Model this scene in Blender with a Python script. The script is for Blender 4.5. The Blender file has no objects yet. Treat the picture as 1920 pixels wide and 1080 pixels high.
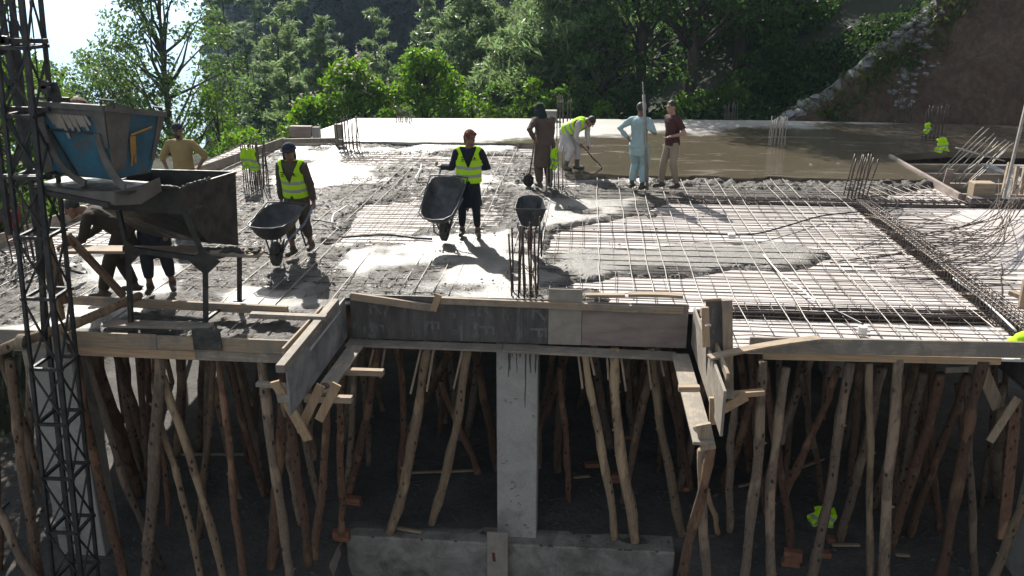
import bpy, bmesh, math, random
import numpy as np
from mathutils import Vector, Matrix, noise as mnoise

S = bpy.context.scene
COL = S.collection
random.seed(7)
RNG = np.random.default_rng(11)
R = math.radians

# ------------------------------------------------------------------ camera
F = 1650.0
PITCH = math.atan(558 / 1650.0)
YAW = R(4.6)
CAM_H = 3.85
cd = bpy.data.cameras.new('camera')
cd.lens = 36.0 * F / 1920.0
cd.sensor_width = 36.0
cd.clip_start = 0.1
cd.clip_end = 30000
cam = bpy.data.objects.new('camera', cd)
cam.location = (0, 0, CAM_H)
cam.rotation_euler = (R(90) - PITCH, 0, YAW)
COL.objects.link(cam)
S.camera = cam

# ------------------------------------------------------------------ sky, sun, exposure
SUN_EL = R(37.0)
SUN_AZ = R(22.0)                       # towards -X from +Y
w = bpy.data.worlds.new('World')
S.world = w
w.use_nodes = True
nt = w.node_tree
bgn = nt.nodes['Background']
sky = nt.nodes.new('ShaderNodeTexSky')
sky.sky_type = 'NISHITA'
sky.sun_disc = False
sky.sun_elevation = SUN_EL
sky.sun_rotation = -SUN_AZ
sky.air_density = 1.0
sky.dust_density = 1.2
sky.ozone_density = 1.0
hsv = nt.nodes.new('ShaderNodeHueSaturation')
hsv.inputs['Saturation'].default_value = 0.38
nt.links.new(sky.outputs[0], hsv.inputs['Color'])
nt.links.new(hsv.outputs[0], bgn.inputs[0])
bgn.inputs[1].default_value = 0.098
sl = bpy.data.lights.new('sun', 'SUN')
sl.energy = 5.0
sl.angle = R(0.55)
sl.color = (1.0, 0.95, 0.86)
sun = bpy.data.objects.new('sun', sl)
sdir = Vector((-math.sin(SUN_AZ) * math.cos(SUN_EL), math.cos(SUN_AZ) * math.cos(SUN_EL), math.sin(SUN_EL)))
sun.rotation_euler = sdir.to_track_quat('Z', 'Y').to_euler()
sun.location = sdir * 60
COL.objects.link(sun)
S.view_settings.view_transform = 'Standard'
S.view_settings.look = 'None'
S.view_settings.gamma = 1.0
S.view_settings.use_curve_mapping = False
S.view_settings.exposure = 0.92
HAZE = 0.00027
S.render.engine = 'CYCLES'
S.cycles.use_denoising = True
S.cycles.max_bounces = 8
S.cycles.sample_clamp_indirect = 6.0

# ------------------------------------------------------------------ measuring helpers (pixels of the photo -> metres)
cP, sP, cY, sY = math.cos(PITCH), math.sin(PITCH), math.cos(YAW), math.sin(YAW)


def ray(px, py):
    x = (px - 960) / F
    y = (py - 540) / F
    fh = cP - y * sP
    up = -sP - y * cP
    return (x * cY - fh * sY, x * sY + fh * cY, up)


def G(px, py, z=0.0):
    r = ray(px, py)
    t = (z - CAM_H) / r[2]
    return Vector((r[0] * t, r[1] * t, z))


def AY(px, py, Y):
    r = ray(px, py)
    t = Y / r[1]
    return Vector((r[0] * t, Y, CAM_H + r[2] * t))


# ------------------------------------------------------------------ objects, tags
ORG = {}


def tag(o, label=None, cat=None, group=None, kind=None):
    if label: o['label'] = label
    if cat: o['category'] = cat
    if group: o['group'] = group
    if kind: o['kind'] = kind
    return o


def thing(name, label, cat, loc, rz=0.0, group=None):
    o = bpy.data.objects.new(name, None)
    o.empty_display_size = 0.1
    o.location = loc
    o.rotation_euler = (0, 0, rz)
    COL.objects.link(o)
    ORG[o.name] = Vector(loc)
    return tag(o, label, cat, group)


def link_mesh(name, me, parent=None, loc=(0, 0, 0)):
    o = bpy.data.objects.new(name, me)
    o.location = loc
    COL.objects.link(o)
    if parent is not None:
        o.parent = parent
    return o


class MB:
    """collects shapes, then builds ONE mesh object"""

    def __init__(s):
        s.v = []; s.f = []; s.m = []

    def add(s, vs, fs, mi=0):
        b = len(s.v)
        s.v.extend([tuple(p) for p in vs])
        for f in fs:
            s.f.append([b + i for i in f]); s.m.append(mi)

    def box(s, c, size, rot=None, mi=0):
        hx, hy, hz = size[0] / 2, size[1] / 2, size[2] / 2
        vs = [Vector((x, y, z)) for x in (-hx, hx) for y in (-hy, hy) for z in (-hz, hz)]
        if rot is not None:
            vs = [rot @ p for p in vs]
        c = Vector(c)
        s.add([p + c for p in vs], [(0, 1, 3, 2), (4, 6, 7, 5), (0, 4, 5, 1), (2, 3, 7, 6), (0, 2, 6, 4), (1, 5, 7, 3)], mi)

    def beam(s, a, b, wd, ht, up=(0, 0, 1), mi=0, bend=0.0, n=1):
        """rectangular bar from a to b; wd sideways, ht along up"""
        a = Vector(a); b = Vector(b)
        d = (b - a).normalized()
        u = Vector(up)
        u = (u - d * u.dot(d))
        if u.length < 1e-4:
            u = Vector((1, 0, 0)) - d * d.x
        u.normalize()
        sd = d.cross(u)
        rings = []
        for i in range(n + 1):
            t = i / n
            p = a.lerp(b, t) + u * bend * math.sin(math.pi * t)
            rings.append([p + sd * (wd / 2) * i1 + u * (ht / 2) * i2 for i1, i2 in ((-1, -1), (1, -1), (1, 1), (-1, 1))])
        s.loft(rings, mi=mi)

    def loft(s, rings, mi=0, closed=True, caps=True):
        n = len(rings[0])
        vs = [p for r in rings for p in r]
        fs = []
        for i in range(len(rings) - 1):
            for j in range(n if closed else n - 1):
                k = (j + 1) % n
                fs.append((i * n + j, i * n + k, (i + 1) * n + k, (i + 1) * n + j))
        if caps and closed:
            fs.append(tuple(range(n - 1, -1, -1)))
            fs.append(tuple((len(rings) - 1) * n + j for j in range(n)))
        s.add(vs, fs, mi)

    def tube(s, pts, rad, n=8, mi=0, caps=True, jit=0.0, ry=None):
        pts = [Vector(p) for p in pts]
        if not hasattr(rad, '__len__'): rad = [rad] * len(pts)
        if ry is None: ry = rad
        elif not hasattr(ry, '__len__'): ry = [ry] * len(pts)
        rings = []
        ref = None
        for i, p in enumerate(pts):
            d = (pts[min(i + 1, len(pts) - 1)] - pts[max(i - 1, 0)])
            if d.length < 1e-9: d = Vector((0, 0, 1))
            d.normalize()
            if ref is None:
                ref = Vector((1, 0, 0)) if abs(d.x) < 0.8 else Vector((0, 1, 0))
            a = (ref - d * ref.dot(d)).normalized()
            ref = a
            b = d.cross(a)
            ring = []
            for j in range(n):
                t = 2 * math.pi * j / n
                k = 1 + (random.uniform(-jit, jit) if jit else 0)
                ring.append(p + a * math.cos(t) * rad[i] * k + b * math.sin(t) * ry[i] * k)
            rings.append(ring)
        s.loft(rings, mi=mi, caps=caps)

    def caps(s, a, b, ra, rb, n=10, mi=0):
        """round ended, tapered limb piece"""
        a = Vector(a); b = Vector(b)
        d = (b - a)
        if d.length < 1e-6: d = Vector((0, 0, 1e-3))
        d.normalize()
        pts = []; rr = []
        for t in (-90, -60, -30, 0):
            pts.append(a + d * ra * math.sin(R(t))); rr.append(max(ra * math.cos(R(t)), ra * 0.05))
        for t in (0, 30, 60, 90):
            pts.append(b + d * rb * math.sin(R(t))); rr.append(max(rb * math.cos(R(t)), rb * 0.05))
        ref = Vector((1, 0, 0)) if abs(d.x) < 0.8 else Vector((0, 1, 0))
        u = (ref - d * ref.dot(d)).normalized()
        v = d.cross(u)
        s.loft([[p + u * math.cos(2 * math.pi * j / n) * r + v * math.sin(2 * math.pi * j / n) * r for j in range(n)] for p, r in zip(pts, rr)], mi=mi)

    def ball(s, c, r, n=12, mi=0, rot=None):
        if not hasattr(r, '__len__'): r = (r, r, r)
        c = Vector(c)
        rings = []
        for i in range(n // 2 + 1):
            t = -math.pi / 2 + math.pi * i / (n // 2)
            q = max(math.cos(t), 0.03)
            ring = []
            for j in range(n):
                a = 2 * math.pi * j / n
                p = Vector((math.cos(a) * q * r[0], math.sin(a) * q * r[1], math.sin(t) * r[2]))
                if rot is not None: p = rot @ p
                ring.append(c + p)
            rings.append(ring)
        s.loft(rings, mi=mi)

    def mesh(s, name, mats, off=(0, 0, 0), smooth=False):
        me = bpy.data.meshes.new(name)
        o = Vector(off)
        me.from_pydata([(p[0] - o.x, p[1] - o.y, p[2] - o.z) for p in s.v], [], s.f)
        if not isinstance(mats, (list, tuple)): mats = [mats]
        for m in mats: me.materials.append(m)
        me.polygons.foreach_set('material_index', s.m)
        if smooth: me.polygons.foreach_set('use_smooth', [True] * len(s.f))
        me.update()
        return me

    def build(s, name, mats, parent=None, smooth=False, local=False, origin=None, bevel=0.0):
        if local:
            off = Vector((0, 0, 0)); loc = (0, 0, 0)
        elif parent is not None:
            off = ORG[parent.name]; loc = (0, 0, 0)
        else:
            if origin is None:
                xs = [p[0] for p in s.v]; ys = [p[1] for p in s.v]; zs = [p[2] for p in s.v]
                origin = Vector(((min(xs) + max(xs)) / 2, (min(ys) + max(ys)) / 2, min(zs)))
            off = Vector(origin); loc = off
        me = s.mesh(name, mats, off, smooth)
        o = link_mesh(name, me, parent, loc)
        ORG[o.name] = Vector(off)
        if bevel:
            b = o.modifiers.new('bevel', 'BEVEL'); b.width = bevel; b.segments = 1
            b.limit_method = 'ANGLE'
        return o


def np_mesh(name, V, Fq, mat, parent=None, loc=(0, 0, 0), smooth=False, n=4):
    """fast mesh from numpy arrays; Fq is (faces, n)"""
    me = bpy.data.meshes.new(name)
    nv = len(V); nf = len(Fq)
    me.vertices.add(nv)
    me.vertices.foreach_set('co', np.asarray(V, dtype=np.float32).ravel())
    me.loops.add(nf * n)
    me.loops.foreach_set('vertex_index', np.asarray(Fq, dtype=np.int32).ravel())
    me.polygons.add(nf)
    me.polygons.foreach_set('loop_start', np.arange(nf, dtype=np.int32) * n)
    me.polygons.foreach_set('loop_total', np.full(nf, n, dtype=np.int32))
    if smooth: me.polygons.foreach_set('use_smooth', np.ones(nf, dtype=bool))
    mats = mat if isinstance(mat, (list, tuple)) else [mat]
    for m in mats: me.materials.append(m)
    me.update(calc_edges=True)
    me.validate()
    return link_mesh(name, me, parent, loc)


def remeshed(mb, name, mats, voxel, parent, smooth_it=4, facefn=None, dele=None, decimate=None):
    """union the collected pieces into one continuous skin"""
    me = mb.mesh(name + '_src', [])
    tmp = bpy.data.objects.new('tmp', me)
    COL.objects.link(tmp)
    m = tmp.modifiers.new('r', 'REMESH'); m.mode = 'VOXEL'; m.voxel_size = voxel; m.use_smooth_shade = True
    if smooth_it:
        q = tmp.modifiers.new('s', 'SMOOTH'); q.factor = 0.5; q.iterations = smooth_it
    if decimate:
        q = tmp.modifiers.new('d', 'DECIMATE'); q.ratio = decimate
    dg = bpy.context.evaluated_depsgraph_get()
    out = bpy.data.meshes.new_from_object(tmp.evaluated_get(dg))
    bpy.data.objects.remove(tmp)
    bpy.data.meshes.remove(me)
    out.name = name
    out.materials.clear()
    if not isinstance(mats, (list, tuple)): mats = [mats]
    for mm in mats: out.materials.append(mm)
    if facefn or dele:
        bm = bmesh.new(); bm.from_mesh(out)
        kill = []
        for f in bm.faces:
            c = f.calc_center_median()
            if dele and dele(c): kill.append(f); continue
            if facefn: f.material_index = facefn(c)
        bmesh.ops.delete(bm, geom=kill, context='FACES')
        bm.to_mesh(out); bm.free()
    out.polygons.foreach_set('use_smooth', [True] * len(out.polygons))
    o = link_mesh(name, out, parent)
    return o


# ------------------------------------------------------------------ materials
def new_mat(name):
    m = bpy.data.materials.new(name)
    m.use_nodes = True
    t = m.node_tree
    b = t.nodes['Principled BSDF']
    return m, t, b


def nd(t, typ, **kw):
    n = t.nodes.new(typ)
    for k, v in kw.items():
        if isinstance(k, str) and k.startswith('i_'):
            n.inputs[k[2:].replace('_', ' ')].default_value = v
        else:
            setattr(n, k, v)
    return n


def coords(t, scale=(1, 1, 1), kind='Object', rot=(0, 0, 0)):
    c = nd(t, 'ShaderNodeTexCoord')
    mp = nd(t, 'ShaderNodeMapping')
    mp.inputs['Scale'].default_value = scale
    mp.inputs['Rotation'].default_value = rot
    t.links.new(c.outputs[kind], mp.inputs[0])
    return mp.outputs[0]


def noise_tex(t, vec, scale, detail=5, rough=0.6, dist=0.0):
    n = nd(t, 'ShaderNodeTexNoise')
    n.inputs['Scale'].default_value = scale
    n.inputs['Detail'].default_value = detail
    n.inputs['Roughness'].default_value = rough
    n.inputs['Distortion'].default_value = dist
    t.links.new(vec, n.inputs['Vector'])
    return n.outputs['Fac']


def ramp(t, fac, stops):
    r = nd(t, 'ShaderNodeValToRGB')
    el = r.color_ramp.elements
    while len(el) < len(stops): el.new(0.5)
    for e, (p, c) in zip(el, stops):
        e.position = p
        e.color = (c[0], c[1], c[2], 1) if hasattr(c, '__len__') else (c, c, c, 1)
    t.links.new(fac, r.inputs[0])
    return r.outputs[0]


def mixc(t, a, b, fac, mode='MIX'):
    m = nd(t, 'ShaderNodeMix', data_type='RGBA', blend_type=mode)
    for sock, val in ((m.inputs[6], a), (m.inputs[7], b)):
        if hasattr(val, 'is_linked') or isinstance(val, bpy.types.NodeSocket): t.links.new(val, sock)
        else: sock.default_value = (val[0], val[1], val[2], 1)
    if isinstance(fac, bpy.types.NodeSocket): t.links.new(fac, m.inputs[0])
    else: m.inputs[0].default_value = fac
    return m.outputs[2]


def bump(t, b, h, strength=0.3, dist=0.02):
    n = nd(t, 'ShaderNodeBump')
    n.inputs['Strength'].default_value = strength
    n.inputs['Distance'].default_value = dist
    t.links.new(h, n.inputs['Height'])
    t.links.new(n.outputs[0], b.inputs['Normal'])


def simple(name, stops, scale=3.0, rough=(0.6, 0.8), metal=0.0, sc=(1, 1, 1), bs=0.2, bd=0.01, bscale=None, kind='Object', vary=0.0, spec=0.5, dirt=None):
    """noise coloured surface: stops = colour ramp, rough = range"""
    m, t, b = new_mat(name)
    v = coords(t, sc, kind)
    n = noise_tex(t, v, scale, 6, 0.62, 0.3)
    c = ramp(t, n, stops)
    if vary:
        oi = nd(t, 'ShaderNodeObjectInfo')
        hs = nd(t, 'ShaderNodeHueSaturation')
        mr = nd(t, 'ShaderNodeMapRange')
        mr.inputs['To Min'].default_value = 1 - vary
        mr.inputs['To Max'].default_value = 1 + vary
        t.links.new(oi.outputs['Random'], mr.inputs[0])
        t.links.new(mr.outputs[0], hs.inputs['Value'])
        t.links.new(c, hs.inputs['Color'])
        c = hs.outputs[0]
    if dirt:
        n2 = noise_tex(t, v, dirt[1], 5, 0.7, 0.5)
        c = mixc(t, c, dirt[0], ramp(t, n2, [(dirt[2], 0), (min(dirt[2] + 0.14, 1), 1)]))
    t.links.new(c, b.inputs['Base Color'])
    rr = ramp(t, noise_tex(t, v, scale * 1.7, 4), [(0.3, rough[0]), (0.7, rough[1])])
    t.links.new(rr, b.inputs['Roughness'])
    b.inputs['Metallic'].default_value = metal
    b.inputs['Specular IOR Level'].default_value = spec
    if bs:
        bump(t, b, noise_tex(t, v, bscale or scale * 6, 5, 0.65), bs, bd)
    return m


M = {}


def bark(name, a, b_, c_):
    m, t, b = new_mat(name)
    v = coords(t, (1, 1, 0.28))
    n = noise_tex(t, v, 30, 7, 0.75, 1.0)
    col = ramp(t, n, [(0.28, a), (0.5, b_), (0.72, c_)])
    v2 = coords(t, (1, 1, 0.5))
    vo = nd(t, 'ShaderNodeTexVoronoi')
    vo.inputs['Scale'].default_value = 12
    t.links.new(v2, vo.inputs['Vector'])
    knots = ramp(t, vo.outputs['Distance'], [(0.15, 1), (0.24, 0)])
    col = mixc(t, col, (a[0] * 0.35, a[1] * 0.32, a[2] * 0.3), knots)
    big = noise_tex(t, coords(t, (1, 1, 0.4)), 3.0, 3)
    col = mixc(t, col, (c_[0] * 1.3, c_[1] * 1.25, c_[2] * 1.15), ramp(t, big, [(0.54, 0), (0.60, 0.8)]))
    oi = nd(t, 'ShaderNodeObjectInfo')
    hs = nd(t, 'ShaderNodeHueSaturation')
    mr = nd(t, 'ShaderNodeMapRange')
    mr.inputs['To Min'].default_value = 0.65
    mr.inputs['To Max'].default_value = 1.3
    t.links.new(oi.outputs['Random'], mr.inputs[0])
    t.links.new(mr.outputs[0], hs.inputs['Value'])
    t.links.new(col, hs.inputs['Color'])
    t.links.new(hs.outputs[0], b.inputs['Base Color'])
    b.inputs['Roughness'].default_value = 0.85
    bump(t, b, n, 1.0, 0.04)
    return m


def plank_mat(name, a, b_, c_, axis=0, stain=0.0):
    m, t, b = new_mat(name)
    sc = [14, 14, 14]; sc[axis] = 0.8
    v = coords(t, tuple(sc))
    n = noise_tex(t, v, 2.2, 6, 0.65, 1.2)
    col = ramp(t, n, [(0.3, a), (0.52, b_), (0.75, c_)])
    n2 = noise_tex(t, coords(t), 3.2, 5, 0.7, 0.4)
    col = mixc(t, col, (0.2, 0.178, 0.15), ramp(t, n2, [(0.50 - stain * 0.2, 0), (0.62 - stain * 0.2, 0.85)]))
    t.links.new(col, b.inputs['Base Color'])
    b.inputs['Roughness'].default_value = 0.8
    bump(t, b, n, 0.35, 0.01)
    return m


def leaf_mat(name, col, trans, vary=0.35):
    m = bpy.data.materials.new(name)
    m.use_nodes = True
    t = m.node_tree
    for n in list(t.nodes): t.nodes.remove(n)
    out = nd(t, 'ShaderNodeOutputMaterial')
    geo = nd(t, 'ShaderNodeNewGeometry')
    hs = nd(t, 'ShaderNodeHueSaturation')
    mr = nd(t, 'ShaderNodeMapRange')
    mr.inputs['To Min'].default_value = 1 - vary
    mr.inputs['To Max'].default_value = 1 + vary
    t.links.new(geo.outputs['Random Per Island'], mr.inputs[0])
    t.links.new(mr.outputs[0], hs.inputs['Value'])
    mh = nd(t, 'ShaderNodeMapRange')
    mh.inputs['To Min'].default_value = 0.475
    mh.inputs['To Max'].default_value = 0.52
    t.links.new(geo.outputs['Random Per Island'], mh.inputs[0])
    t.links.new(mh.outputs[0], hs.inputs['Hue'])
    hs.inputs['Color'].default_value = (col[0], col[1], col[2], 1)
    d = nd(t, 'ShaderNodeBsdfPrincipled')
    d.inputs['Roughness'].default_value = 0.5
    d.inputs['Specular IOR Level'].default_value = 0.35
    t.links.new(hs.outputs[0], d.inputs['Base Color'])
    tr = nd(t, 'ShaderNodeBsdfTranslucent')
    hs2 = nd(t, 'ShaderNodeHueSaturation')
    hs2.inputs['Value'].default_value = trans
    hs2.inputs['Saturation'].default_value = 1.1
    hs2.inputs['Hue'].default_value = 0.485
    t.links.new(hs.outputs[0], hs2.inputs['Color'])
    t.links.new(hs2.outputs[0], tr.inputs['Color'])
    mx = nd(t, 'ShaderNodeMixShader')
    mx.inputs[0].default_value = 0.5
    t.links.new(d.outputs[0], mx.inputs[1])
    t.links.new(tr.outputs[0], mx.inputs[2])
    t.links.new(mx.outputs[0], out.inputs[0])
    return m


def concrete_mat(name, stops, scale, wet_thr, wet_r, dry_r, bstrength, bdist, bscale, spec=0.5, wetcol=0.55, trowel=False):
    m, t, b = new_mat(name)
    v = coords(t)
    n = noise_tex(t, v, scale, 7, 0.65, 0.4)
    col = ramp(t, n, stops)
    fine = noise_tex(t, v, 38, 4, 0.7)
    col = mixc(t, col, ramp(t, fine, [(0.3, 0.72), (0.7, 1.15)]), 0.55, 'MULTIPLY')
    wn = noise_tex(t, v, scale * 0.8, 5, 0.6, 0.6)
    wet = ramp(t, wn, [(wet_thr - 0.07, 1), (wet_thr + 0.07, 0)])
    col = mixc(t, col, mixc(t, col, (wetcol, wetcol, wetcol), 1.0, 'MULTIPLY'), wet)
    t.links.new(col, b.inputs['Base Color'])
    rr = ramp(t, wet, [(0, dry_r), (1, wet_r)])
    t.links.new(rr, b.inputs['Roughness'])
    b.inputs['Specular IOR Level'].default_value = spec
    if trowel:
        # trowelled areas are flatter and carry a film of water
        at = nd(t, 'ShaderNodeAttribute', attribute_name='trowel')
        bn = nd(t, 'ShaderNodeBump'); bn.inputs['Distance'].default_value = bdist
        t.links.new(noise_tex(t, v, bscale, 6, 0.72), bn.inputs['Height'])
        t.links.new(ramp(t, at.outputs['Fac'], [(0, bstrength), (1, bstrength * 0.38)]), bn.inputs['Strength'])
        t.links.new(bn.outputs[0], b.inputs['Normal'])
        mm = nd(t, 'ShaderNodeMix', data_type='FLOAT')
        t.links.new(at.outputs['Fac'], mm.inputs[0]); t.links.new(rr, mm.inputs[2]); mm.inputs[3].default_value = 0.42
        t.links.new(mm.outputs[0], b.inputs['Roughness'])
        t.links.new(ramp(t, at.outputs['Fac'], [(0, 0.35), (1, 1.0)]), b.inputs['Specular IOR Level'])
        return m
    bump(t, b, noise_tex(t, v, bscale, 6, 0.7), bstrength, bdist)
    return m


M['bark_brown'] = bark('bark_brown', (0.08, 0.05, 0.033), (0.17, 0.11, 0.072), (0.26, 0.18, 0.12))
M['bark_red'] = bark('bark_red', (0.07, 0.037, 0.025), (0.155, 0.084, 0.052), (0.25, 0.15, 0.095))
M['bark_pale'] = bark('bark_pale', (0.15, 0.10, 0.064), (0.31, 0.22, 0.14), (0.40, 0.305, 0.205))
M['bark_grey'] = bark('bark_grey', (0.11, 0.078, 0.057), (0.225, 0.165, 0.12), (0.32, 0.245, 0.185))
M['trunk'] = simple('trunk_bark', [(0.3, (0.03, 0.024, 0.02)), (0.7, (0.085, 0.065, 0.05))], 6, (0.85, 0.95), sc=(1, 1, 0.3), bs=0.6)
for ax, nm in enumerate('xyz'):
    M['plank_' + nm] = plank_mat('plank_' + nm, (0.20, 0.145, 0.095), (0.33, 0.25, 0.17), (0.44, 0.345, 0.245), ax)
    M['plank_new_' + nm] = plank_mat('plank_new_' + nm, (0.30, 0.20, 0.115), (0.42, 0.29, 0.175), (0.5, 0.37, 0.24), ax, -0.6)
    M['plank_grey_' + nm] = plank_mat('plank_grey_' + nm, (0.20, 0.165, 0.125), (0.32, 0.268, 0.21), (0.42, 0.36, 0.29), ax, 0.35)
M['rebar'] = simple('rebar_steel', [(0.35, (0.055, 0.045, 0.04)), (0.65, (0.15, 0.12, 0.105))], 9, (0.38, 0.55), 0.55, bs=0.5, bd=0.004, bscale=90)
M['rebar_rust'] = simple('rebar_rust', [(0.35, (0.035, 0.026, 0.022)), (0.65, (0.11, 0.06, 0.042))], 9, (0.6, 0.8), 0.2, bs=0.5, bd=0.004, bscale=90)
M['rebar_light'] = simple('rebar_pale', [(0.35, (0.22, 0.2, 0.18)), (0.65, (0.36, 0.33, 0.3))], 9, (0.45, 0.6), 0.3, bs=0.4, bd=0.004, bscale=90)
M['rough_concrete'] = concrete_mat('fresh_rough_concrete', [(0.28, (0.06, 0.054, 0.047)), (0.5, (0.125, 0.112, 0.097)), (0.74, (0.215, 0.195, 0.17))], 1.1, 0.50, 0.34, 0.62, 1.0, 0.06, 30, 0.5, 0.6, True)
M['column_concrete'] = concrete_mat('column_concrete', [(0.3, (0.31, 0.295, 0.27)), (0.5, (0.39, 0.375, 0.345)), (0.75, (0.47, 0.45, 0.415))], 2.3, 0.36, 0.6, 0.85, 0.25, 0.01, 30, 0.3)
M['old_concrete'] = concrete_mat('footing_concrete', [(0.3, (0.12, 0.108, 0.092)), (0.5, (0.25, 0.232, 0.205)), (0.72, (0.38, 0.36, 0.325))], 2.8, 0.38, 0.5, 0.85, 0.5, 0.02, 24, 0.3)
M['stain'] = simple('cement_stain', [(0.3, (0.05, 0.052, 0.052)), (0.7, (0.10, 0.10, 0.098))], 6, (0.3, 0.6), bs=0.2)
M['film_ply'] = simple('film_faced_ply', [(0.35, (0.055, 0.05, 0.048)), (0.65, (0.11, 0.10, 0.095))], 2.0, (0.4, 0.7), sc=(3, 3, 0.8), bs=0.2, dirt=((0.19, 0.185, 0.17), 3.0, 0.56))
M['film_grey'] = simple('worn_ply_grey', [(0.3, (0.10, 0.10, 0.105)), (0.5, (0.2, 0.2, 0.2)), (0.7, (0.32, 0.315, 0.3))], 4.0, (0.55, 0.8), sc=(1, 0.6, 0.8), bs=0.3)
M['film_pink'] = simple('worn_ply_pinkish', [(0.3, (0.17, 0.125, 0.115)), (0.5, (0.24, 0.19, 0.17)), (0.72, (0.32, 0.275, 0.235))], 2.4, (0.6, 0.85), sc=(0.6, 1, 2.4), bs=0.2)
M['film_tan'] = simple('cement_coated_board', [(0.3, (0.23, 0.20, 0.165)), (0.7, (0.35, 0.315, 0.265))], 5.0, (0.7, 0.9), bs=0.3, dirt=((0.08, 0.07, 0.06), 9.0, 0.66))
M['stencil'] = simple('stencil_grey', [(0.35, (0.085, 0.083, 0.08)), (0.65, (0.17, 0.167, 0.16))], 7, (0.6, 0.8), bs=0)
M['black_steel'] = simple('mud_caked_steel', [(0.35, (0.022, 0.02, 0.019)), (0.65, (0.06, 0.054, 0.05))], 5, (0.35, 0.7), 0.35, bs=0.4, dirt=((0.12, 0.11, 0.10), 4.0, 0.6))
M['mast_steel'] = simple('mast_steel', [(0.35, (0.03, 0.032, 0.036)), (0.65, (0.07, 0.068, 0.066))], 6, (0.4, 0.7), 0.45, bs=0.3, dirt=((0.12, 0.065, 0.045), 5.0, 0.6))
M['blue_paint'] = simple('worn_blue_paint', [(0.3, (0.018, 0.075, 0.12)), (0.6, (0.03, 0.13, 0.20)), (0.8, (0.05, 0.19, 0.27))], 3, (0.4, 0.65), bs=0.25, dirt=((0.09, 0.08, 0.07), 4.5, 0.53))
M['caked'] = simple('dried_cement_coat', [(0.3, (0.085, 0.078, 0.072)), (0.7, (0.17, 0.155, 0.14))], 5, (0.6, 0.9), bs=0.5, dirt=((0.04, 0.13, 0.2), 5.0, 0.64))
M['yellow_paint'] = simple('ochre_paint', [(0.3, (0.35, 0.17, 0.03)), (0.7, (0.5, 0.28, 0.06))], 6, (0.5, 0.7), bs=0.1)
M['cement_drips'] = simple('cement_drips', [(0.3, (0.23, 0.2, 0.165)), (0.7, (0.36, 0.32, 0.27))], 9, (0.7, 0.9), bs=0.3)
M['barrow_tray'] = simple('wheelbarrow_tray', [(0.35, (0.035, 0.038, 0.042)), (0.65, (0.085, 0.085, 0.085))], 5, (0.35, 0.65), 0.4, bs=0.3, dirt=((0.19, 0.18, 0.165), 6.0, 0.62))
M['barrow_blue'] = simple('faded_blue_tube', [(0.35, (0.10, 0.14, 0.19)), (0.65, (0.22, 0.27, 0.33))], 6, (0.4, 0.6), 0.2, bs=0.1)
M['rubber'] = simple('muddy_rubber', [(0.35, (0.03, 0.028, 0.026)), (0.65, (0.085, 0.078, 0.07))], 9, (0.7, 0.9), bs=0.4)
M['white_plastic'] = simple('white_plastic', [(0.3, (0.62, 0.61, 0.58)), (0.7, (0.74, 0.73, 0.7))], 4, (0.4, 0.55), bs=0.05)
M['hose'] = simple('black_conduit', [(0.3, (0.012, 0.012, 0.014)), (0.7, (0.03, 0.03, 0.032))], 5, (0.35, 0.5), bs=0.05)
M['hivis'] = simple('hivis_yellow_fabric', [(0.3, (0.36, 0.68, 0.012)), (0.7, (0.47, 0.80, 0.02))], 5, (0.7, 0.85), bs=0.35, bd=0.02, bscale=7, spec=0.2)
M['reflect'] = simple('reflective_grey_tape', [(0.3, (0.26, 0.28, 0.27)), (0.7, (0.34, 0.36, 0.35))], 9, (0.45, 0.6), bs=0.1, spec=0.4)
M['brick'] = simple('brick_clay', [(0.3, (0.18, 0.075, 0.045)), (0.7, (0.30, 0.14, 0.085))], 7, (0.8, 0.95), bs=0.4)
M['block'] = simple('concrete_block', [(0.3, (0.2, 0.19, 0.185)), (0.7, (0.29, 0.28, 0.27))], 5, (0.85, 0.95), bs=0.3)
M['red_cloth'] = simple('red_cloth', [(0.3, (0.42, 0.03, 0.06)), (0.7, (0.6, 0.06, 0.1))], 6, (0.8, 0.9), bs=0.2)
M['rock'] = simple('grey_rock', [(0.3, (0.12, 0.12, 0.122)), (0.7, (0.29, 0.288, 0.28))], 2.5, (0.8, 0.95), bs=0.6, bd=0.05, bscale=8)
M['rope'] = simple('hemp_rope', [(0.3, (0.22, 0.18, 0.13)), (0.7, (0.35, 0.3, 0.23))], 20, (0.85, 0.95), bs=0.4)


def fabric(name, c, k=0.72):
    return simple(name, [(0.3, tuple(x * k for x in c)), (0.7, c)], 4, (0.8, 0.95), bs=0.45, bd=0.03, bscale=9, spec=0.2)


M['skin'] = simple('skin_brown', [(0.3, (0.17, 0.085, 0.055)), (0.7, (0.23, 0.12, 0.08))], 6, (0.5, 0.65), bs=0.05)
M['skin_light'] = simple('skin_tan', [(0.3, (0.30, 0.17, 0.115)), (0.7, (0.36, 0.21, 0.145))], 6, (0.5, 0.65), bs=0.05)
M['hair'] = simple('black_hair', [(0.3, (0.012, 0.01, 0.009)), (0.7, (0.03, 0.026, 0.022))], 30, (0.5, 0.7), bs=0.5)
M['eye'] = simple('dark_eye', [(0.3, (0.01, 0.008, 0.007)), (0.7, (0.02, 0.015, 0.012))], 5, (0.2, 0.3), bs=0)
M['shoe'] = simple('muddy_shoe', [(0.3, (0.035, 0.028, 0.022)), (0.7, (0.09, 0.075, 0.06))], 8, (0.6, 0.85), bs=0.3)
M['boot'] = simple('rubber_boot', [(0.3, (0.05, 0.046, 0.04)), (0.7, (0.12, 0.11, 0.1))], 8, (0.4, 0.7), bs=0.2)

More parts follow.
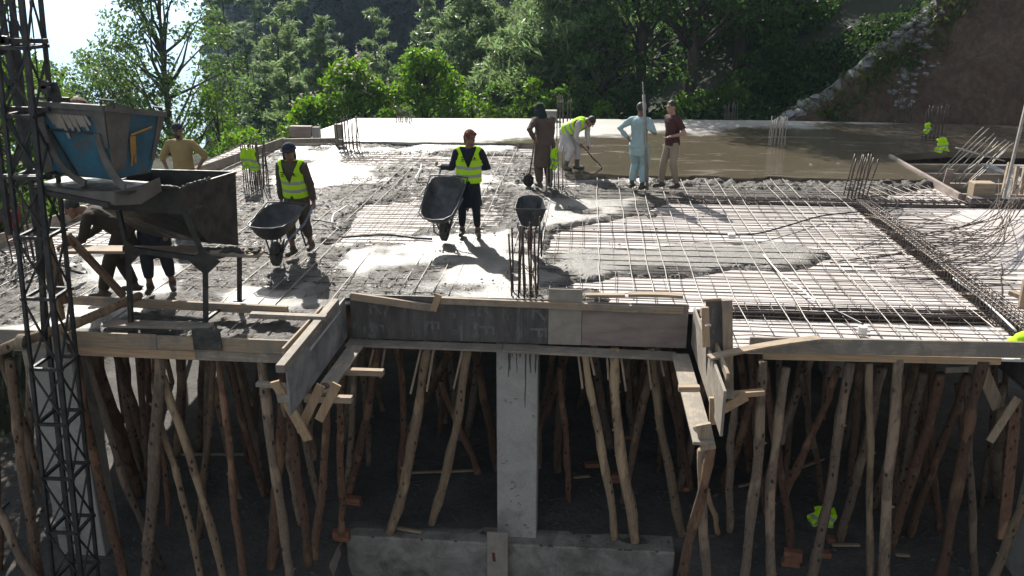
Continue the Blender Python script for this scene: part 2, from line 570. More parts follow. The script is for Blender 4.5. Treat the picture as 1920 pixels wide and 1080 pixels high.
# ------------------------------------------------------------------ terrain
def vnoise(X, Y, seed=0, octs=4, scale=1.0):
    """value noise, numpy"""
    out = np.zeros(np.broadcast(X, Y).shape)
    amp = 1.0; tot = 0
    for o in range(octs):
        r = np.random.default_rng(seed * 97 + o)
        tab = r.random((256, 256))
        x = X * scale * 2 ** o + 31.7 * o + 5000; y = Y * scale * 2 ** o + 17.3 * o + 5000
        xi = np.floor(x).astype(int); yi = np.floor(y).astype(int)
        fx = x - xi; fy = y - yi
        fx = fx * fx * (3 - 2 * fx); fy = fy * fy * (3 - 2 * fy)
        a = tab[xi % 256, yi % 256]; b = tab[(xi + 1) % 256, yi % 256]
        c = tab[xi % 256, (yi + 1) % 256]; d = tab[(xi + 1) % 256, (yi + 1) % 256]
        out += amp * ((a * (1 - fx) + b * fx) * (1 - fy) + (c * (1 - fx) + d * fx) * fy)
        tot += amp; amp *= 0.5
    return out / tot - 0.5


FLOOR = -3.72


def sstep(a, b, x):
    t = np.clip((x - a) / (b - a), 0, 1)
    return t * t * (3 - 2 * t)


def ridge_x(Y):
    """left edge of the bare cut slope at depth Y"""
    return 5.6 + (Y - 28.6) * 1.62


def ground_h(X, Y):
    X = np.asarray(X, dtype=float); Y = np.asarray(Y, dtype=float)
    z = np.full(np.broadcast(X, Y).shape, FLOOR)
    z = z - 0.9 * sstep(10.98, 10.86, Y) * sstep(-3.45, -3.25, X) * sstep(1.62, 1.5, X)
    z = z + 2.5 * sstep(-9.7, -12.3, X) * sstep(4, 8, Y) - sstep(-13.5, -30, X) * 9.5 - sstep(-30, -70, X) * 12  # left bank is added to block low sun under the deck
    # behind the building the ground climbs to slab level and on up the hill to the right
    back = sstep(27.6, 29.5, Y)
    hill = -0.75 + np.clip(Y - 30.0, 0, 200) * (-0.28 + 0.62 * sstep(-5, 12, X)) - 4.0 * sstep(-4, -16, X) - 8 * sstep(-14, -45, X)
    hill = np.maximum(hill, -60) - 60 * sstep(-60, -130, X)
    z = z * (1 - back) + hill * back
    # bare cut slope on the right
    base = 28.6 - 0.25 * np.clip(X - 12, 0, 30)
    cut = -0.25 + (Y - base) * 1.12
    ins = sstep(-0.9, 0.5, X - ridge_x(Y)) * sstep(base - 0.2, base + 0.1, Y)
    z = np.where(X > 4, z * (1 - ins) + np.maximum(cut, z) * ins, z)
    side = sstep(13.5, 19, X) * sstep(40, 20, Y)
    z = np.where(X > 13, np.maximum(z, FLOOR + side * (X - 13.5) * 0.9), z)
    return z


m, t, b = new_mat('soil')
v = coords(t)
n1 = noise_tex(t, v, 0.9, 7, 0.65, 0.4)
c = ramp(t, n1, [(0.3, (0.045, 0.042, 0.039)), (0.55, (0.10, 0.093, 0.086)), (0.75, (0.165, 0.153, 0.14))])
c = mixc(t, c, ramp(t, noise_tex(t, v, 20, 4, 0.7), [(0.3, 0.5), (0.7, 1.3)]), 0.7, 'MULTIPLY')
t.links.new(c, b.inputs['Base Color']); b.inputs['Roughness'].default_value = 0.9
bump(t, b, noise_tex(t, v, 9, 7, 0.7), 0.7, 0.06)
M['soil'] = m
m, t, b = new_mat('cut_earth')
v = coords(t)
vs_ = coords(t, (1.0, 1.0, 0.35))
n1 = noise_tex(t, v, 0.42, 8, 0.68, 0.8)
c = ramp(t, n1, [(0.25, (0.10, 0.063, 0.042)), (0.45, (0.165, 0.107, 0.073)), (0.6, (0.21, 0.145, 0.10)), (0.78, (0.32, 0.235, 0.17))])
c = mixc(t, c, ramp(t, noise_tex(t, vs_, 5, 6, 0.75), [(0.3, 0.4), (0.7, 1.5)]), 0.9, 'MULTIPLY')
c = mixc(t, c, (0.05, 0.07, 0.03), ramp(t, noise_tex(t, v, 0.9, 7, 0.75), [(0.60, 0), (0.68, 0.7)]))
t.links.new(c, b.inputs['Base Color']); b.inputs['Roughness'].default_value = 0.95
bump(t, b, noise_tex(t, v, 2.2, 9, 0.75), 1.0, 0.8)
M['cut_earth'] = m
m, t, b = new_mat('hill_soil')
v = coords(t)
c = ramp(t, noise_tex(t, v, 0.6, 7, 0.7), [(0.3, (0.012, 0.02, 0.008)), (0.55, (0.025, 0.036, 0.013)), (0.75, (0.05, 0.045, 0.025))])
t.links.new(c, b.inputs['Base Color']); b.inputs['Roughness'].default_value = 0.95
bump(t, b, noise_tex(t, v, 5, 7, 0.7), 1.0, 0.2)
M['hill_soil'] = m
M['scree'] = simple('grey_scree', [(0.3, (0.08, 0.08, 0.078)), (0.5, (0.16, 0.16, 0.156)), (0.7, (0.25, 0.25, 0.24))], 3.5, (0.85, 0.95), sc=(1, 1, 1), bs=1.0, bd=0.12, bscale=9)
M['valley_fields'] = simple('valley_fields', [(0.3, (0.12, 0.14, 0.08)), (0.5, (0.26, 0.25, 0.17)), (0.7, (0.42, 0.40, 0.33))], 0.004, (0.9, 0.95), bs=0)


def height_sheet(name, xs, ys, mat, fn, rough=0.0, rs=1.0, seed=3, smooth=True, matfn=None):
    X, Y = np.meshgrid(xs, ys)
    Z = fn(X, Y)
    if rough: Z = Z + rough * vnoise(X, Y, seed, 5, rs) * 2
    V = np.stack([X.ravel(), Y.ravel(), Z.ravel()], 1)
    nx = len(xs); ny = len(ys)
    i = np.arange(nx * ny).reshape(ny, nx)
    Fq = np.stack([i[:-1, :-1].ravel(), i[:-1, 1:].ravel(), i[1:, 1:].ravel(), i[1:, :-1].ravel()], 1)
    o = np_mesh(name, V, Fq, mat, smooth=smooth)
    if matfn is not None:
        C = V[Fq].mean(1)
        o.data.polygons.foreach_set('material_index', matfn(C).astype(np.int32))
        o.data.update()
    return o


def axis(*segs):
    out = []
    for a, b_, st in segs:
        out.extend(np.arange(a, b_, st))
    out.append(segs[-1][1])
    return np.array(out)


gx = axis((-160, -40, 8), (-40, -14, 1.6), (-14, 8, 0.22), (8, 24, 0.28), (24, 30, 1.0), (30, 160, 8))
gy = axis((-60, 2, 5), (2, 8, 1.0), (8, 14, 0.16), (14, 28, 0.5), (28, 40, 0.25), (40, 60, 1.5), (60, 240, 9))


def gfn(X, Y):
    z = ground_h(X, Y)
    cutw = sstep(-0.5, 1.0, X - ridge_x(Y)) * sstep(28.3, 29.2, Y)
    z = z + vnoise(X, Y, 5, 5, 0.8) * 0.12 + vnoise(X, Y, 8, 5, 0.33) * cutw * 1.7 + vnoise(X, Y, 9, 4, 1.4) * cutw * 0.9
    return z


def gmat(C):
    mi = np.zeros(len(C))
    mi[C[:, 1] > 28.2] = 2
    mi[(C[:, 0] < -10)] = 2
    inside = (C[:, 0] - ridge_x(C[:, 1]) > -0.3) & (C[:, 1] > 26.5)
    mi[inside & (C[:, 0] > 4)] = 1
    dd = C[:, 0] - ridge_x(C[:, 1]) - 0.25 + vnoise(C[:, 0], C[:, 1], 64, 3, 0.8) * 0.9
    mi[(np.abs(dd) < 0.36 + 0.025 * (C[:, 1] - 28)) & (C[:, 1] > 28.5)] = 3
    return mi


ground = height_sheet('ground', gx, gy, [M['soil'], M['cut_earth'], M['hill_soil'], M['scree']], gfn, matfn=gmat)
tag(ground, kind='structure')

# far wooded hillside
hx = np.linspace(-140, 420, 80)
hy = np.linspace(90, 420, 40)


def hill_h(X, Y):
    edge = sstep(-8, 10, X + 0.40 * Y + vnoise(X, Y, 22, 3, 0.02) * 14)
    return -62 + (40 + 125 * sstep(95, 230, Y)) * edge + vnoise(X, Y, 21, 4, 0.03) * 12 * edge


M['hill_wood'] = simple('wooded_hillside', [(0.3, (0.004, 0.009, 0.011)), (0.7, (0.012, 0.022, 0.024))], 0.35, (0.95, 1.0), sc=(1, 1, 0.25), bs=0)
hill = height_sheet('hill', hx, hy, M['hill_wood'], hill_h)
tag(hill, kind='structure')
# broad valley floor far below, lost in the bright air
mb = MB()
mb.add([(-12000, -100, -700), (12000, -100, -700), (12000, 16000, -700), (-12000, 16000, -700)], [(0, 1, 2, 3)])
tag(mb.build('valley', M['valley_fields'], origin=(0, 0, -700)), kind='structure')


def gh1(x, y):
    return float(gfn(np.array([x]), np.array([y]))[0])


# ------------------------------------------------------------------ vegetation
M['leaf_poplar'] = leaf_mat('leaf_poplar', (0.055, 0.10, 0.026), 2.0)
M['leaf_bright'] = leaf_mat('leaf_bright', (0.07, 0.145, 0.018), 2.2)
M['leaf_mid'] = leaf_mat('leaf_mid', (0.05, 0.10, 0.02), 2.1)
M['leaf_dark'] = leaf_mat('leaf_dark', (0.034, 0.075, 0.017), 2.0)
M['needle'] = leaf_mat('pine_needles', (0.10, 0.15, 0.065), 2.0)
M['needle_dark'] = leaf_mat('pine_needles_dark', (0.075, 0.115, 0.062), 1.8)
M['needle_far'] = leaf_mat('forest_needles', (0.010, 0.022, 0.022), 0.7, 0.4)
M['blossom'] = leaf_mat('blossom', (0.5, 0.45, 0.4), 0.8, 0.15)
M['grass'] = leaf_mat('grass_blades', (0.055, 0.085, 0.02), 1.5)


def leaf_cloud(centers, size, spread_dir=None, droop=0.4, aspect=0.55, rng=RNG):
    """one leaf-sized rhombic face per centre, random attitude"""
    n = len(centers)
    d = rng.normal(size=(n, 3))
    if spread_dir is not None: d = d * 0.8 + spread_dir
    d[:, 2] -= droop
    d /= np.linalg.norm(d, axis=1)[:, None]
    u = rng.normal(size=(n, 3))
    u -= d * (u * d).sum(1)[:, None]
    u /= np.linalg.norm(u, axis=1)[:, None]
    sz = size * rng.uniform(0.6, 1.35, n)[:, None]
    c = centers
    V = np.stack([c - d * sz * 0.5, c + u * sz * aspect * 0.5 - d * sz * 0.05, c + d * sz * 0.5, c - u * sz * aspect * 0.5 - d * sz * 0.05], 1)
    Fq = np.arange(n * 4).reshape(n, 4)
    return V.reshape(-1, 3), Fq


def limb_path(a, b_, k=4, wob=0.15):
    a = Vector(a); b_ = Vector(b_)
    L = (b_ - a).length
    pts = [a]
    for i in range(1, k):
        p = a.lerp(b_, i / k)
        p += Vector((random.uniform(-1, 1), random.uniform(-1, 1), random.uniform(-0.4, 0.9))) * wob * L * 0.35
        pts.append(p)
    pts.append(b_)
    return pts


def clumps_to_leaves(cl, per, size, rng, droop=0.4):
    """cl = list of (x,y,z,r): leaves fill a shell-heavy volume of each clump"""
    P = []
    D = []
    for (x, y, z, r) in cl:
        k = max(6, int(per * r * r))
        d = rng.normal(size=(k, 3)); d /= np.linalg.norm(d, axis=1)[:, None]
        rad = r * rng.random(k)[:, None] ** 0.45
        p = d * rad
        p[:, 2] *= 0.72
        P.append(p + np.array([x, y, z])); D.append(d * 0.8)
    P = np.concatenate(P); D = np.concatenate(D)
    return leaf_cloud(P, size, D, droop, rng=rng)


def broadleaf(name, x, y, zb, height, rad, mat, label, seed, clumps=60, per=90, leaf=0.2, trunk_r=0.16, trunk_h=0.35, gap=0.75, top=0.5, group=None, blossoms=0, lobe=None):
    rng = np.random.default_rng(seed); random.seed(seed)
    o = thing(name, label, 'tree', (x, y, zb), 0, group)
    cl = []
    zc0 = height * trunk_h
    for i in range(clumps):
        t = rng.random()
        zz = zc0 + (height - zc0) * t
        prof = math.sin(math.pi * min(0.98, 0.16 + 0.80 * t ** top)) ** 0.8
        rr = rad * prof * (0.35 + 0.65 * rng.random() ** 0.5)
        a = rng.random() * 2 * math.pi
        cl.append((math.cos(a) * rr, math.sin(a) * rr * 0.9, zz, rad * rng.uniform(0.16, 0.33) * gap))
    if lobe:
        cl = [c_ for c_ in cl if lobe(*c_)]
    tb = MB()
    tp = [Vector((0, 0, -1.0))]
    for i in range(1, 7):
        q = i / 6
        tp.append(Vector((math.sin(q * 3 + seed) * 0.12 * height * 0.15, math.cos(q * 2.3 + seed) * 0.1, height * 0.92 * q)))
    tb.tube(tp, [trunk_r * (1.15 - 0.95 * i / 6) for i in range(7)], 8, jit=0.06)
    for c_ in cl[::2]:
        zz = max(0.2 * height, c_[2] - 0.25 * height * rng.random() - 0.1 * height)
        q = min(0.95, zz / (height * 0.92))
        i = min(5, int(q * 6)); st = tp[i].lerp(tp[i + 1], q * 6 - i)
        tb.tube(limb_path(st, c_[:3], 3), [trunk_r * 0.34, trunk_r * 0.24, trunk_r * 0.15, trunk_r * 0.06], 5)
    tb.build('trunk', M['trunk'], o, local=True, smooth=True)
    V, Fq = clumps_to_leaves(cl, per, leaf, rng)
    np_mesh('crown', V, Fq, mat, o)
    if blossoms:
        bl = []
        for c_ in cl[:blossoms]:
            k = 9
            base = np.array([c_[0], c_[1] - c_[3] * 0.3, c_[2] + c_[3] * 0.75])
            bl.append(base + np.stack([rng.normal(size=k) * 0.05, rng.normal(size=k) * 0.05, np.linspace(0, 0.32, k)], 1))
        V, Fq = leaf_cloud(np.concatenate(bl), 0.12, rng=rng)
        np_mesh('blossom', V, Fq, M['blossom'], o)
    return o


def pine(name, x, y, zb, height, rad, mat, label, seed, whorls=16, per=9, first=0.2, tuft=0.5, dens=26, trunk_r=0.2, group=None, droop=0.12, conic=0.75, skip=0.15):
    """tiers of level branches carrying flat sprays of needle tufts"""
    rng = np.random.default_rng(seed); random.seed(seed)
    o = thing(name, label, 'tree', (x, y, zb), 0, group)
    tb = MB()
    lean = rng.normal(size=2) * 0.02
    tp = [Vector((lean[0] * height * q, lean[1] * height * q, height * q - 0.8 * (q == 0))) for q in np.linspace(0, 1, 6)]
    tb.tube(tp, [trunk_r * (1.1 - 1.02 * q) for q in np.linspace(0, 1, 6)], 8, jit=0.05)
    P = []; D = []
    for wv in range(whorls):
        q = first + (0.985 - first) * ((wv + rng.uniform(-0.25, 0.25)) / whorls)
        q = min(max(q, first), 0.985)
        rr = rad * ((1 - q) / (1 - first)) ** conic * rng.uniform(0.75, 1.1) + 0.08 * rad
        nb = max(3, int(per * (0.5 + 0.5 * (1 - q))))
        a0 = rng.random() * 6.28
        for k in range(nb):
            if rng.random() < skip: continue
            a = a0 + 6.283 * k / nb + rng.normal() * 0.2
            L = rr * rng.uniform(0.6, 1.15)
            dirv = np.array([math.cos(a), math.sin(a), 0.0])
            z0 = height * min(0.985, max(first * 0.8, q + rng.normal() * 0.45 * (0.985 - first) / whorls))
            tipz = z0 + L * (0.16 - droop * 2 * rng.random())
            st = Vector((lean[0] * z0, lean[1] * z0, z0))
            en = Vector((dirv[0] * L, dirv[1] * L, tipz)) + Vector((st.x, st.y, 0))
            md = st.lerp(en, 0.5) + Vector((0, 0, -0.06 * L))
            tb.tube([st, md, en], [trunk_r * 0.2 * (1.1 - q), trunk_r * 0.12 * (1.1 - q), 0.01], 4)
            m_ = max(3, int(dens * L / rad * rng.uniform(0.7, 1.2)))
            s_ = 0.25 + 0.75 * rng.random(m_) ** 0.7
            side = rng.normal(size=m_) * 0.20 * L * (0.4 + s_)
            pv = np.array([-dirv[1], dirv[0], 0.0])
            pts = np.outer(s_, np.array([en.x - st.x, en.y - st.y, 0])) + np.outer(side, pv)
            pts[:, 0] += st.x; pts[:, 1] += st.y
            pts[:, 2] = z0 + s_ * (tipz - z0) + rng.normal(size=m_) * 0.05 * L - 0.05 * L * np.sin(s_ * 3.14)
            P.append(pts); D.append(np.repeat(dirv[None] * 0.7 + np.array([[0, 0, 0.35]]), m_, 0))
    P = np.concatenate(P); D = np.concatenate(D)
    # each tuft is a spray of narrow needles-bundles
    k = 7
    Pt = np.repeat(P, k, 0); Dt = np.repeat(D, k, 0)
    Pt = Pt + rng.normal(size=Pt.shape) * tuft * 0.24
    V, Fq = leaf_cloud(Pt, tuft, Dt * 1.1, 0.05, 0.2, rng)
    tb.build('trunk', M['trunk'], o, local=True, smooth=True)
    np_mesh('crown', V, Fq, mat, o)
    return o


def P3(px, py, Y):
    return AY(px, py, Y)


def tree_at(px, py_top, Y):
    """ground point and height for a tree whose tip shows at (px, py_top) at depth Y"""
    p = AY(px, py_top, Y)
    zb = gh1(p.x, Y) - 0.1
    return p.x, Y, zb, p.z - zb


x, y, zb, h = tree_at(292, -70, 35)
broadleaf('poplar_tree', x, y, zb, h, 3.3, M['leaf_poplar'], 'tall airy light green tree rising against the white sky behind the blue skip', 3, 150, 210, 0.16, 0.2, 0.22, 0.8, 0.75)
x, y, zb, h = tree_at(395, 160, 33)
broadleaf('young_tree', x, y, zb, h, 1.5, M['leaf_bright'], 'small bright yellow green tree right behind the man in the ochre shirt', 5, 80, 260, 0.14, 0.09, 0.1, 0.95, 0.7)
x, y, zb, h = tree_at(175, 100, 36)
broadleaf('broadleaf_tree', x, y, zb, h, 2.7, M['leaf_poplar'], 'rounded light green tree between the hoist mast and the tall airy tree', 6, 110, 210, 0.16, 0.14, 0.2, 0.9, 0.7)
x, y, zb, h = tree_at(20, 165, 27)
broadleaf('broadleaf_tree', x, y, zb, h, 2.6, M['leaf_mid'], 'bushy mid green tree seen through the bars of the hoist mast', 8, 100, 220, 0.15, 0.12, 0.12, 0.95, 0.7)
for (px, py, Y, rad, lab, sd) in ((-75, 30, 18, 2.2, 'mid green tree at the left border beside the deck edge', 17), (5, 110, 22.5, 2.0, 'leafy tree behind the left bars of the hoist mast', 18), (-190, -60, 15, 2.6, 'large green tree mostly out of frame on the left', 19)):
    x, y, zb, h = tree_at(px, py, Y)
    broadleaf('broadleaf_tree', x, y, zb, h, rad, M['leaf_mid'], lab, sd, 110, 200, 0.15, 0.13, 0.1, 0.95, 0.7)
x, y, zb, h = tree_at(75, 120, 31)
broadleaf('broadleaf_tree', x, y, zb, h, 2.0, M['leaf_mid'], 'mid green tree just right of the hoist mast above the skip', 13, 90, 220, 0.15, 0.12, 0.12, 0.95, 0.7)
x, y, zb, h = tree_at(120, 250, 30)
broadleaf('shrub', x, y, zb, h, 2.6, M['leaf_mid'], 'low spreading green shrub below the blue skip', 9, 90, 220, 0.15, 0.1, 0.08, 0.95, 0.7)
x, y, zb, h = tree_at(330, 255, 30)
broadleaf('shrub', x, y, zb, h, 1.7, M['leaf_bright'], 'bright shrub beside the left elbow of the man in the ochre shirt', 10, 70, 280, 0.14, 0.08, 0.08, 0.9, 0.7)
x, y, zb, h = tree_at(450, 238, 29)
broadleaf('shrub', x, y, zb, h, 1.25, M['leaf_bright'], 'small bright shrub behind the vest hung on the left starter bars', 12, 60, 300, 0.14, 0.07, 0.08, 0.9, 0.7)
# flowering chestnuts behind the slab
x, y, zb, h = tree_at(655, 122, 31.5)
broadleaf('chestnut_tree', x, y, zb, h, 2.15, M['leaf_bright'], 'wide bright green tree with pale blossom spikes at the left corner of the slab', 14, 150, 330, 0.17, 0.15, 0.05, 0.85, 0.6, 'chestnut trees behind the slab', 42)
x, y, zb, h = tree_at(580, 190, 30.5)
broadleaf('chestnut_tree', x, y, zb, h, 1.5, M['leaf_bright'], 'low outer chestnut tree with pale blossoms hanging over the slab edge left of the others', 15, 90, 330, 0.17, 0.1, 0.04, 0.85, 0.6, 'chestnut trees behind the slab', 18)
x, y, zb, h = tree_at(795, 100, 32.5)
broadleaf('chestnut_tree', x, y, zb, h, 1.8, M['leaf_bright'], 'dense rounded green dome of a tree without blossom behind the slab', 16, 150, 340, 0.17, 0.15, 0.05, 0.85, 0.6, 'chestnut trees behind the slab')
# pines, left and middle
for (px, py, Y, rad, mat, lab, seed, wh) in (
    (412, -75, 62, 3.4, 'needle_dark', 'tallest hazy dark pine at the edge of the white sky', 31, 22),
    (505, 5, 50, 3.3, 'needle', 'broad blue green pine standing in front of the hazy dark pines on the left', 32, 17),
    (592, 30, 46, 2.2, 'needle', 'narrow dark pine directly behind the flowering tree', 33, 16),
    (460, 45, 58, 2.6, 'needle_dark', 'hazy slender pine squeezed between the tallest pine and the broad one', 34, 16),
    (640, 75, 52, 1.7, 'needle', 'short pine with a pointed top right of the narrow dark pine', 35, 12),
    (706, -8, 60, 2.9, 'needle', 'single pine standing free before the dark hillside', 36, 13),
    (870, -60, 44, 3.6, 'needle', 'big pine with long level branches right of the gap in the trees', 37, 17),
    (960, 40, 38, 2.6, 'needle', 'yellowish pine spreading over the rear edge of the slab', 38, 13),
    (1062, -170, 36, 3.3, 'needle', 'pine with a straight dark trunk in the centre behind the slab', 39, 17),
    (545, 95, 43, 2.0, 'needle', 'low bushy pine below the broad blue green pine', 40, 11),
    (480, 120, 47, 2.3, 'needle_dark', 'dark low pine behind the man with the dark head wrap', 41, 12),
    (930, -120, 56, 3.6, 'needle_dark', 'tall dark pine behind the yellowish pine', 42, 18),
    (450, -110, 66, 3.2, 'needle_dark', 'hazy pine behind the broad blue green pine, its tip above the picture', 44, 20),
    (548, -20, 58, 2.8, 'needle', 'tall pine between the broad pine and the narrow dark one', 45, 18),
    (625, 35, 57, 2.2, 'needle_dark', 'dim pointed pine behind the narrow dark pine', 46, 16),
    (800, -40, 58, 2.8, 'needle', 'tall pine left of the big pine with level branches', 47, 17),
    (1010, -120, 43, 3.2, 'needle', 'tall pine just left of the straight dark trunk', 48, 18),
    (1150, -140, 48, 3.6, 'needle_dark', 'dark pine in deep shade right of the straight trunk', 43, 17),
):
    x, y, zb, h = tree_at(px, py, Y)
    pine('pine_tree', x, y, zb, h, rad, M[mat], lab, seed, wh, 9, 0.16 if Y > 40 else 0.24, 0.42, 62, 0.22, 'pines behind the slab')
# dark mixed wood on the right
for (px, py, Y, rad, mat, lab, seed, lf, th) in (
    (1215, -400, 35, 3.0, 'leaf_dark', 'tall dark leafy tree above the man in pale blue', 51, 0.19, 0.14),
    (1325, -420, 34.5, 3.2, 'leaf_dark', 'tall dark tree with a bare leaning trunk right of the man in maroon', 52, 0.19, 0.3),
    (1425, -380, 38, 3.4, 'leaf_dark', 'dark tree nearest the foot of the bare earth slope', 53, 0.2, 0.12),
    (1130, 20, 33.5, 1.7, 'leaf_mid', 'leafy climber covered tree beside the straight pine trunk', 54, 0.17, 0.1),
    (1500, -260, 50, 4.0, 'leaf_dark', 'dark tree high on the bank behind the grey rock strip', 55, 0.22, 0.1),
    (1270, -330, 45, 3.8, 'leaf_dark', 'dark tree in the second row behind the leaning trunk', 56, 0.22, 0.1),
    (1380, -260, 52, 4.0, 'leaf_dark', 'dark tree in the back row under the top of the bank', 57, 0.22, 0.1),
    (1600, -330, 60, 4.5, 'leaf_dark', 'dark tree on the crest above the rock strip', 58, 0.24, 0.1),
    (1462, -60, 41, 2.4, 'leaf_dark', 'dark bushy tree on the bank above the foot of the rock strip', 59, 0.19, 0.06),
    (1540, -120, 47, 2.8, 'leaf_dark', 'dark bushy tree half way up beside the rock strip', 60, 0.2, 0.06),
    (1400, -60, 44, 2.8, 'leaf_dark', 'dark round tree on the bank between the leaning trunk and the rock strip', 61, 0.2, 0.06),
    (1620, -140, 54, 3.0, 'leaf_dark', 'dark bushy tree near the top of the rock strip', 62, 0.22, 0.06),
):
    x, y, zb, h = tree_at(px, py, Y)
    broadleaf('broadleaf_tree', x, y, zb, h, rad, M[mat], lab, seed, 150, 120, lf, 0.2, th, 0.95, 0.65, 'shady trees on the right')
# understorey shrubs along the rear edge of the slab
shr = [(885, 178, 31, 1.0, 'leaf_bright', 'round bright shrub right of the chestnut dome'), (935, 160, 32, 1.2, 'leaf_mid', 'mid green shrub below the yellowish pine'),
       (1000, 150, 32, 1.1, 'leaf_bright', 'bright leafy shrub behind the grey block on the slab edge'), (1045, 165, 31, 0.9, 'leaf_mid', 'low shrub at the foot of the straight pine trunk'),
       (1095, 150, 32, 1.0, 'leaf_mid', 'shrub behind the man bending with a shovel'), (1160, 165, 31.5, 0.9, 'leaf_dark', 'dark shrub left of the man in pale blue'),
       (1215, 150, 32, 1.0, 'leaf_dark', 'dark shrub right behind the upright pole'), (1280, 180, 31, 0.8, 'leaf_bright', 'sunlit grass green shrub right of the maroon shirt'),
       (1320, 170, 32, 1.0, 'leaf_mid', 'shrub at the foot of the leaning trunk'), (1375, 165, 32.5, 1.0, 'leaf_mid', 'shrub beside the far grey starter bars'),
       (1405, 130, 34, 1.1, 'leaf_dark', 'dark shrub left of the grey rock strip'), (1440, 90, 37, 1.4, 'leaf_dark', 'dark shrub half way up the bank beside the rock strip'),
       (1520, 30, 42, 1.6, 'leaf_dark', 'dark shrub high on the bank left of the rock strip'), (1600, -20, 47, 1.6, 'leaf_mid', 'shrub near the top of the rock strip'),
       (1130, 190, 30.5, 0.6, 'leaf_bright', 'smallest bright shrub touching the slab edge'), (840, 190, 30.6, 0.7, 'leaf_mid', 'small dark shrub under the chestnut dome')]
for i, (px, py, Y, rad, mat, lab) in enumerate(shr):
    x, y, zb, h = tree_at(px, py, Y)
    broadleaf('shrub', x, y, zb, max(h, 0.8), rad, M[mat], lab, 70 + i, 50, 330, 0.14, 0.06, 0.03, 0.95, 0.6, 'shrubs along the rear of the slab')

# the far wood reads as one mass
fr = np.random.default_rng(77)
Vl = []; Fl = []; base = 0
cone_n = 9
for i in range(3400):
    xx = fr.uniform(-100, 150); yy = fr.uniform(100, 230)
    zz = float(hill_h(np.array([xx]), np.array([yy]))[0])
    if zz < -30: continue
    hh = fr.uniform(9, 17); rr = hh * fr.uniform(0.16, 0.24)
    nl = 70
    q = fr.random(nl) ** 0.8
    a = fr.random(nl) * 6.283
    rad_ = rr * (1 - q) * fr.uniform(0.5, 1.1, nl) + 0.1
    C = np.stack([xx + np.cos(a) * rad_, yy + np.sin(a) * rad_, zz + hh * (0.1 + 0.9 * q)], 1)
    D = np.stack([np.cos(a), np.sin(a), np.full(nl, -0.4)], 1)
    v_, f_ = leaf_cloud(C, 1.6, D * 1.5, 0.1, 0.6, fr)
    Vl.append(v_); Fl.append(f_ + base); base += len(v_)
far = np_mesh('forest', np.concatenate(Vl), np.concatenate(Fl), M['needle_far'])
tag(far, 'dark hazy conifer forest covering the far hillside', 'forest', kind='stuff')

# grass and weeds on the bank, rocks of the slide
gr_c = []
for i in range(3600):
    yy = fr.uniform(28.9, 48); side_ = fr.random()
    xx = ridge_x(yy) + (fr.normal() * 0.5 + 1.5 if side_ < 0.6 else fr.uniform(-7, 0.5))
    if side_ >= 0.6 and fr.random() < 0.3: continue
    gr_c.append((xx, yy, 0))
gr_c = np.array(gr_c)
gr_c[:, 2] = gfn(gr_c[:, 0], gr_c[:, 1]) + 0.06
gr_c = np.repeat(gr_c, 5, 0) + fr.normal(size=(len(gr_c) * 5, 3)) * np.array([0.14, 0.14, 0.06])
v_, f_ = leaf_cloud(gr_c, 0.26, np.array([[0, 0, 0.9]]), 0.0, 0.22, fr)
g_ = np_mesh('grass', v_, f_, M['grass'])
tag(g_, 'grass and weeds growing along the edge of the bare slope', 'grass', kind='stuff')


ug = []
for i in range(9000):
    yy = 29.0 + 24 * fr.random(); xx = ridge_x(yy) - 1.5 - 9 * fr.random() ** 1.1
    if xx < 1.0: continue
    ug.append((xx, yy, 0.0))
ug = np.array(ug); ug[:, 2] = gfn(ug[:, 0], ug[:, 1]) + 0.05
tall = 0.25 + 0.9 * np.clip(vnoise(ug[:, 0], ug[:, 1], 61, 3, 0.6) + 0.25, 0, 1)
ug = np.repeat(ug, 6, 0); tall = np.repeat(tall, 6)
ug[:, 0:2] += fr.normal(size=(len(ug), 2)) * 0.25
ug[:, 2] += fr.random(len(ug)) * tall
v_, f_ = leaf_cloud(ug, 0.2, np.array([[0, -0.2, 0.5]]), 0.2, 0.55, fr)
tag(np_mesh('undergrowth', v_, f_, leaf_mat('leaf_undergrowth', (0.022, 0.048, 0.013), 1.6)), 'dark green undergrowth covering the bank left of the rock strip', 'undergrowth', kind='stuff')


def rock_mesh(mb, c, r, rng):
    rot = Matrix.Rotation(rng.uniform(0, 6), 3, 'Z') @ Matrix.Rotation(rng.uniform(-0.6, 0.6), 3, 'X')
    n0 = len(mb.v)
    mb.ball(c, (r * rng.uniform(0.8, 1.5), r * rng.uniform(0.6, 1.1), r * rng.uniform(0.4, 0.7)), 8, rot=rot)
    for i in range(n0, len(mb.v)):
        p = Vector(mb.v[i]); k = 1 + 0.45 * mnoise.noise(p * (1.6 / r) + Vector((c[0], 0, 0)))
        mb.v[i] = tuple(Vector(c) + (p - Vector(c)) * k)


mb = MB()
for i in range(1700):
    yy = 28.7 + 17 * fr.random() ** 1.2; wq = 0.36 + 0.02 * (yy - 28)
    xx = ridge_x(yy) + fr.normal() * wq * 0.8 - 0.1
    if vnoise(np.array([xx]), np.array([yy]), 63, 3, 0.7)[0] < -0.14: continue
    if fr.random() < 0.04: xx = ridge_x(yy) - fr.uniform(0.5, 3)
    r_ = 0.05 + 0.17 * fr.random() ** 2.2
    rock_mesh(mb, (xx, yy, gh1(xx, yy) + r_ * 0.05), r_, fr)
for i in range(260):
    yy = fr.uniform(29.3, 33.5); q_ = AY(1722 + fr.normal() * 16 - (33 - yy) * 4, 120, yy)
    rock_mesh(mb, (q_.x, yy, gh1(q_.x, yy) - 0.03), 0.04 + 0.12 * fr.random() ** 2, fr)
o = mb.build('rubble', M['rock'], smooth=False)
tag(o, 'strip of grey slide rock running down the edge of the bare slope', 'rubble', kind='stuff')

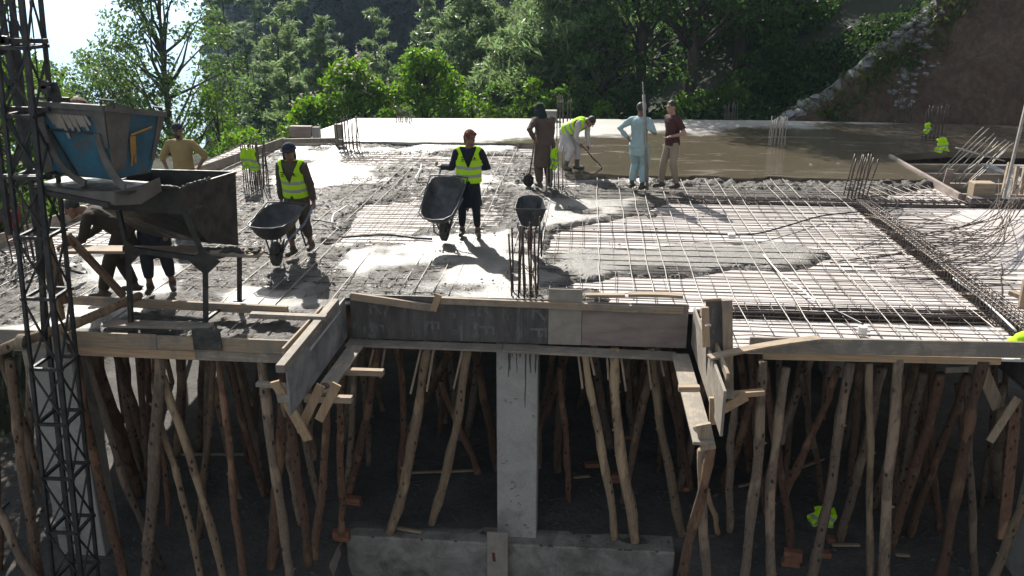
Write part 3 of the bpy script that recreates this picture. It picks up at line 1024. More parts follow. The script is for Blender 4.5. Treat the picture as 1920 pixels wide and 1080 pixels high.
# ------------------------------------------------------------------ shuttering deck
DECK = -0.13
m, t, b = new_mat('ply_deck')
v = coords(t)
br = nd(t, 'ShaderNodeTexBrick')
br.offset = 0.5
for k, val in (('Scale', 1.0), ('Mortar Size', 0.006), ('Brick Width', 2.44), ('Row Height', 1.22), ('Mortar Smooth', 0.3), ('Bias', 0.0)):
    br.inputs[k].default_value = val
br.inputs['Color1'].default_value = (0.56, 0.525, 0.505, 1)
br.inputs['Color2'].default_value = (0.47, 0.435, 0.415, 1)
br.inputs['Mortar'].default_value = (0.12, 0.10, 0.09, 1)
t.links.new(v, br.inputs['Vector'])
c = mixc(t, br.outputs[0], ramp(t, noise_tex(t, v, 1.1, 7, 0.68, 0.6), [(0.3, (0.72, 0.70, 0.70)), (0.7, (1.12, 1.1, 1.1))]), 0.9, 'MULTIPLY')
c = mixc(t, c, (0.27, 0.25, 0.23), ramp(t, noise_tex(t, v, 2.4, 7, 0.75, 0.5), [(0.60, 0), (0.70, 0.7)]))
t.links.new(c, b.inputs['Base Color'])
b.inputs['Roughness'].default_value = 0.7
bump(t, b, noise_tex(t, v, 14, 5), 0.15, 0.01)
M['ply'] = m

deck_root = thing('formwork_deck', 'pinkish plywood shuttering deck under the reinforcement with dark beam trenches', 'deck', (0, 9.3, DECK))


def deck_sheet(x0, x1, y0, y1, top=DECK, th=0.03):
    mb = MB()
    mb.box(((x0 + x1) / 2, (y0 + y1) / 2, top - th / 2), (x1 - x0, y1 - y0, th))
    return mb.build('plywood', M['ply'], deck_root)


PB0, PB1 = 10.72, 11.06       # trench near the front
PD0, PD1 = 5.24, 5.62         # trench running into depth
PT0, PT1 = 17.2, 17.5         # far trench
for a_ in ((-9.5, -3.12, 9.32, PB1), (-3.12, 1.55, 10.95, PB1), (1.55, PD0, 9.66, PB0), (-9.5, 1.55, PB1, PT0), (1.55, PD0, PB1, PT0), (PD1, 10.6, 9.66, PT0),
           (-9.5, 1.55, PT0, PT1), (-9.2, 7.5, PT1, 23.3)):
    deck_sheet(*a_)


def trench(x0, x1, y0, y1, zb=-0.55):
    mb = MB()
    mb.box(((x0 + x1) / 2, (y0 + y1) / 2, zb), (x1 - x0 + 0.1, y1 - y0 + 0.1, 0.03))
    for s in (0, 1):
        if x1 - x0 > y1 - y0:
            mb.box(((x0 + x1) / 2, (y0 - 0.017, y1 + 0.017)[s], (zb + DECK - 0.03) / 2 - 0.0), (x1 - x0 + 0.1, 0.03, DECK - 0.036 - zb))
        else:
            mb.box(((x0 - 0.017, x1 + 0.017)[s], (y0 + y1) / 2, (zb + DECK - 0.03) / 2), (0.03, y1 - y0 + 0.1, DECK - 0.036 - zb))
    mb.build('trench_form', M['film_ply'], deck_root)


trench(1.6, PD0 - 0.06, PB0, PB1)
trench(PD0, PD1, 9.75, PT0 - 0.07)
trench(1.6, 8.6, PT0, PT1)
# joists under the deck
mb = MB()
for yy in np.arange(9.9, 23, 1.1):
    mb.box((0.4 if yy > 11.1 else (-6.3), yy, DECK - 0.09), (19.2 if yy > 11.1 else 6.2, 0.09, 0.11))
mb.build('joist', M['plank_x'], deck_root)

# ------------------------------------------------------------------ concrete
m, t, b = new_mat('slab_finish')
v = coords(t)
n1 = noise_tex(t, v, 0.55, 6, 0.6, 0.5)
c = ramp(t, n1, [(0.3, (0.30, 0.285, 0.26)), (0.55, (0.37, 0.355, 0.33)), (0.75, (0.45, 0.435, 0.41))])
# cement film wet in front, paler elsewhere; rear right also carries painted tree shade
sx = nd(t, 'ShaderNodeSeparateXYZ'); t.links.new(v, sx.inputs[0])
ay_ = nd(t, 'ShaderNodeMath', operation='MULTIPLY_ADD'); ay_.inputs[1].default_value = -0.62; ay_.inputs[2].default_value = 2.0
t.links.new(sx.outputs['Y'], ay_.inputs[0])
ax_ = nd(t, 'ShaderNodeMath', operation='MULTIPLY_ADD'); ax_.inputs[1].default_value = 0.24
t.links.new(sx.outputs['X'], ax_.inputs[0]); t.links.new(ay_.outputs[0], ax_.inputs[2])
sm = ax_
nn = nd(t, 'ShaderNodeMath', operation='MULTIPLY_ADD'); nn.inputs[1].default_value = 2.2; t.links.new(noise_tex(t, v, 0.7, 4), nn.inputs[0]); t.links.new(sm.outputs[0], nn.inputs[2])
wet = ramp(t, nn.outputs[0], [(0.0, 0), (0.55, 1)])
M['_wet_shade'] = wet
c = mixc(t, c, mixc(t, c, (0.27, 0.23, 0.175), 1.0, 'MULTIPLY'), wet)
t.links.new(c, b.inputs['Base Color'])
r0 = ramp(t, wet, [(0, 0.46), (1, 0.16)])
glz = noise_tex(t, coords(t, (0.35, 1.6, 1)), 1.6, 6, 0.7, 0.8)
gl = nd(t, 'ShaderNodeMath', operation='MULTIPLY_ADD'); gl.use_clamp = True; gl.inputs[1].default_value = 1.0
t.links.new(ramp(t, glz, [(0.55, 0), (0.66, 0.24)]), gl.inputs[0]); t.links.new(r0, gl.inputs[2])
t.links.new(gl.outputs[0], b.inputs['Roughness'])
b.inputs['Specular IOR Level'].default_value = 1.0
bump(t, b, noise_tex(t, coords(t, (1, 2.5, 1)), 3.0, 6, 0.65), 0.10, 0.03)
M['slab_finish'] = m
del M['_wet_shade']

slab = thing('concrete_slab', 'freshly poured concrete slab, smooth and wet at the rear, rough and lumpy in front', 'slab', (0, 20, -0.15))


def poly_mesh(name, pts, z0, z1, mat, parent, off):
    mb = MB()
    n = len(pts)
    vs = [(p[0], p[1], z0) for p in pts] + [(p[0], p[1], z1) for p in pts]
    fs = [tuple(range(n - 1, -1, -1)), tuple(range(n, 2 * n))] + [(i, (i + 1) % n, n + (i + 1) % n, n + i) for i in range(n)]
    mb.add(vs, fs)
    return mb.build(name, mat, parent)


sm_out = [(-7.95, 23.35), (-7.25, 27.75), (-2.1, 28.1), (5.7, 28.3), (15.5, 27.6), (15.5, 23.1), (9.2, 23.0), (7.55, 22.3), (7.45, 19.5)]
edge = []
for i in range(46):
    xx = 7.2 - i * (7.2 + 0.15) / 45
    edge.append((xx, 19.25 + 0.35 * mnoise.noise(Vector((xx * 1.3, 0, 3))) + 0.12 * mnoise.noise(Vector((xx * 5, 0, 8)))))
for i in range(12):
    yy = 19.4 + i * 3.7 / 11
    edge.append((-0.35 - i * 0.05 + 0.25 * mnoise.noise(Vector((0, yy * 1.4, 5))), yy))
for i in range(36):
    xx = -0.9 - i * 6.9 / 35
    edge.append((xx, 23.3 + 0.18 * mnoise.noise(Vector((xx * 1.6, 2, 3))) + 0.05 * mnoise.noise(Vector((xx * 6, 2, 8)))))
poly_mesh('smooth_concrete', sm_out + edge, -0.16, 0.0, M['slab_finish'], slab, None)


def in_poly(X, Y, poly):
    inside = np.zeros(X.shape, bool)
    n = len(poly)
    for i in range(n):
        x0, y0 = poly[i]; x1, y1 = poly[(i + 1) % n]
        cond = ((y0 > Y) != (y1 > Y))
        xi = (x1 - x0) * (Y - y0) / ((y1 - y0) if abs(y1 - y0) > 1e-9 else 1e-9) + x0
        inside ^= cond & (X < xi)
    return inside


def wpoly(px):
    return [(G(a_, b_).x, G(a_, b_).y) for a_, b_ in px]


def blur(a_, k):
    for ax2 in (0, 1):
        c_ = np.cumsum(np.pad(a_, [(k + 1, k) if i == ax2 else (0, 0) for i in range(2)], mode='edge'), axis=ax2)
        n_ = a_.shape[ax2]
        a_ = (np.take(c_, np.arange(2 * k + 1, 2 * k + 1 + n_), axis=ax2) - np.take(c_, np.arange(0, n_), axis=ax2)) / (2 * k + 1)
    return a_


blur_ = blur
st_ = 0.034
cx = np.arange(-9.45, 7.5, st_); cy = np.arange(9.34, 23.5, st_)
CX, CY = np.meshgrid(cx, cy)
jx = CX + vnoise(CX, CY, 41, 4, 1.2) * 0.9; jy = CY + vnoise(CX, CY, 42, 4, 1.2) * 0.9
FULL = [[(-200, 640), (-40, 440), (230, 395), (450, 318), (535, 270), (665, 266), (960, 262), (1010, 300), (965, 330), (1010, 345), (1235, 325), (1790, 322), (1700, 350), (1640, 360), (1240, 366), (1230, 392), (1120, 405), (1040, 425), (1000, 470), (1040, 462), (1300, 448), (1450, 443), (1575, 466), (1450, 490), (1300, 500), (1100, 512), (1050, 530), (1130, 548), (1100, 556), (655, 552), (640, 566), (560, 640), (-200, 690)]]
HOLE = [([(650, 280), (960, 283), (965, 300), (800, 312), (650, 305)], 0.75), ([(640, 398), (700, 366), (800, 376), (800, 440), (700, 450), (600, 452)], 0.98),
        ([(740, 350), (965, 352), (945, 400), (900, 432), (740, 400)], 0.72), ([(-40, 450), (200, 398), (330, 385), (250, 425), (150, 470), (0, 478)], 0.9),
        ([(630, 470), (680, 445), (640, 500), (560, 520)], 0.5), ([(620, 330), (760, 320), (830, 340), (700, 352)], 0.45)]
mk = np.zeros(CX.shape)
for p in FULL: mk[in_poly(jx, jy, wpoly(p))] = 1
for p, k in HOLE:
    hh = in_poly(jx, jy, wpoly(p)); mk[hh] = np.minimum(mk[hh], 1 - k)
mk[in_poly(CX, CY, [(-0.2, 19.6), (7.6, 19.6), (7.6, 24), (-0.2, 24)])] = 0.9


mk = blur(blur(mk, 2), 1)
lump = np.abs(vnoise(CX, CY, 51, 5, 2.2)) * 2
lump2 = vnoise(CX, CY, 52, 3, 7.5)
edge_band = np.clip(4 * mk * (1 - mk), 0, 1)
SM = [[(640, 470), (740, 440), (960, 428), (1005, 465), (1005, 548), (700, 552), (640, 560), (580, 520)], [(530, 500), (640, 492), (640, 575), (400, 585), (420, 540)], [(600, 285), (760, 296), (710, 335), (560, 348), (480, 335)],
      [(1015, 368), (1225, 362), (1110, 408), (1010, 425)], [(1010, 305), (1240, 300), (1240, 332), (990, 345)], [(-40, 590), (200, 535), (240, 585), (130, 625), (-40, 630)], [(500, 268), (960, 262), (990, 276), (640, 285), (500, 300)],
      [(150, 470), (330, 500), (330, 540), (150, 545)], [(860, 330), (1000, 318), (1010, 345), (900, 350)]]
kx = CX + vnoise(CX, CY, 47, 4, 0.9) * 1.3; ky = CY + vnoise(CX, CY, 48, 4, 0.9) * 1.3
sz = np.zeros(CX.shape)
for p in SM: sz[in_poly(kx, ky, wpoly(p))] = 1
sz *= sstep(-0.16, -0.02, vnoise(CX, CY, 57, 4, 1.3))
sz[in_poly(kx, ky, wpoly([(1040, 462), (1300, 448), (1450, 443), (1575, 466), (1450, 486), (1300, 496), (1100, 508), (1040, 512)]))] = 0.72
smoothz = blur_(sz, 2)
dark_ridge = np.exp(-((CY - 19.05 - 0.25 * vnoise(CX, CY, 58, 3, 0.8)) / 0.30) ** 2) * (CX > -0.6)
fine = np.abs(vnoise(CX, CY, 53, 4, 4.5)) * 2
streak = vnoise(CX * 0.55, CY * 1.5, 54, 4, 1.6)
rough_w = (1 - 0.85 * smoothz)
thin = 1 - 0.72 * sstep(-0.2, 0.6, CX) * (CY < 18.4)
low_r = sstep(0.0, 0.8, CX) * (CY < 18.4)
level = -0.175 + mk * (0.115 + 0.018 * smoothz - 0.022 * low_r)
h_ = level + (0.075 * fine - 0.03 + 0.05 * lump + 0.055 * lump2 + 0.07 * streak) * rough_w * thin * sstep(0.15, 0.7, mk) + edge_band * (0.012 + 0.05 * lump2 + 0.04 * fine) * thin + 0.06 * dark_ridge * (0.4 + lump2 * 2) * mk
h_ = np.minimum(h_, 0.045)
h_ += (vnoise(CX, CY, 59, 2, 0.5)) * 0.03 * mk
rear = sstep(23.0, 23.4, CY) * (CX < -0.6)
V = np.stack([CX.ravel(), CY.ravel(), h_.ravel()], 1)
ny_, nx_ = CX.shape
i_ = np.arange(nx_ * ny_).reshape(ny_, nx_)
Fq = np.stack([i_[:-1, :-1].ravel(), i_[:-1, 1:].ravel(), i_[1:, 1:].ravel(), i_[1:, :-1].ravel()], 1)
mm_ = h_.ravel()[Fq].max(1)
C_ = V[Fq].mean(1)
keep = (mm_ > DECK - 0.012)
keep &= ~((C_[:, 1] < 10.98) & (C_[:, 0] > -3.16))
keep &= ~((C_[:, 0] > 7.45) & (C_[:, 1] > 17.5))
ins_sm = in_poly(C_[:, 0], C_[:, 1], [(p[0], p[1]) for p in sm_out + edge])
keep &= ~(ins_sm & (mm_ < 0.0))
Fq = Fq[keep]
V[:, 0:2] += RNG.normal(size=(len(V), 2)) * 0.008
oo = np_mesh('rough_concrete', V - np.array([0, 20, -0.15]), Fq, M['rough_concrete'], slab, smooth=True)
at_ = oo.data.attributes.new('trowel', 'FLOAT', 'POINT')
at_.data.foreach_set('value', smoothz.ravel().astype(np.float32))

# loose crumbs of wet concrete thrown about
cr = MB()
for i in range(420):
    xx = random.uniform(-8.5, 6.5); yy = random.uniform(9.6, 19.6)
    if xx > 1 and random.random() < 0.45: continue
    if yy < 11 and xx > -3.2: continue
    r_ = random.uniform(0.008, 0.022)
    cr.ball((xx, yy, -0.01 if xx < 0 else -0.10), (r_, r_ * 0.9, r_ * 0.7), 6)
o = cr.build('crumbs', M['rough_concrete'], smooth=False)
tag(o, 'scattered crumbs of wet concrete lying over deck and bars', 'crumbs', kind='stuff')

# ------------------------------------------------------------------ reinforcement
mat_root = thing('rebar_mat', 'tied grid of steel bars spread over the pinkish plywood deck', 'reinforcement', (0, 9.7, DECK))
RB = 0.0085


def bar(name, pts, r=RB, mat='rebar', parent=None, n=6):
    mb = MB()
    mb.tube(pts, r, n)
    return mb.build(name, M[mat], parent if parent is not None else mat_root, smooth=True)


def wob(a_, b_, k=7, amp=0.012):
    a_ = Vector(a_); b_ = Vector(b_)
    return [a_.lerp(b_, i / k) + Vector((random.uniform(-amp, amp), random.uniform(-amp, amp), random.uniform(-amp * 0.6, amp * 0.6))) for i in range(k + 1)]


nb = 0
yy = 9.8
while yy < 23.0 and nb < 97:                         # bars lying across, two layers
    x0 = 1.70 if yy < 11.0 else -9.2
    x1 = 5.3 if yy < 11 else (6.3 + random.uniform(0, 0.9) if yy < 17.2 else 7.3)
    for dy_, dz_ in ((0, -0.092), (random.uniform(0.03, 0.07), -0.062)):
        bar('cross_bar', wob((x0 + random.uniform(-0.1, 0.1), yy + dy_, dz_), (x1, yy + dy_ + random.uniform(-0.05, 0.05), dz_), 10), 0.0065)
        nb += 1
    yy += random.uniform(0.25, 0.32)
nb = 0
xx = -9.1
while xx < 5.2:                                    # bars running into depth
    y0 = 9.45 if xx < -3.2 else (11.02 if xx < 1.6 else 9.72)
    y1 = 23.0 if xx < -0.6 else 19.3
    dx = (xx + 9.1) / 14 * 0.0
    top = random.random() < 0.5
    zz = -0.066 if not top else -0.045
    bar('long_bar', wob((xx, y0 + random.uniform(0, 0.12), zz), (xx + 0.05 + dx, y1 + random.uniform(-0.2, 0.1), zz), 12, 0.014), RB * (0.95 if top else 0.75), 'rebar_light' if top else 'rebar')  # top bars paler: sun glint put into their colour
    xx += random.choice((0.19, 0.23, 0.27))
for xx in np.arange(5.75, 7.4, 0.23):
    bar('long_bar', wob((xx, 17.55, -0.06), (xx + 0.2, 19.4, -0.06), 5))
    bar('long_bar', wob((xx + 0.1, 17.0, -0.03), (xx - 0.3, 19.0, -0.03), 5))


def cage(label, a_, b_, w_, h_c, step, zt, name='beam_cage'):
    a_ = Vector(a_); b_ = Vector(b_)
    d = (b_ - a_).normalized(); sd = Vector((-d.y, d.x, 0))
    root = thing(name, label, 'beam cage', a_ + Vector((0, 0, zt - h_c)), 0, 'beam reinforcement cages')
    for k in (-1, -0.34, 0.34, 1):
        for zz in (zt, zt - h_c, zt - h_c * 0.45):
            if zz != zt and abs(k) < 0.5 and zz != zt - h_c: continue
            off = sd * (k * w_ / 2) + Vector((0, 0, zz))
            bar('main_bar', wob(a_ + off, b_ + off, 10, 0.01), 0.012, 'rebar', root)
    L = (b_ - a_).length
    n_ = min(95, int(L / step))
    for i in range(n_):
        c_ = a_ + d * (L * (i + 0.5) / n_)
        mb = MB()
        hw = w_ / 2 + 0.014
        p = [c_ + sd * hw + Vector((0, 0, zt + 0.016)), c_ - sd * hw + Vector((0, 0, zt + 0.016)), c_ - sd * hw + Vector((0, 0, zt - h_c)), c_ + sd * hw + Vector((0, 0, zt - h_c)), c_ + sd * hw + Vector((0, 0, zt + 0.05))]
        mb.tube(p, 0.006, 5)
        mb.build('stirrup', M['rebar'], root, smooth=True)
    return root


cage('dark beam cage in the trench close to the front edge plank', (1.75, 10.89, 0), (5.2, 10.92, 0), 0.24, 0.34, 0.16, -0.05)
cage('long beam cage slanting away between the grid and the bare plywood', (5.43, 9.8, 0), (5.43, 17.1, 0), 0.27, 0.42, 0.11, 0.02)
cage('beam cage across the rear of the grid at the foot of the right starter bars', (1.7, 17.35, 0), (8.4, 17.35, 0), 0.22, 0.34, 0.2, -0.04)
bar_l = bar
# pile of loose thin bars bent over the bare plywood
lb = thing('loose_bars', 'tangled heap of bent loose bars fanning from the pile at the right edge', 'loose bars', (6.4, 13.0, DECK))
p_hub = G(1875, 465); p_hub.z = 0.25
for i in range(34):
    k = i / 33
    far_ = G(random.uniform(1560, 1830), random.uniform(390, 520)); far_.z = random.uniform(-0.03, 0.05)
    md = p_hub.lerp(far_, 0.5) + Vector((random.uniform(0.1, 0.5), random.uniform(-0.5, -0.1), random.uniform(-0.18, 0.02)))
    p2 = G(random.uniform(1860, 1925), random.uniform(370, 470)); p2.z = random.uniform(0.15, 0.6)
    pts = []
    P_ = [p2, p_hub + Vector((random.uniform(-0.15, 0.15), random.uniform(-0.3, 0.3), random.uniform(-0.2, 0.05))), md, far_]
    for s in range(13):
        u = s / 12
        q0 = P_[0].lerp(P_[1], u); q1 = P_[1].lerp(P_[2], u); q2 = P_[2].lerp(P_[3], u)
        pts.append(q0.lerp(q1, u).lerp(q1.lerp(q2, u), u))
    for q_ in pts: q_.z = max(q_.z, DECK + 0.012)
    bar('loose_bar', pts, 0.006, random.choice(('rebar', 'rebar', 'rebar_rust')), lb, 5)
for (a_, b_) in (((1800, 385), (1600, 455)), ((1640, 412), (1770, 470)), ((1655, 405), (1790, 440)), ((1720, 432), (1880, 395)), ((1640, 470), (1835, 432)), ((1560, 480), (1760, 452)), ((1880, 585), (1880, 480)), ((1775, 395), (1905, 530)), ((1790, 400), (1860, 470)), ((1670, 508), (1910, 512)), ((1740, 520), (1905, 520)), ((1680, 460), (1780, 466)), ((1640, 436), (1780, 443))):
    a3 = G(*a_); b3 = G(*b_); a3.z = b3.z = DECK + 0.02
    bar('loose_bar', wob(a3, b3, 6, 0.03), 0.009, 'rebar_rust' if random.random() < 0.5 else 'rebar_light', lb, 5)

# starter bars of the columns
def starters(label, px, py, n_, w_, h_s, rows, zb=0.0, mat='rebar_rust', lean=(0, 0), d_=0.3):
    p = G(px, py)
    root = thing('starter_bars', label, 'starter bars', (p.x, p.y, zb), 0, 'column starter bars')
    k = 0
    for j in range(rows):
        for i in range(n_):
            if rows > 2 and 0 < j < rows - 1 and 0 < i < n_ - 1: continue
            a_ = Vector((p.x - w_ / 2 + w_ * i / max(1, n_ - 1), p.y + (j - (rows - 1) / 2) * d_ / max(1, rows - 1), zb - 0.1))
            hh = h_s * random.uniform(0.86, 1.08)
            b_ = a_ + Vector((lean[0] + random.uniform(-0.05, 0.05), lean[1] + random.uniform(-0.03, 0.03), hh + 0.1))
            bar('starter_bar', wob(a_, b_, 4, 0.008), 0.0125, mat, root, 6)
            k += 1
    if h_s > 0.4:
        for zz in (0.05, h_s * 0.3):
            mb = MB()
            q = [Vector((p.x + sx_ * (w_ / 2 + 0.02) + lean[0] * 0.2, p.y + sy_ * (d_ / 2 + 0.02), zb + zz)) for sx_, sy_ in ((-1, -1), (1, -1), (1, 1), (-1, 1), (-1, -1))]
            mb.tube(q, 0.006, 5); mb.build('stirrup', M['rebar'], root)
    return root


s_front = starters('rusty starter bars standing in front of the parked wheelbarrow', 984, 546, 5, 0.33, 0.95, 2, 0.0, 'rebar_rust', (0.0, -0.02), 0.2)
starters('grey starter bars leaning right at the end of the slanting beam cage', 1603, 362, 6, 0.36, 0.78, 2, -0.02, 'rebar', (0.10, 0.0), 0.26)
starters('lone group of grey starter bars on the wet brown slab', 1455, 274, 5, 0.36, 0.78, 2, 0.0, 'rebar_light', (0.03, 0), 0.3)
starters('starter bars beside the square post at the left corner of the smooth slab', 656, 276, 6, 0.46, 0.75, 2, 0.0, 'rebar', (0, 0), 0.3)
starters('tall starter bars next to the man with the wrapped head', 1056, 262, 5, 0.34, 1.15, 2, 0.0, 'rebar', (0, 0), 0.3)
starters('short starter bars on the white rear edge of the slab', 757, 229, 5, 0.42, 0.42, 2, 0.0, 'rebar', (0.02, 0), 0.3)
starters('close packed starter bars the yellow vest hangs on, at the left edge', 481, 346, 9, 0.42, 0.95, 2, -0.02, 'rebar', (0, 0), 0.35)
starters('starter bars hidden behind the legs of the brown shirted man', 1040, 350, 5, 0.34, 0.85, 2, -0.02, 'rebar_light', (0, 0), 0.22)
starters('dim starter bars against the foot of the earth slope', 1695, 229, 6, 0.5, 0.75, 2, 0.0, 'rebar', (0, 0), 0.3)
starters('starter bars at the far left beside the hoist mast', 62, 478, 6, 0.45, 0.95, 2, -0.02, 'rebar_rust', (0, 0), 0.35)
starters('faint starter bars in the shade by the rock strip', 1370, 224, 5, 0.36, 0.55, 2, 0.0, 'rebar', (0, 0), 0.3)
starters('starter bars behind the tilted stair bars', 1750, 262, 6, 0.5, 0.9, 2, 0.0, 'rebar', (0, 0), 0.3)

# rail of tilted bars of the stair
sb = thing('stair_bars', 'row of pale parallel bars sticking up at a slant from the stair opening', 'stair bars', (7.8, 18.0, -0.3))
for i, ((xa, ya), (xb, yb)) in enumerate((((1752, 332), (1845, 238)), ((1760, 334), (1853, 240)), ((1776, 338), (1865, 250)), ((1768, 328), (1849, 256)), ((1790, 344), (1868, 258)), ((1798, 346), (1873, 264)), ((1785, 342), (1886, 262)), ((1806, 350), (1892, 266)), ((1814, 350), (1900, 268)), ((1806, 352), (1897, 270)))):
    a3 = G(xa, ya, -0.1); b3 = AY(xb, yb, a3.y - 0.5 + 0.09 * i)
    bar('stair_bar', wob(a3, b3, 5, 0.012), 0.011, 'rebar_light', sb)
a3 = AY(1792, 277, 17.6); b3 = AY(1884, 302, 17.6)
bar('tie_bar', [a3, b3], 0.016, 'rebar_light', sb)

# ------------------------------------------------------------------ edge boards and formwork
def plank(name, label, a_, b_, wd, ht, mat, cat='plank', up=(0, 0, 1), bend=0.0, n=1, group=None):
    """sawn board from a_ to b_: wd across, ht along up; ends slightly uneven"""
    mb = MB()
    mb.beam(a_, b_, wd, ht, up, bend=bend, n=n)
    o = mb.build(name, M[mat], bevel=0.004)
    return tag(o, label, cat, group)


# front edge, left part
plank('edge_plank', 'weathered edge plank under the feet of the black hopper', (-6.02, 9.27, -0.075), (-4.95, 9.27, -0.085), 0.04, 0.19, 'plank_x')
plank('edge_plank', 'pale end of the front edge plank left of the bracket', (-4.945, 9.272, -0.085), (-3.24, 9.272, -0.095), 0.042, 0.17, 'plank_x')
plank('edge_plank', 'grey edge plank left of the hoist mast', (-9.6, 9.3, -0.07), (-6.1, 9.28, -0.07), 0.04, 0.17, 'plank_grey_x')
plank('bearer_plank', 'warm coloured bearer plank below the left edge plank, carried on props', (-6.02, 9.31, -0.235), (-4.5, 9.31, -0.245), 0.07, 0.115, 'plank_new_x')
plank('bearer_plank', 'grey bearer plank below the edge, ending at the left bracket', (-4.495, 9.315, -0.245), (-3.2, 9.315, -0.25), 0.07, 0.12, 'plank_grey_x')
plank('bearer_plank', 'dark bearer plank left of the mast', (-9.6, 9.34, -0.22), (-6.1, 9.34, -0.22), 0.07, 0.11, 'plank_grey_x')
plank('edge_plank', 'long grey edge plank in front of the bare bar grid', (1.98, 9.62, -0.03), (6.6, 9.66, 0.01), 0.045, 0.19, 'plank_grey_x')
plank('bearer_plank', 'new orange bearer plank on the props below the right edge', (2.15, 9.66, -0.175), (4.82, 9.68, -0.16), 0.06, 0.085, 'plank_new_x')
plank('loose_plank', 'curved pale plank lying across the right front corner', (1.46, 9.15, -0.01), (2.75, 9.56, 0.10), 0.13, 0.03, 'plank_x', bend=0.025, n=8)
# slab edge far left and step
a_ = G(-30, 462); b_ = G(450, 296)
plank('edge_plank', 'long side board along the left edge of the deck', (a_.x, a_.y, -0.02), (b_.x, b_.y, -0.0), 0.04, 0.26, 'plank_grey_y')
a_ = G(452, 296); b_ = G(535, 266)
plank('edge_plank', 'short side board leading up to the step of the smooth slab', (a_.x, a_.y, 0.0), (b_.x, b_.y, 0.0), 0.04, 0.26, 'plank_grey_y')
a_ = G(530, 268); b_ = G(640, 266)
plank('edge_plank', 'low grey kerb board between the rough and the smooth concrete', (a_.x, a_.y, 0.05), (b_.x, b_.y, 0.05), 0.08, 0.12, 'plank_grey_x')
a_ = G(538, 262)
mbx = MB(); mbx.box((a_.x + 0.28, a_.y + 0.4, 0.17), (0.62, 0.2, 0.3)); mbx.box((a_.x + 0.72, a_.y + 0.38, 0.15), (0.2, 0.2, 0.3), mi=1)
tag(mbx.build('block_stack', [M['film_pink'], M['block']], bevel=0.01), 'pinkish block and grey block side by side at the left rear corner', 'blocks')
a_ = G(640, 268)
plank('timber_post', 'square grey post at the kerb beside starter bars', (a_.x - 0.05, a_.y, -0.05), (a_.x - 0.05, a_.y, 0.5), 0.2, 0.2, 'plank_grey_z', up=(0, 1, 0), cat='post')
a_ = G(1040, 226)
mbx = MB(); mbx.box((a_.x - 0.2, a_.y, 0.13), (0.5, 0.35, 0.32)); mbx.box((a_.x - 0.2, a_.y, 0.3), (0.54, 0.39, 0.03))
tag(mbx.build('concrete_block', M['block'], bevel=0.015), 'grey concrete block on the rear slab edge beside the man with the wrapped head', 'block')

# recessed beam face
def ply_panel(name, label, x0, x1, z0, z1, y, mat, cat='form panel', th=0.024, group='beam form panels'):
    mb = MB(); mb.box(((x0 + x1) / 2, y, (z0 + z1) / 2), (x1 - x0, th, z1 - z0))
    o = mb.build(name, M[mat], bevel=0.003)
    return tag(o, label, cat, group)


YF = 10.92
pn = ply_panel('shuttering_board', 'dark film faced form panel with faded stencilled letters', -3.06, -0.40, -0.63, 0.0, YF, 'film_ply')
ply_panel('shuttering_board', 'pale cement coated form board rising above the beam left of the pinkish panel', -0.395, 0.045, -0.63, 0.15, YF - 0.004, 'film_tan')
ply_panel('shuttering_board', 'worn pinkish brown form panel on the right of the recess', 0.05, 1.43, -0.63, -0.02, YF, 'film_pink')


def lettering(parent, txt, loc, size, rot, mat='stencil', name='lettering', ext=0.0015, sx_=1.0):
    cu = bpy.data.curves.new('t', 'FONT'); cu.body = txt; cu.size = size; cu.extrude = ext
    cu.align_x = 'CENTER'; cu.align_y = 'CENTER'
    tmp = bpy.data.objects.new('t', cu); COL.objects.link(tmp)
    me = bpy.data.meshes.new_from_object(tmp.evaluated_get(bpy.context.evaluated_depsgraph_get()))
    bpy.data.objects.remove(tmp); bpy.data.curves.remove(cu)
    me.transform(Matrix.Translation(Vector(loc) - ORG[parent.name]) @ rot @ Matrix.Diagonal((sx_, 1, 1, 1)))
    me.materials.clear(); me.materials.append(M[mat])
    me.name = name
    return link_mesh(name, me, parent)


RX = Matrix.Rotation(R(90), 4, 'X')
RV = RX @ Matrix.Rotation(R(-90), 4, 'Z')
def lx(px): return AY(px, 600, YF).x
for px, ch, zz, sz in ((704, 'R', -0.17, 0.34), (704, 'F', -0.47, 0.3), (808, 'F', -0.40, 0.30), (908, 'R', -0.16, 0.34), (909, 'F', -0.45, 0.34), (1008, 'R', -0.18, 0.34), (1008, 'F', -0.46, 0.34)):
    lettering(pn, ch, (lx(px), YF - 0.0135, zz), sz, RX if ch == 'R' else RX @ Matrix.Rotation(R(-90), 4, 'Z'))
for px, ch, zz in ((754, 'S', -0.26), (755, 'D', -0.50), (853, 'S', -0.26), (853, 'D', -0.50), (952, 'S', -0.27), (952, 'D', -0.5)):
    lettering(pn, ch, (lx(px), YF - 0.0135, zz), 0.1, RX)
for px in (786, 885):
    lettering(pn, 'METER', (lx(px), YF - 0.0135, -0.3), 0.085, RV)
for px in (778, 797, 877, 897, 978, 990):
    mb = MB(); mb.box((lx(px), YF - 0.0135, -0.32), (0.008, 0.003, 0.5)); mb.build('print_line', M['stencil'], pn)

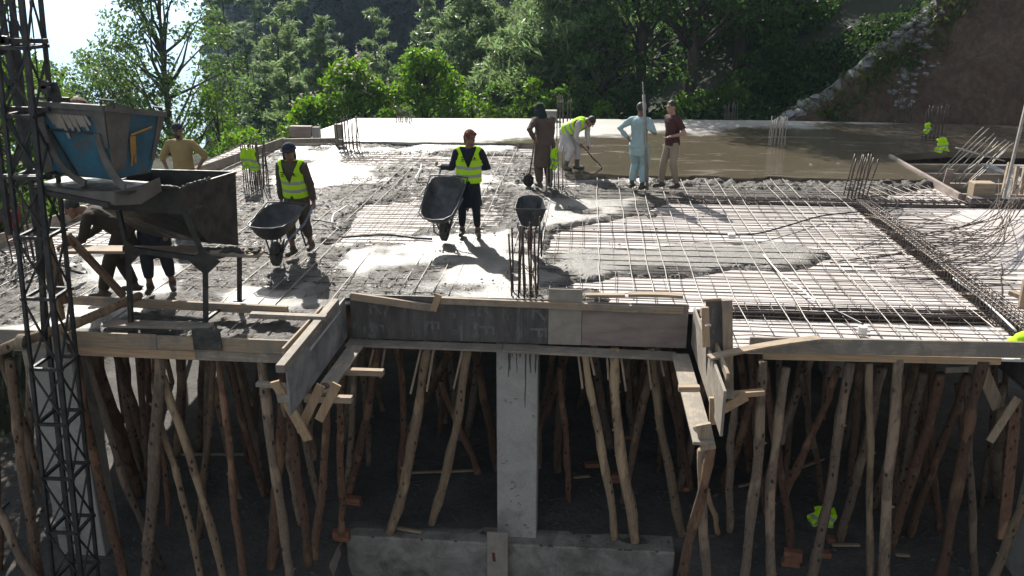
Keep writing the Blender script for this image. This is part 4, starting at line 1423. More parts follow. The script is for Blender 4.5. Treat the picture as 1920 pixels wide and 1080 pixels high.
plank('ledger_plank', 'grey ledger strip under the dark stencilled panel', (-3.1, 10.80, -0.655), (-1.0, 10.80, -0.665), 0.22, 0.03, 'plank_grey_x')
plank('ledger_plank', 'pale ledger strip over the concrete column', (-0.99, 10.79, -0.66), (1.3, 10.79, -0.70), 0.24, 0.035, 'plank_grey_x')
plank('rail_batten', 'loose batten sagging across the top of the stencilled panel', (-3.03, 10.86, -0.005), (-1.92, 10.85, -0.14), 0.05, 0.1, 'plank_x')
plank('rail_batten', 'long batten along the top of the recess panels', (-1.82, 10.86, -0.035), (1.36, 10.86, -0.085), 0.055, 0.09, 'plank_x')
plank('cleat', 'short tilted cleat nailed over the end of the long batten', AY(823, 552, 10.83), AY(812, 583, 10.83), 0.03, 0.09, 'plank_new_z', up=(1, 0, 0.2))
plank('scrap_plank', 'flat offcut lying on the rail left of the broken plank', AY(1097, 553, 10.98), AY(1172, 553, 10.98), 0.1, 0.03, 'plank_x')
plank('scrap_plank', 'broken plank lying on the right end of the rail', AY(1178, 552, 10.99), AY(1280, 555, 10.99), 0.12, 0.04, 'plank_x', bend=0.01, n=4)

# left bracket: beam side form reaching forward
XL = -3.13
mb = MB(); mb.beam((XL, 10.90, -0.33), (XL - 0.02, 8.55, -0.33), 0.024, 0.56)
o = mb.build('shuttering_board', M['film_grey'], bevel=0.003)
tag(o, 'worn grey side panel of the left bracket pointing at the viewer', 'form panel', 'bracket form panels')
plank('rail_batten', 'sunlit cement spattered batten on top of the left bracket panel', (XL - 0.035, 10.6, 0.0), (XL - 0.05, 8.45, -0.005), 0.1, 0.09, 'plank_grey_y')
plank('rail_batten', 'thin outer batten behind the left bracket panel', (XL - 0.13, 10.3, -0.02), (XL - 0.17, 8.9, -0.02), 0.03, 0.13, 'plank_y')
plank('ledge_plank', 'grey ledge plank lying along the foot of the left bracket panel', (XL + 0.20, 10.6, -0.62), (XL + 0.16, 9.15, -0.62), 0.2, 0.035, 'plank_grey_y')
plank('bearer', 'short pale bearer under the near end of the left ledge plank', (XL - 0.05, 9.16, -0.69), (XL + 0.52, 9.15, -0.68), 0.09, 0.075, 'plank_x')
plank('bearer', 'short bearer sticking out under the far end of the left ledge plank', (XL + 0.1, 9.95, -0.69), (XL + 0.72, 9.93, -0.68), 0.09, 0.075, 'plank_x')
plank('bearer', 'thin board poking out to the left of the left bracket', (XL - 0.55, 9.0, -0.45), (XL - 0.15, 8.98, -0.46), 0.08, 0.05, 'plank_grey_x')
plank('packing_block', 'dark packing blocks wedged behind the left bracket', (XL - 0.22, 8.85, -0.52), (XL - 0.04, 8.8, -0.50), 0.16, 0.1, 'plank_grey_x', cat='block')
for lab, p1, p2 in (('diagonal strut crossing in front of the left bracket', (515, 715), (578, 825)), ('diagonal strut rising to the right under the left bracket', (560, 812), (602, 722)), ('short strut hanging below the left bracket bearer', (598, 788), (632, 720))):
    plank('strut', lab, AY(*p1, 8.75 if p1[0] < 520 else 9.1), AY(*p2, 8.95 if p1[0] < 520 else 9.12), 0.035, 0.11, 'plank_new_z', up=(1, 0, 0.3), cat='strut', group='bracket struts')

# right bracket
XR = 1.50
mb = MB(); mb.beam((XR + 0.0, 10.88, -0.3), (XR + 0.02, 8.35, -0.3), 0.03, 0.52)
o = mb.build('shuttering_board', M['plank_grey_y'], bevel=0.003)
tag(o, 'pale wavy side board of the right bracket pointing at the viewer', 'form panel', 'bracket form panels')
plank('rail_batten', 'thin batten along the top of the right bracket board', (XR + 0.06, 10.7, -0.02), (XR + 0.10, 8.7, -0.04), 0.035, 0.09, 'plank_y', bend=0.02, n=6)
plank('ledge_plank', 'broad sunlit ledge plank sloping down along the right bracket', (XR - 0.17, 10.66, -0.62), (XR - 0.17, 8.25, -0.60), 0.22, 0.035, 'plank_grey_y')
plank('bearer', 'short upright board under the tip of the right bracket', AY(1318, 795, 8.35), AY(1328, 842, 8.35), 0.05, 0.16, 'plank_z', up=(1, 0, 0))
plank('bearer', 'stub bearer sticking out left of the right ledge plank', AY(1272, 728, 8.9), AY(1312, 728, 8.9), 0.08, 0.06, 'plank_x')
plank('bearer', 'pale cross bearer under the dark upright board', AY(1330, 744, 9.2), AY(1432, 735, 9.3), 0.09, 0.06, 'plank_new_x')
plank('packing_block', 'blue grey block on the cross bearer under the dark upright board', AY(1332, 738, 9.15), AY(1376, 738, 9.15), 0.12, 0.08, 'plank_grey_x', cat='block')
plank('strut', 'diagonal strut from the right bracket tip up to the cross bearer', AY(1345, 772, 9.1), AY(1400, 742, 9.2), 0.04, 0.12, 'plank_new_x', up=(0, 0, 1), cat='strut', group='bracket struts')
plank('strut', 'short post below the right bracket board', AY(1338, 745, 8.9), AY(1338, 795, 8.9), 0.05, 0.09, 'plank_new_z', up=(1, 0, 0), cat='strut', group='bracket struts')
mb = MB(); mb.beam(AY(1346, 562, 9.5), AY(1346, 735, 9.5), 0.024, 0.27, up=(1, 0, 0))
tag(mb.build('shuttering_board', M['film_ply'], bevel=0.003), 'dark upright form board between two battens right of the bracket', 'form panel', 'bracket form panels')
plank('batten', 'weathered upright batten right of the dark form board', AY(1363, 562, 9.44), AY(1366, 735, 9.44), 0.06, 0.11, 'plank_z', up=(1, 0, 0))
plank('batten', 'warm upright batten left of the dark form board', AY(1322, 576, 9.44), AY(1324, 650, 9.44), 0.05, 0.085, 'plank_new_z', up=(1, 0, 0))
plank('wood_strip', 'low strip laid across the top of the dark form board', AY(1318, 563, 9.46), AY(1352, 561, 9.46), 0.04, 0.03, 'plank_x')

# ------------------------------------------------------------------ columns, walls, footing
def column(label, x0, x1, y0, y1, z1, drips=()):
    mb = MB(); mb.box(((x0 + x1) / 2, (y0 + y1) / 2, (FLOOR - 0.3 + z1) / 2), (x1 - x0, y1 - y0, z1 - FLOOR + 0.3))
    o = mb.build('concrete_column', M['column_concrete'], bevel=0.012)
    tag(o, label, 'column', 'concrete columns')
    for (xx, za, zb, wd) in drips:
        q = MB()
        pts = [Vector((xx + random.uniform(-0.006, 0.006), y0 - 0.001, za + (zb - za) * i / 5)) for i in range(6)]
        rr = [wd * k for k in (1.2, 0.9, 0.8, 0.6, 0.7, 0.3)]
        q.tube(pts, rr, 6, ry=[0.004] * 6)
        q.build('cement_run', M['stain'], o)
    return o


random.seed(21)
dr = [(random.uniform(-0.98, -0.56), -0.70, -0.70 - random.uniform(0.08, 0.5), random.uniform(0.008, 0.02)) for i in range(11)] + [(-0.7, -0.7, -1.62, 0.012), (-0.63, -0.7, -1.1, 0.014), (-0.82, -0.7, -1.1, 0.009)]
column('pale square concrete column in the middle with dark cement runs', -1.10, -0.53, 10.99, 11.45, -0.68, dr)
colm = bpy.data.objects['concrete_column']
for (px, py) in ((948, 752), (958, 757), (968, 748), (945, 870), (952, 866), (962, 905), (966, 912), (960, 918), (970, 930), (974, 945), (958, 940), (990, 990), (985, 985), (995, 1000), (940, 690), (1000, 780), (950, 985)):
    q = MB(); p0 = AY(px, py, 10.9895)
    q.tube([p0 + Vector((random.uniform(-0.035, 0.035), 0, random.uniform(-0.03, 0.03))) for _ in range(5)], [random.uniform(0.002, 0.006) for _ in range(5)], 5, ry=[0.002] * 5)
    q.build('crack', M['stain'], colm)
column('concrete column behind the hoist mast at the left', AY(48, 700, 10.1).x, AY(138, 700, 10.1).x, 10.1, 10.55, -0.2)
column('dim concrete column at the right edge under the slab', 6.0, 6.5, 10.35, 10.9, -0.2)
for i, (x_, y_) in enumerate(((-1.05, 17.2), (5.3, 17.3), (-6.7, 17.4))):
    mb = MB(); mb.box((x_, y_, (FLOOR - 0.2 - 0.4) / 2), (0.45, 0.45, -FLOOR - 0.2))
    tag(mb.build('concrete_column', M['column_concrete'], bevel=0.01), 'inner concrete column lost in the dark far under the slab', 'column', 'inner columns')
pl_, pr_ = G(648, 1004, FLOOR), G(1266, 1036, FLOOR)
mb = MB(); mb.beam((pl_.x, pl_.y + 0.2, FLOOR - 0.53), (pr_.x, pr_.y + 0.2, FLOOR - 0.53), 0.42, 1.06)
ft = mb.build('plinth_beam', M['old_concrete'], bevel=0.02)
tag(ft, 'rough concrete plinth beam along the bottom of the photo below the column', 'plinth')
for (xx, wd, L) in ((0.66, 0.03, 0.34), (0.80, 0.045, 0.3), (0.74, 0.02, 0.22), (-0.45, 0.03, 0.12), (-0.3, 0.05, 0.07), (-2.9, 0.03, 0.5), (-2.2, 0.02, 0.2), (-1.7, 0.03, 0.1), (0.2, 0.02, 0.16), (1.2, 0.025, 0.4)):
    q = MB(); q.tube([Vector((xx + random.uniform(-0.02, 0.02), pl_.y + (pr_.y - pl_.y) * (xx - pl_.x) / (pr_.x - pl_.x) - 0.002, FLOOR + 0.01 - L * i / 5)) for i in range(6)], [wd * k for k in (1, 0.8, 1.0, 0.6, 0.8, 0.3)], 6, ry=[0.004] * 6)
    q.build('cement_run', M['stain'], ft)
mb = MB(); mb.box((-3.36, 10.7, FLOOR - 0.55), (0.1, 0.9, 0.9), Matrix.Rotation(R(-12), 3, 'Y'))
tag(mb.build('leaning_board', M['film_tan'], bevel=0.006), 'pale board leaning at the left end of the plinth beam', 'form board')
bd = plank('marked_board', 'upright board with dark red brush marks leaning on the plinth beam', AY(933, 998, 10.72), AY(933, 1120, 10.70), 0.03, 0.30, 'film_tan', up=(1, 0, 0), cat='board')
M['red_mark'] = simple('dark_red_marks', [(0.3, (0.07, 0.02, 0.025)), (0.7, (0.14, 0.04, 0.05))], 8, (0.7, 0.9), bs=0)
mk_ = MB()
for (x0, y0, x1, y1, wd) in ((925, 1036, 930, 1080, 0.045), (931, 1050, 933, 1078, 0.035), (922, 1058, 926, 1080, 0.02), (938, 1056, 942, 1066, 0.03), (940, 1066, 938, 1072, 0.03), (916, 1062, 924, 1061, 0.01), (917, 1068, 924, 1067, 0.01), (918, 1073, 925, 1072, 0.01)):
    mk_.beam(AY(x0, y0, 10.699), AY(x1, y1, 10.697), 0.004, wd, up=(1, 0, 0.01))
mk_.build('brush_mark', M['red_mark'], bd)

# stairwell walls on the right
mb = MB()
mb.box((10.4, 22.55, -1.35), (5.6, 0.2, 2.2))
tag(mb.build('block_wall', M['block'], bevel=0.01), 'shaded concrete block wall at the back of the stair opening', 'wall')
mb = MB(); mb.box((9.8, 19.9, -1.1), (0.2, 4.6, 1.9))
tag(mb.build('block_wall', M['block'], bevel=0.01), 'grey block wall running away on the right of the stair opening', 'wall')
mb = MB(); mb.box((9.3, 17.62, -0.35), (3.4, 0.22, 0.7)); 
tag(mb.build('beam_form', M['film_ply'], bevel=0.01), 'dark beam form closing the rear of the bare plywood area', 'beam form')
mb = MB(); mb.beam((7.53, 22.2, -0.07), (7.48, 17.75, -0.07), 0.07, 0.22)
tag(mb.build('edge_plank', M['film_pink'], bevel=0.005), 'pinkish edge board of the wet slab at the stair opening', 'plank')
mb = MB(); mb.box((7.95, 17.95, 0.06), (0.42, 0.3, 0.36))
tag(mb.build('crate_board', M['plank_x'], bevel=0.01), 'short upright plank box at the front of the stair opening', 'board')
plank('scrap_plank', 'pale splintered plank end standing on the edge of the stair opening', (7.62, 18.9, -0.1), (7.66, 18.86, 0.32), 0.04, 0.14, 'film_pink', up=(1, 0, 0))
mb = MB(); mb.box((11.6, 21.0, -0.22), (3.4, 0.25, 0.42))
tag(mb.build('beam_form', M['block'], bevel=0.01), 'grey beam edge at the far right behind the leaning pole', 'beam form')
a_ = AY(1882, 372, 16.6)
plank('leaning_pole', 'long grey steel pole leaning at the right edge above the stair', a_, AY(1935, 150, 17.2), 0.05, 0.05, 'rebar_light', up=(0, 1, 0), cat='pole')
mb = MB(); mb.tube([AY(1889, 368, 17.0), AY(1893, 337, 17.0)], 0.045, 10)
tag(mb.build('pvc_pipe', M['white_plastic'], smooth=True), 'short white pipe stub standing near the right edge', 'pipe')
for i, (xa, ya, xb, yb) in enumerate(((1880, 365, 1893, 305), (1898, 368, 1908, 312), (1912, 372, 1922, 315))):
    plank('timber_prop', 'thin grey prop under the grey beam edge at the far right', AY(xa, ya, 19.0), AY(xb, yb, 19.4), 0.07, 0.07, 'plank_z', up=(0, 1, 0), cat='prop', group='props under the far right beam')
pw = G(1915, 560)
mb = MB(); mb.beam((pw.x - 0.02, pw.y - 0.1, -0.08), (pw.x - 0.02, pw.y - 0.1, 0.3), 0.06, 0.1); mb.beam((pw.x + 0.2, pw.y - 0.3, 0.0), (pw.x - 0.05, pw.y + 0.2, 0.02), 0.1, 0.06)
tag(mb.build('corner_brace', M['plank_z'], bevel=0.004), 'small wooden corner brace at the right edge by the beam cage', 'brace')

# ------------------------------------------------------------------ timber props
def prop(px1, py1, px2, py2, Y, wpx, mat, label, group='props under the front edge', bend=0.0, strips=0, Yb=None, ztop=None, kink=0):
    """rough pole from the pixel of its head at depth Y to its foot on the ground"""
    top = AY(px1, py1, Y)
    if ztop is not None: top.z = ztop
    ft_ = G(px2, py2, FLOOR + 0.02)
    if Yb is not None or abs(ft_.y - Y) > 1.6 or py2 >= 1075:
        ft_ = AY(px2, py2, Y + (0.1 if Yb is None else Yb))
        if ft_.z > FLOOR + 0.03 and py2 >= 1060:          # runs on out of the picture down to the soil
            d_ = (ft_ - top); k = (FLOOR - 0.1 - top.z) / d_.z; ft_ = top + d_ * k
        if ft_.z < FLOOR - 0.1:
            d_ = (ft_ - top); k = (FLOOR - 0.1 - top.z) / d_.z; ft_ = top + d_ * k
    rad = 0.88 * wpx / 2 / (F / (Y * 1.02 + 1.0))
    n_ = 14
    ph = random.uniform(0, 6)
    d_ = ft_ - top
    pts = []; rr = []
    for i in range(n_ + 1):
        u = i / n_
        off = Vector((bend * math.sin(math.pi * u) + 0.016 * math.sin(u * 6 + ph) + 0.008 * math.sin(u * 15 + ph * 3) + (kink * math.sin(2 * math.pi * u)), 0.02 * math.sin(u * 5 + ph * 2), 0))
        pts.append(top + d_ * u + off)
        rr.append(rad * (0.92 + 0.16 * u) * random.uniform(0.85, 1.12))
    mb = MB()
    mb.tube(pts, rr, 10, jit=0.11)
    for k in range(6):                                       # knots and stubs
        u = random.uniform(0.15, 0.9); i = int(u * n_)
        a = random.uniform(0, 6.28)
        q = pts[i].lerp(pts[i + 1], u * n_ - i)
        dv = Vector((math.cos(a), math.sin(a), 0.4))
        mb.caps(q + dv * rad * 0.4, q + dv * rad * 1.15, rad * 0.42, rad * 0.25, 6)
    o = mb.build('timber_prop', M[mat], smooth=True, origin=ft_)
    tag(o, label, 'prop', group)
    for s in range(strips):
        side = -1 if s == 0 else 1
        q = MB()
        a1 = top + Vector((side * (rad + 0.018), -0.02, -0.02)); L = random.uniform(0.35, 0.7)
        dn = d_.normalized()
        q.beam(a1, a1 + dn * L + Vector((side * 0.02, 0, 0)), 0.05, 0.028, up=(1, 0, 0))
        q.build('packing_strip', M['plank_z'], o)
    return o, ft_


random.seed(5)
PR = [
    (20, 675, 75, 1090, 9.42, 22, 'bark_brown', 'thick brown prop left of the hoist mast, nearest the photo edge', dict(bend=-0.03)),
    (-14, 745, -2, 1090, 9.6, 22, 'bark_red', 'dark red prop cut by the left border', {}),
    (-20, 930, 72, 1095, 9.3, 22, 'bark_grey', 'pale leaning pole crossing the bottom left corner', dict(Yb=0.0)),
    (60, 690, 92, 900, 11.4, 16, 'bark_brown', 'thin prop between the mast and the bright ground', {}),
    (140, 658, 232, 1090, 9.42, 20, 'bark_red', 'reddish prop just behind the right leg of the mast', dict(bend=-0.04)),
    (160, 668, 302, 1066, 9.45, 17, 'bark_grey', 'grey leaning prop crossing behind the mottled one', dict(bend=-0.04)),
    (178, 662, 262, 930, 10.6, 26, 'bark_red', 'thick orange brown prop leaning right beside the mast', {}),
    (222, 662, 290, 905, 11.4, 20, 'bark_brown', 'dark prop leaning into the thicket by the mast', {}),
    (232, 662, 258, 880, 12.2, 22, 'bark_brown', 'upright dark prop in the left thicket', {}),
    (300, 664, 268, 1090, 9.4, 26, 'bark_grey', 'thick mottled grey prop standing in front of the left thicket', dict(bend=0.05)),
    (309, 705, 422, 1085, 9.45, 18, 'bark_pale', 'long pale prop leaning out to the right foot', {}),
    (296, 765, 374, 1062, 9.6, 15, 'bark_pale', 'slender pale prop parallel to the long leaning one', dict(Yb=0.1)),
    (300, 800, 318, 985, 11.0, 12, 'bark_red', 'thin reddish prop behind the mottled one', {}),
    (404, 662, 458, 1090, 9.4, 16, 'bark_red', 'thin prop with a torn red lower end', dict(bend=0.02)),
    (397, 662, 372, 1010, 10.2, 15, 'bark_brown', 'spotted prop crossing the torn red one', dict(bend=0.04)),
    (383, 664, 372, 842, 12.6, 18, 'bark_brown', 'dark crooked prop with a swollen foot', {}),
    (340, 662, 335, 850, 12.2, 20, 'bark_brown', 'dark prop right of the mottled one', {}),
    (428, 668, 492, 930, 11.0, 15, 'bark_red', 'thin leaning prop far left of the bracket', {}),
    (450, 680, 470, 760, 12.6, 13, 'bark_brown', 'short dark leaning prop under the left edge', {}),
    (490, 662, 548, 1095, 9.42, 22, 'bark_grey', 'long pinkish grey prop left of the left bracket', dict(bend=-0.03)),
    (527, 690, 508, 1090, 9.9, 22, 'bark_red', 'reddish prop tight behind the long pinkish one', dict(bend=0.04)),
    (540, 745, 580, 1058, 8.9, 20, 'bark_red', 'orange prop carrying the tip of the left bracket', dict(Yb=0.3)),
    (528, 740, 560, 985, 9.8, 14, 'bark_grey', 'grey split pole behind the orange bracket prop', {}),
    (612, 720, 592, 1045, 9.3, 18, 'bark_red', 'brown prop under the left ledge plank bearer', dict(bend=0.02, Yb=0.3)),
    (575, 720, 590, 860, 10.8, 16, 'bark_brown', 'dark crooked prop behind the bracket struts', {}),
    (641, 690, 641, 1000, 9.95, 17, 'bark_red', 'upright prop standing on a brick left of the plinth', dict(bend=-0.02, Yb=0.6)),
    (712, 650, 655, 932, 10.95, 18, 'bark_red', 'reddish prop leaning left with its foot on bricks', dict(strips=2)),
    (680, 650, 692, 870, 12.4, 15, 'bark_grey', 'straight grey prop behind the reddish leaning one', {}),
    (745, 650, 752, 905, 12.0, 14, 'bark_red', 'slim reddish prop behind the first bent pale one', dict(bend=0.06)),
    (802, 650, 732, 998, 10.9, 22, 'bark_pale', 'bent pale prop, first left of the concrete column but one', dict(strips=2, bend=0.06)),
    (842, 660, 762, 822, 12.6, 20, 'bark_red', 'dim reddish prop slanting between the two pale ones', {}),
    (826, 715, 896, 886, 12.6, 15, 'bark_red', 'dim brown prop slanting down to the column', {}),
    (880, 650, 812, 985, 10.9, 20, 'bark_pale', 'pale split prop nearest the concrete column on its left', dict(strips=1, bend=0.03)),
    (893, 660, 932, 880, 12.4, 18, 'bark_red', 'dim prop right behind the left side of the column', {}),
    (1066, 652, 1012, 805, 12.2, 18, 'bark_red', 'dim prop leaning against the right side of the column', {}),
    (1050, 690, 1068, 940, 11.8, 14, 'bark_red', 'thin reddish prop right of the column', {}),
    (1094, 653, 1152, 1008, 10.9, 18, 'bark_pale', 'pale spotted prop, first of three right of the column', dict(strips=2, bend=0.03)),
    (1150, 653, 1190, 1014, 10.9, 22, 'bark_pale', 'thick peeled prop with dark wet foot, second of three right of the column', dict(strips=2, bend=-0.05)),
    (1224, 655, 1278, 1002, 10.9, 19, 'bark_pale', 'grooved pale prop, third of three right of the column', dict(strips=2, bend=-0.05)),
    (1170, 650, 1188, 820, 13.6, 13, 'bark_brown', 'dim thin prop on a brick between the pale ones', {}),
    (1240, 665, 1292, 915, 11.9, 16, 'bark_red', 'dark red prop behind the grooved pale one', dict(bend=0.03)),
    (1276, 735, 1276, 900, 12.6, 14, 'bark_brown', 'dark upright prop left of the right bracket', {}),
    (1332, 838, 1278, 1095, 8.6, 21, 'bark_red', 'dark red crooked prop slanting left below the right bracket tip', dict(Yb=0.2)),
    (1318, 845, 1322, 1095, 8.9, 20, 'bark_grey', 'straight brown prop below the right bracket tip', dict(Yb=0.1)),
    (1324, 905, 1346, 1000, 10.5, 12, 'plank_new_z', 'thin sawn lath leaning behind the bracket props', {}),
    (1376, 742, 1366, 995, 10.6, 17, 'bark_grey', 'spotted grey prop right of the bracket', {}),
    (1412, 745, 1358, 905, 11.8, 17, 'bark_red', 'dark leaning prop near the spotted grey one', {}),
    (1428, 678, 1390, 1095, 9.55, 22, 'bark_grey', 'pale heavy prop at the left end of the orange bearer', dict(bend=0.06, Yb=0.1)),
    (1476, 688, 1458, 1090, 9.7, 20, 'bark_grey', 'crooked forked prop under the orange bearer', dict(bend=-0.14, Yb=0.1)),
    (1434, 690, 1484, 1045, 10.2, 18, 'bark_red', 'reddish prop with its foot on a pair of bricks', dict(bend=0.02)),
    (1574, 688, 1472, 935, 10.6, 17, 'bark_red', 'shaggy dark prop slanting steeply left', {}),
    (1506, 700, 1542, 945, 11.2, 14, 'bark_brown', 'thin dim prop behind the hanging yellow vest', {}),
    (1510, 690, 1465, 830, 11.6, 15, 'bark_grey', 'grey split prop in the second row', {}),
    (1596, 680, 1524, 1078, 9.8, 22, 'bark_grey', 'straight heavy prop passing in front of the yellow vest on the ground', dict(Yb=0.3)),
    (1655, 690, 1577, 1016, 10.3, 20, 'bark_grey', 'clean grey pole leaning left of the shaggy prop', {}),
    (1631, 680, 1636, 1090, 9.75, 16, 'bark_pale', 'slim upright pale prop crossing the clean grey pole', dict(bend=-0.03)),
    (1684, 672, 1660, 1095, 9.68, 23, 'bark_grey', 'thick shaggy prop with shredded bark in the middle of the orange bearer', dict(bend=-0.03)),
    (1734, 700, 1672, 1000, 10.4, 19, 'bark_grey', 'grey prop leaning parallel to the darker heavy one', dict(bend=-0.02)),
    (1766, 700, 1674, 1022, 10.2, 22, 'bark_red', 'dark heavy prop leaning left from the orange bearer', {}),
    (1813, 702, 1706, 1003, 10.5, 17, 'bark_red', 'long slim prop slanting left behind the thick one', {}),
    (1842, 676, 1752, 1095, 9.68, 24, 'bark_red', 'thickest knotty prop at the right end of the orange bearer', dict(bend=0.04)),
    (1820, 705, 1830, 1090, 9.9, 17, 'bark_grey', 'crooked grey prop beside the thickest knotty one', dict(bend=-0.05)),
    (1878, 725, 1868, 930, 11.2, 18, 'bark_grey', 'grey prop by the right concrete column', {}),
    (1922, 930, 1858, 1095, 9.3, 20, 'bark_pale', 'pale branch leaning in the bottom right corner', dict(Yb=0.2)),
    (1690, 700, 1700, 840, 12.2, 14, 'bark_brown', 'dim prop behind the shaggy one', {}),
    (1795, 720, 1812, 870, 12.0, 13, 'bark_brown', 'dim thin prop behind the knotty one', {}),
]
brick_at = []
for (x1, y1, x2, y2, Y, wp, mt, lab, kw) in PR:
    o, f_ = prop(x1, y1, x2, y2, Y, wp, mt, lab, **kw)
random.seed(9)
for i in range(120):                                         # rows deeper in
    xx = random.uniform(-9.3, 7.6); yy_ = 11.6 + 9.5 * random.random() ** 1.4
    if -2.6 < xx < 1.0 and yy_ < 12.6: yy_ += 1.6
    ang = random.uniform(-0.55, 0.55)
    mb = MB()
    n_ = 6; r0 = random.uniform(0.045, 0.07); ph = random.uniform(0, 6)
    hgt = -FLOOR - 0.24
    pts = [Vector((xx + ang * (1 - k / n_) * 1.2 + 0.03 * math.sin(k + ph), yy_ + 0.03 * math.cos(k * 1.3 + ph), FLOOR - 0.04 + hgt * k / n_)) for k in range(n_ + 1)]
    mb.tube(pts, [r0 * random.uniform(0.9, 1.1) for _ in pts], 7)
    o = mb.build('timber_prop', M[random.choice(('bark_brown', 'bark_red', 'bark_grey'))], smooth=True)
    tag(o, 'dim timber prop in the dark rows deep under the slab', 'prop', 'props deep under the slab')
plank('rusty_plank', 'rusty streaked plank leaning against the right concrete column', AY(1905, 750, 10.2), AY(1880, 1010, 10.0), 0.05, 0.14, 'bark_red', up=(1, 0, 0))
plank('brace_board', 'diagonal board nailed across props at the right end', AY(1855, 828, 10.0), AY(1908, 745, 10.1), 0.03, 0.1, 'plank_z', up=(1, 0, 0))
plank('brace_board', 'broad diagonal board left of the right concrete column', AY(1840, 690, 10.3), AY(1872, 765, 10.3), 0.03, 0.16, 'plank_z', up=(1, 0, 0))
plank('scrap_plank', 'short board nailed under the slab near the right column', AY(1772, 693, 10.2), AY(1815, 691, 10.2), 0.05, 0.08, 'plank_grey_x')

# bricks under prop feet, scraps on the ground
def brick_pile(px, py, n_, label, zc=FLOOR, w_=0.24):
    p = G(px, py, zc)
    root = thing('brick_support', label, 'bricks', (p.x, p.y, zc - 0.02), 0, 'bricks under prop feet')
    for k in range(n_):
        mb = MB(); mb.box((p.x + random.uniform(-0.02, 0.02), p.y + 0.04, zc + 0.03 + 0.08 * k), (w_, 0.12, 0.075), Matrix.Rotation(random.uniform(-0.25, 0.25), 3, 'Z'))
        mb.build('brick', M['brick'], root, bevel=0.006)


brick_pile(640, 1014, 2, 'bricks under the upright prop left of the plinth')
brick_pile(662, 950, 2, 'bricks under the foot of the reddish leaning prop')
brick_pile(1484, 1062, 3, 'stack of bricks under the reddish prop at the right')
brick_pile(1540, 1045, 1, 'single brick with debris beside the heavy straight prop')
brick_pile(1565, 1018, 1, 'brick lying behind the heavy straight prop')
brick_pile(1186, 824, 1, 'brick under the dim prop right of the column')
brick_pile(1108, 876, 1, 'brick in the shade right of the column')
brick_pile(1160, 905, 2, 'red bricks behind the thick peeled prop')
brick_pile(1280, 920, 1, 'brick under the dark red prop')
brick_pile(172, 1000, 2, 'broken bricks behind the hoist mast')
random.seed(33)
for i, (xa, ya, xb, yb, lab) in enumerate(((745, 990, 790, 998, 'pale lath lying on the floor behind the plinth'), (770, 886, 890, 882, 'thin lath on the dark floor left of the column'), (340, 852, 480, 852, 'long pale lath lying behind the left props'), (1560, 1022, 1612, 1022, 'splintered lath by the foot of the clean grey pole'), (1680, 1040, 1705, 1042, 'offcut lying beside the shaggy prop'), (1385, 912, 1425, 902, 'lath lying behind the spotted grey prop'), (1480, 885, 1545, 860, 'pole lying on the floor in the second row'), (1075, 895, 1105, 893, 'chip of wood right of the column'))):
    a_ = G(xa, ya, FLOOR + 0.06); b_ = G(xb, yb, FLOOR + 0.05)
    plank('scrap_lath', lab, a_, b_, 0.05, 0.03, 'plank_x', group='scrap wood on the floor')
mb = MB()
for i in range(900):
    xx = random.uniform(-8.8, 6.8); yy_ = random.uniform(10.95 if -3.4 < xx < 1.6 else 9.9, 14.5); r_ = random.uniform(0.012, 0.05)
    z_ = gh1(xx, yy_)
    if random.random() < 0.35:
        an = random.uniform(0, 3.14); L = random.uniform(0.08, 0.3)
        mb.beam((xx, yy_, z_ + 0.015), (xx + math.cos(an) * L, yy_ + math.sin(an) * L, z_ + 0.02), 0.025, 0.014)
    else:
        rock_mesh(mb, (xx, yy_, z_), r_, RNG)
tag(mb.build('debris', M['soil']), 'chips and clods littering the floor under the slab', 'debris', kind='stuff')
# spilled cement on the floor
mb = MB()
for (px, py, rx_, ry_) in ((790, 985, 0.35, 0.07), (880, 985, 0.25, 0.07), (1100, 995, 0.3, 0.06), (1190, 1012, 0.2, 0.08), (850, 985, 0.14, 0.08), (1060, 930, 0.06, 0.05), (1104, 950, 0.08, 0.05), (640, 960, 0.5, 0.25), (1205, 942, 0.1, 0.06), (800, 868, 0.25, 0.12), (790, 880, 0.12, 0.1)):
    p = G(px, py, FLOOR + 0.03)
    n_ = 20
    c_ = [(p.x + rx_ * math.cos(6.283 * k / n_) * (1 + 0.35 * mnoise.noise(Vector((k * 0.7, px, 0)))), p.y + ry_ * math.sin(6.283 * k / n_) * (1 + 0.35 * mnoise.noise(Vector((k * 0.9, py, 0)))), gh1(p.x, p.y) + 0.02) for k in range(n_)]
    mb.add(c_, [tuple(range(n_))])
tag(mb.build('cement_spill', M['stain']), 'dark wet cement spills on the floor under the slab', 'spill', kind='stuff')

# ------------------------------------------------------------------ hoist mast
random.seed(4)
mast = thing('hoist_mast', 'dark square lattice hoist mast tied to the slab edge at the left', 'hoist mast', (AY(120, 650, 8.9).x - 0.1, 8.9, FLOOR))
MP = {}
for k, (p0, p1, Y) in {'fl': ((-15, 0), (100, 1080), 8.72), 'fr': ((40, 0), (152, 1080), 8.72), 'rl': ((22, 0), (138, 1080), 9.1), 'rr': ((76, 0), (184, 1080), 9.1)}.items():
    a_ = AY(*p0, Y); b_ = AY(*p1, Y); d_ = (b_ - a_)
    k_ = (FLOOR - b_.z) / d_.z
    MP[k] = (a_ - d_ * 0.25, b_ + d_ * k_)


def mp(k, z):
    a_, b_ = MP[k]
    return a_.lerp(b_, (z - a_.z) / (b_.z - a_.z))


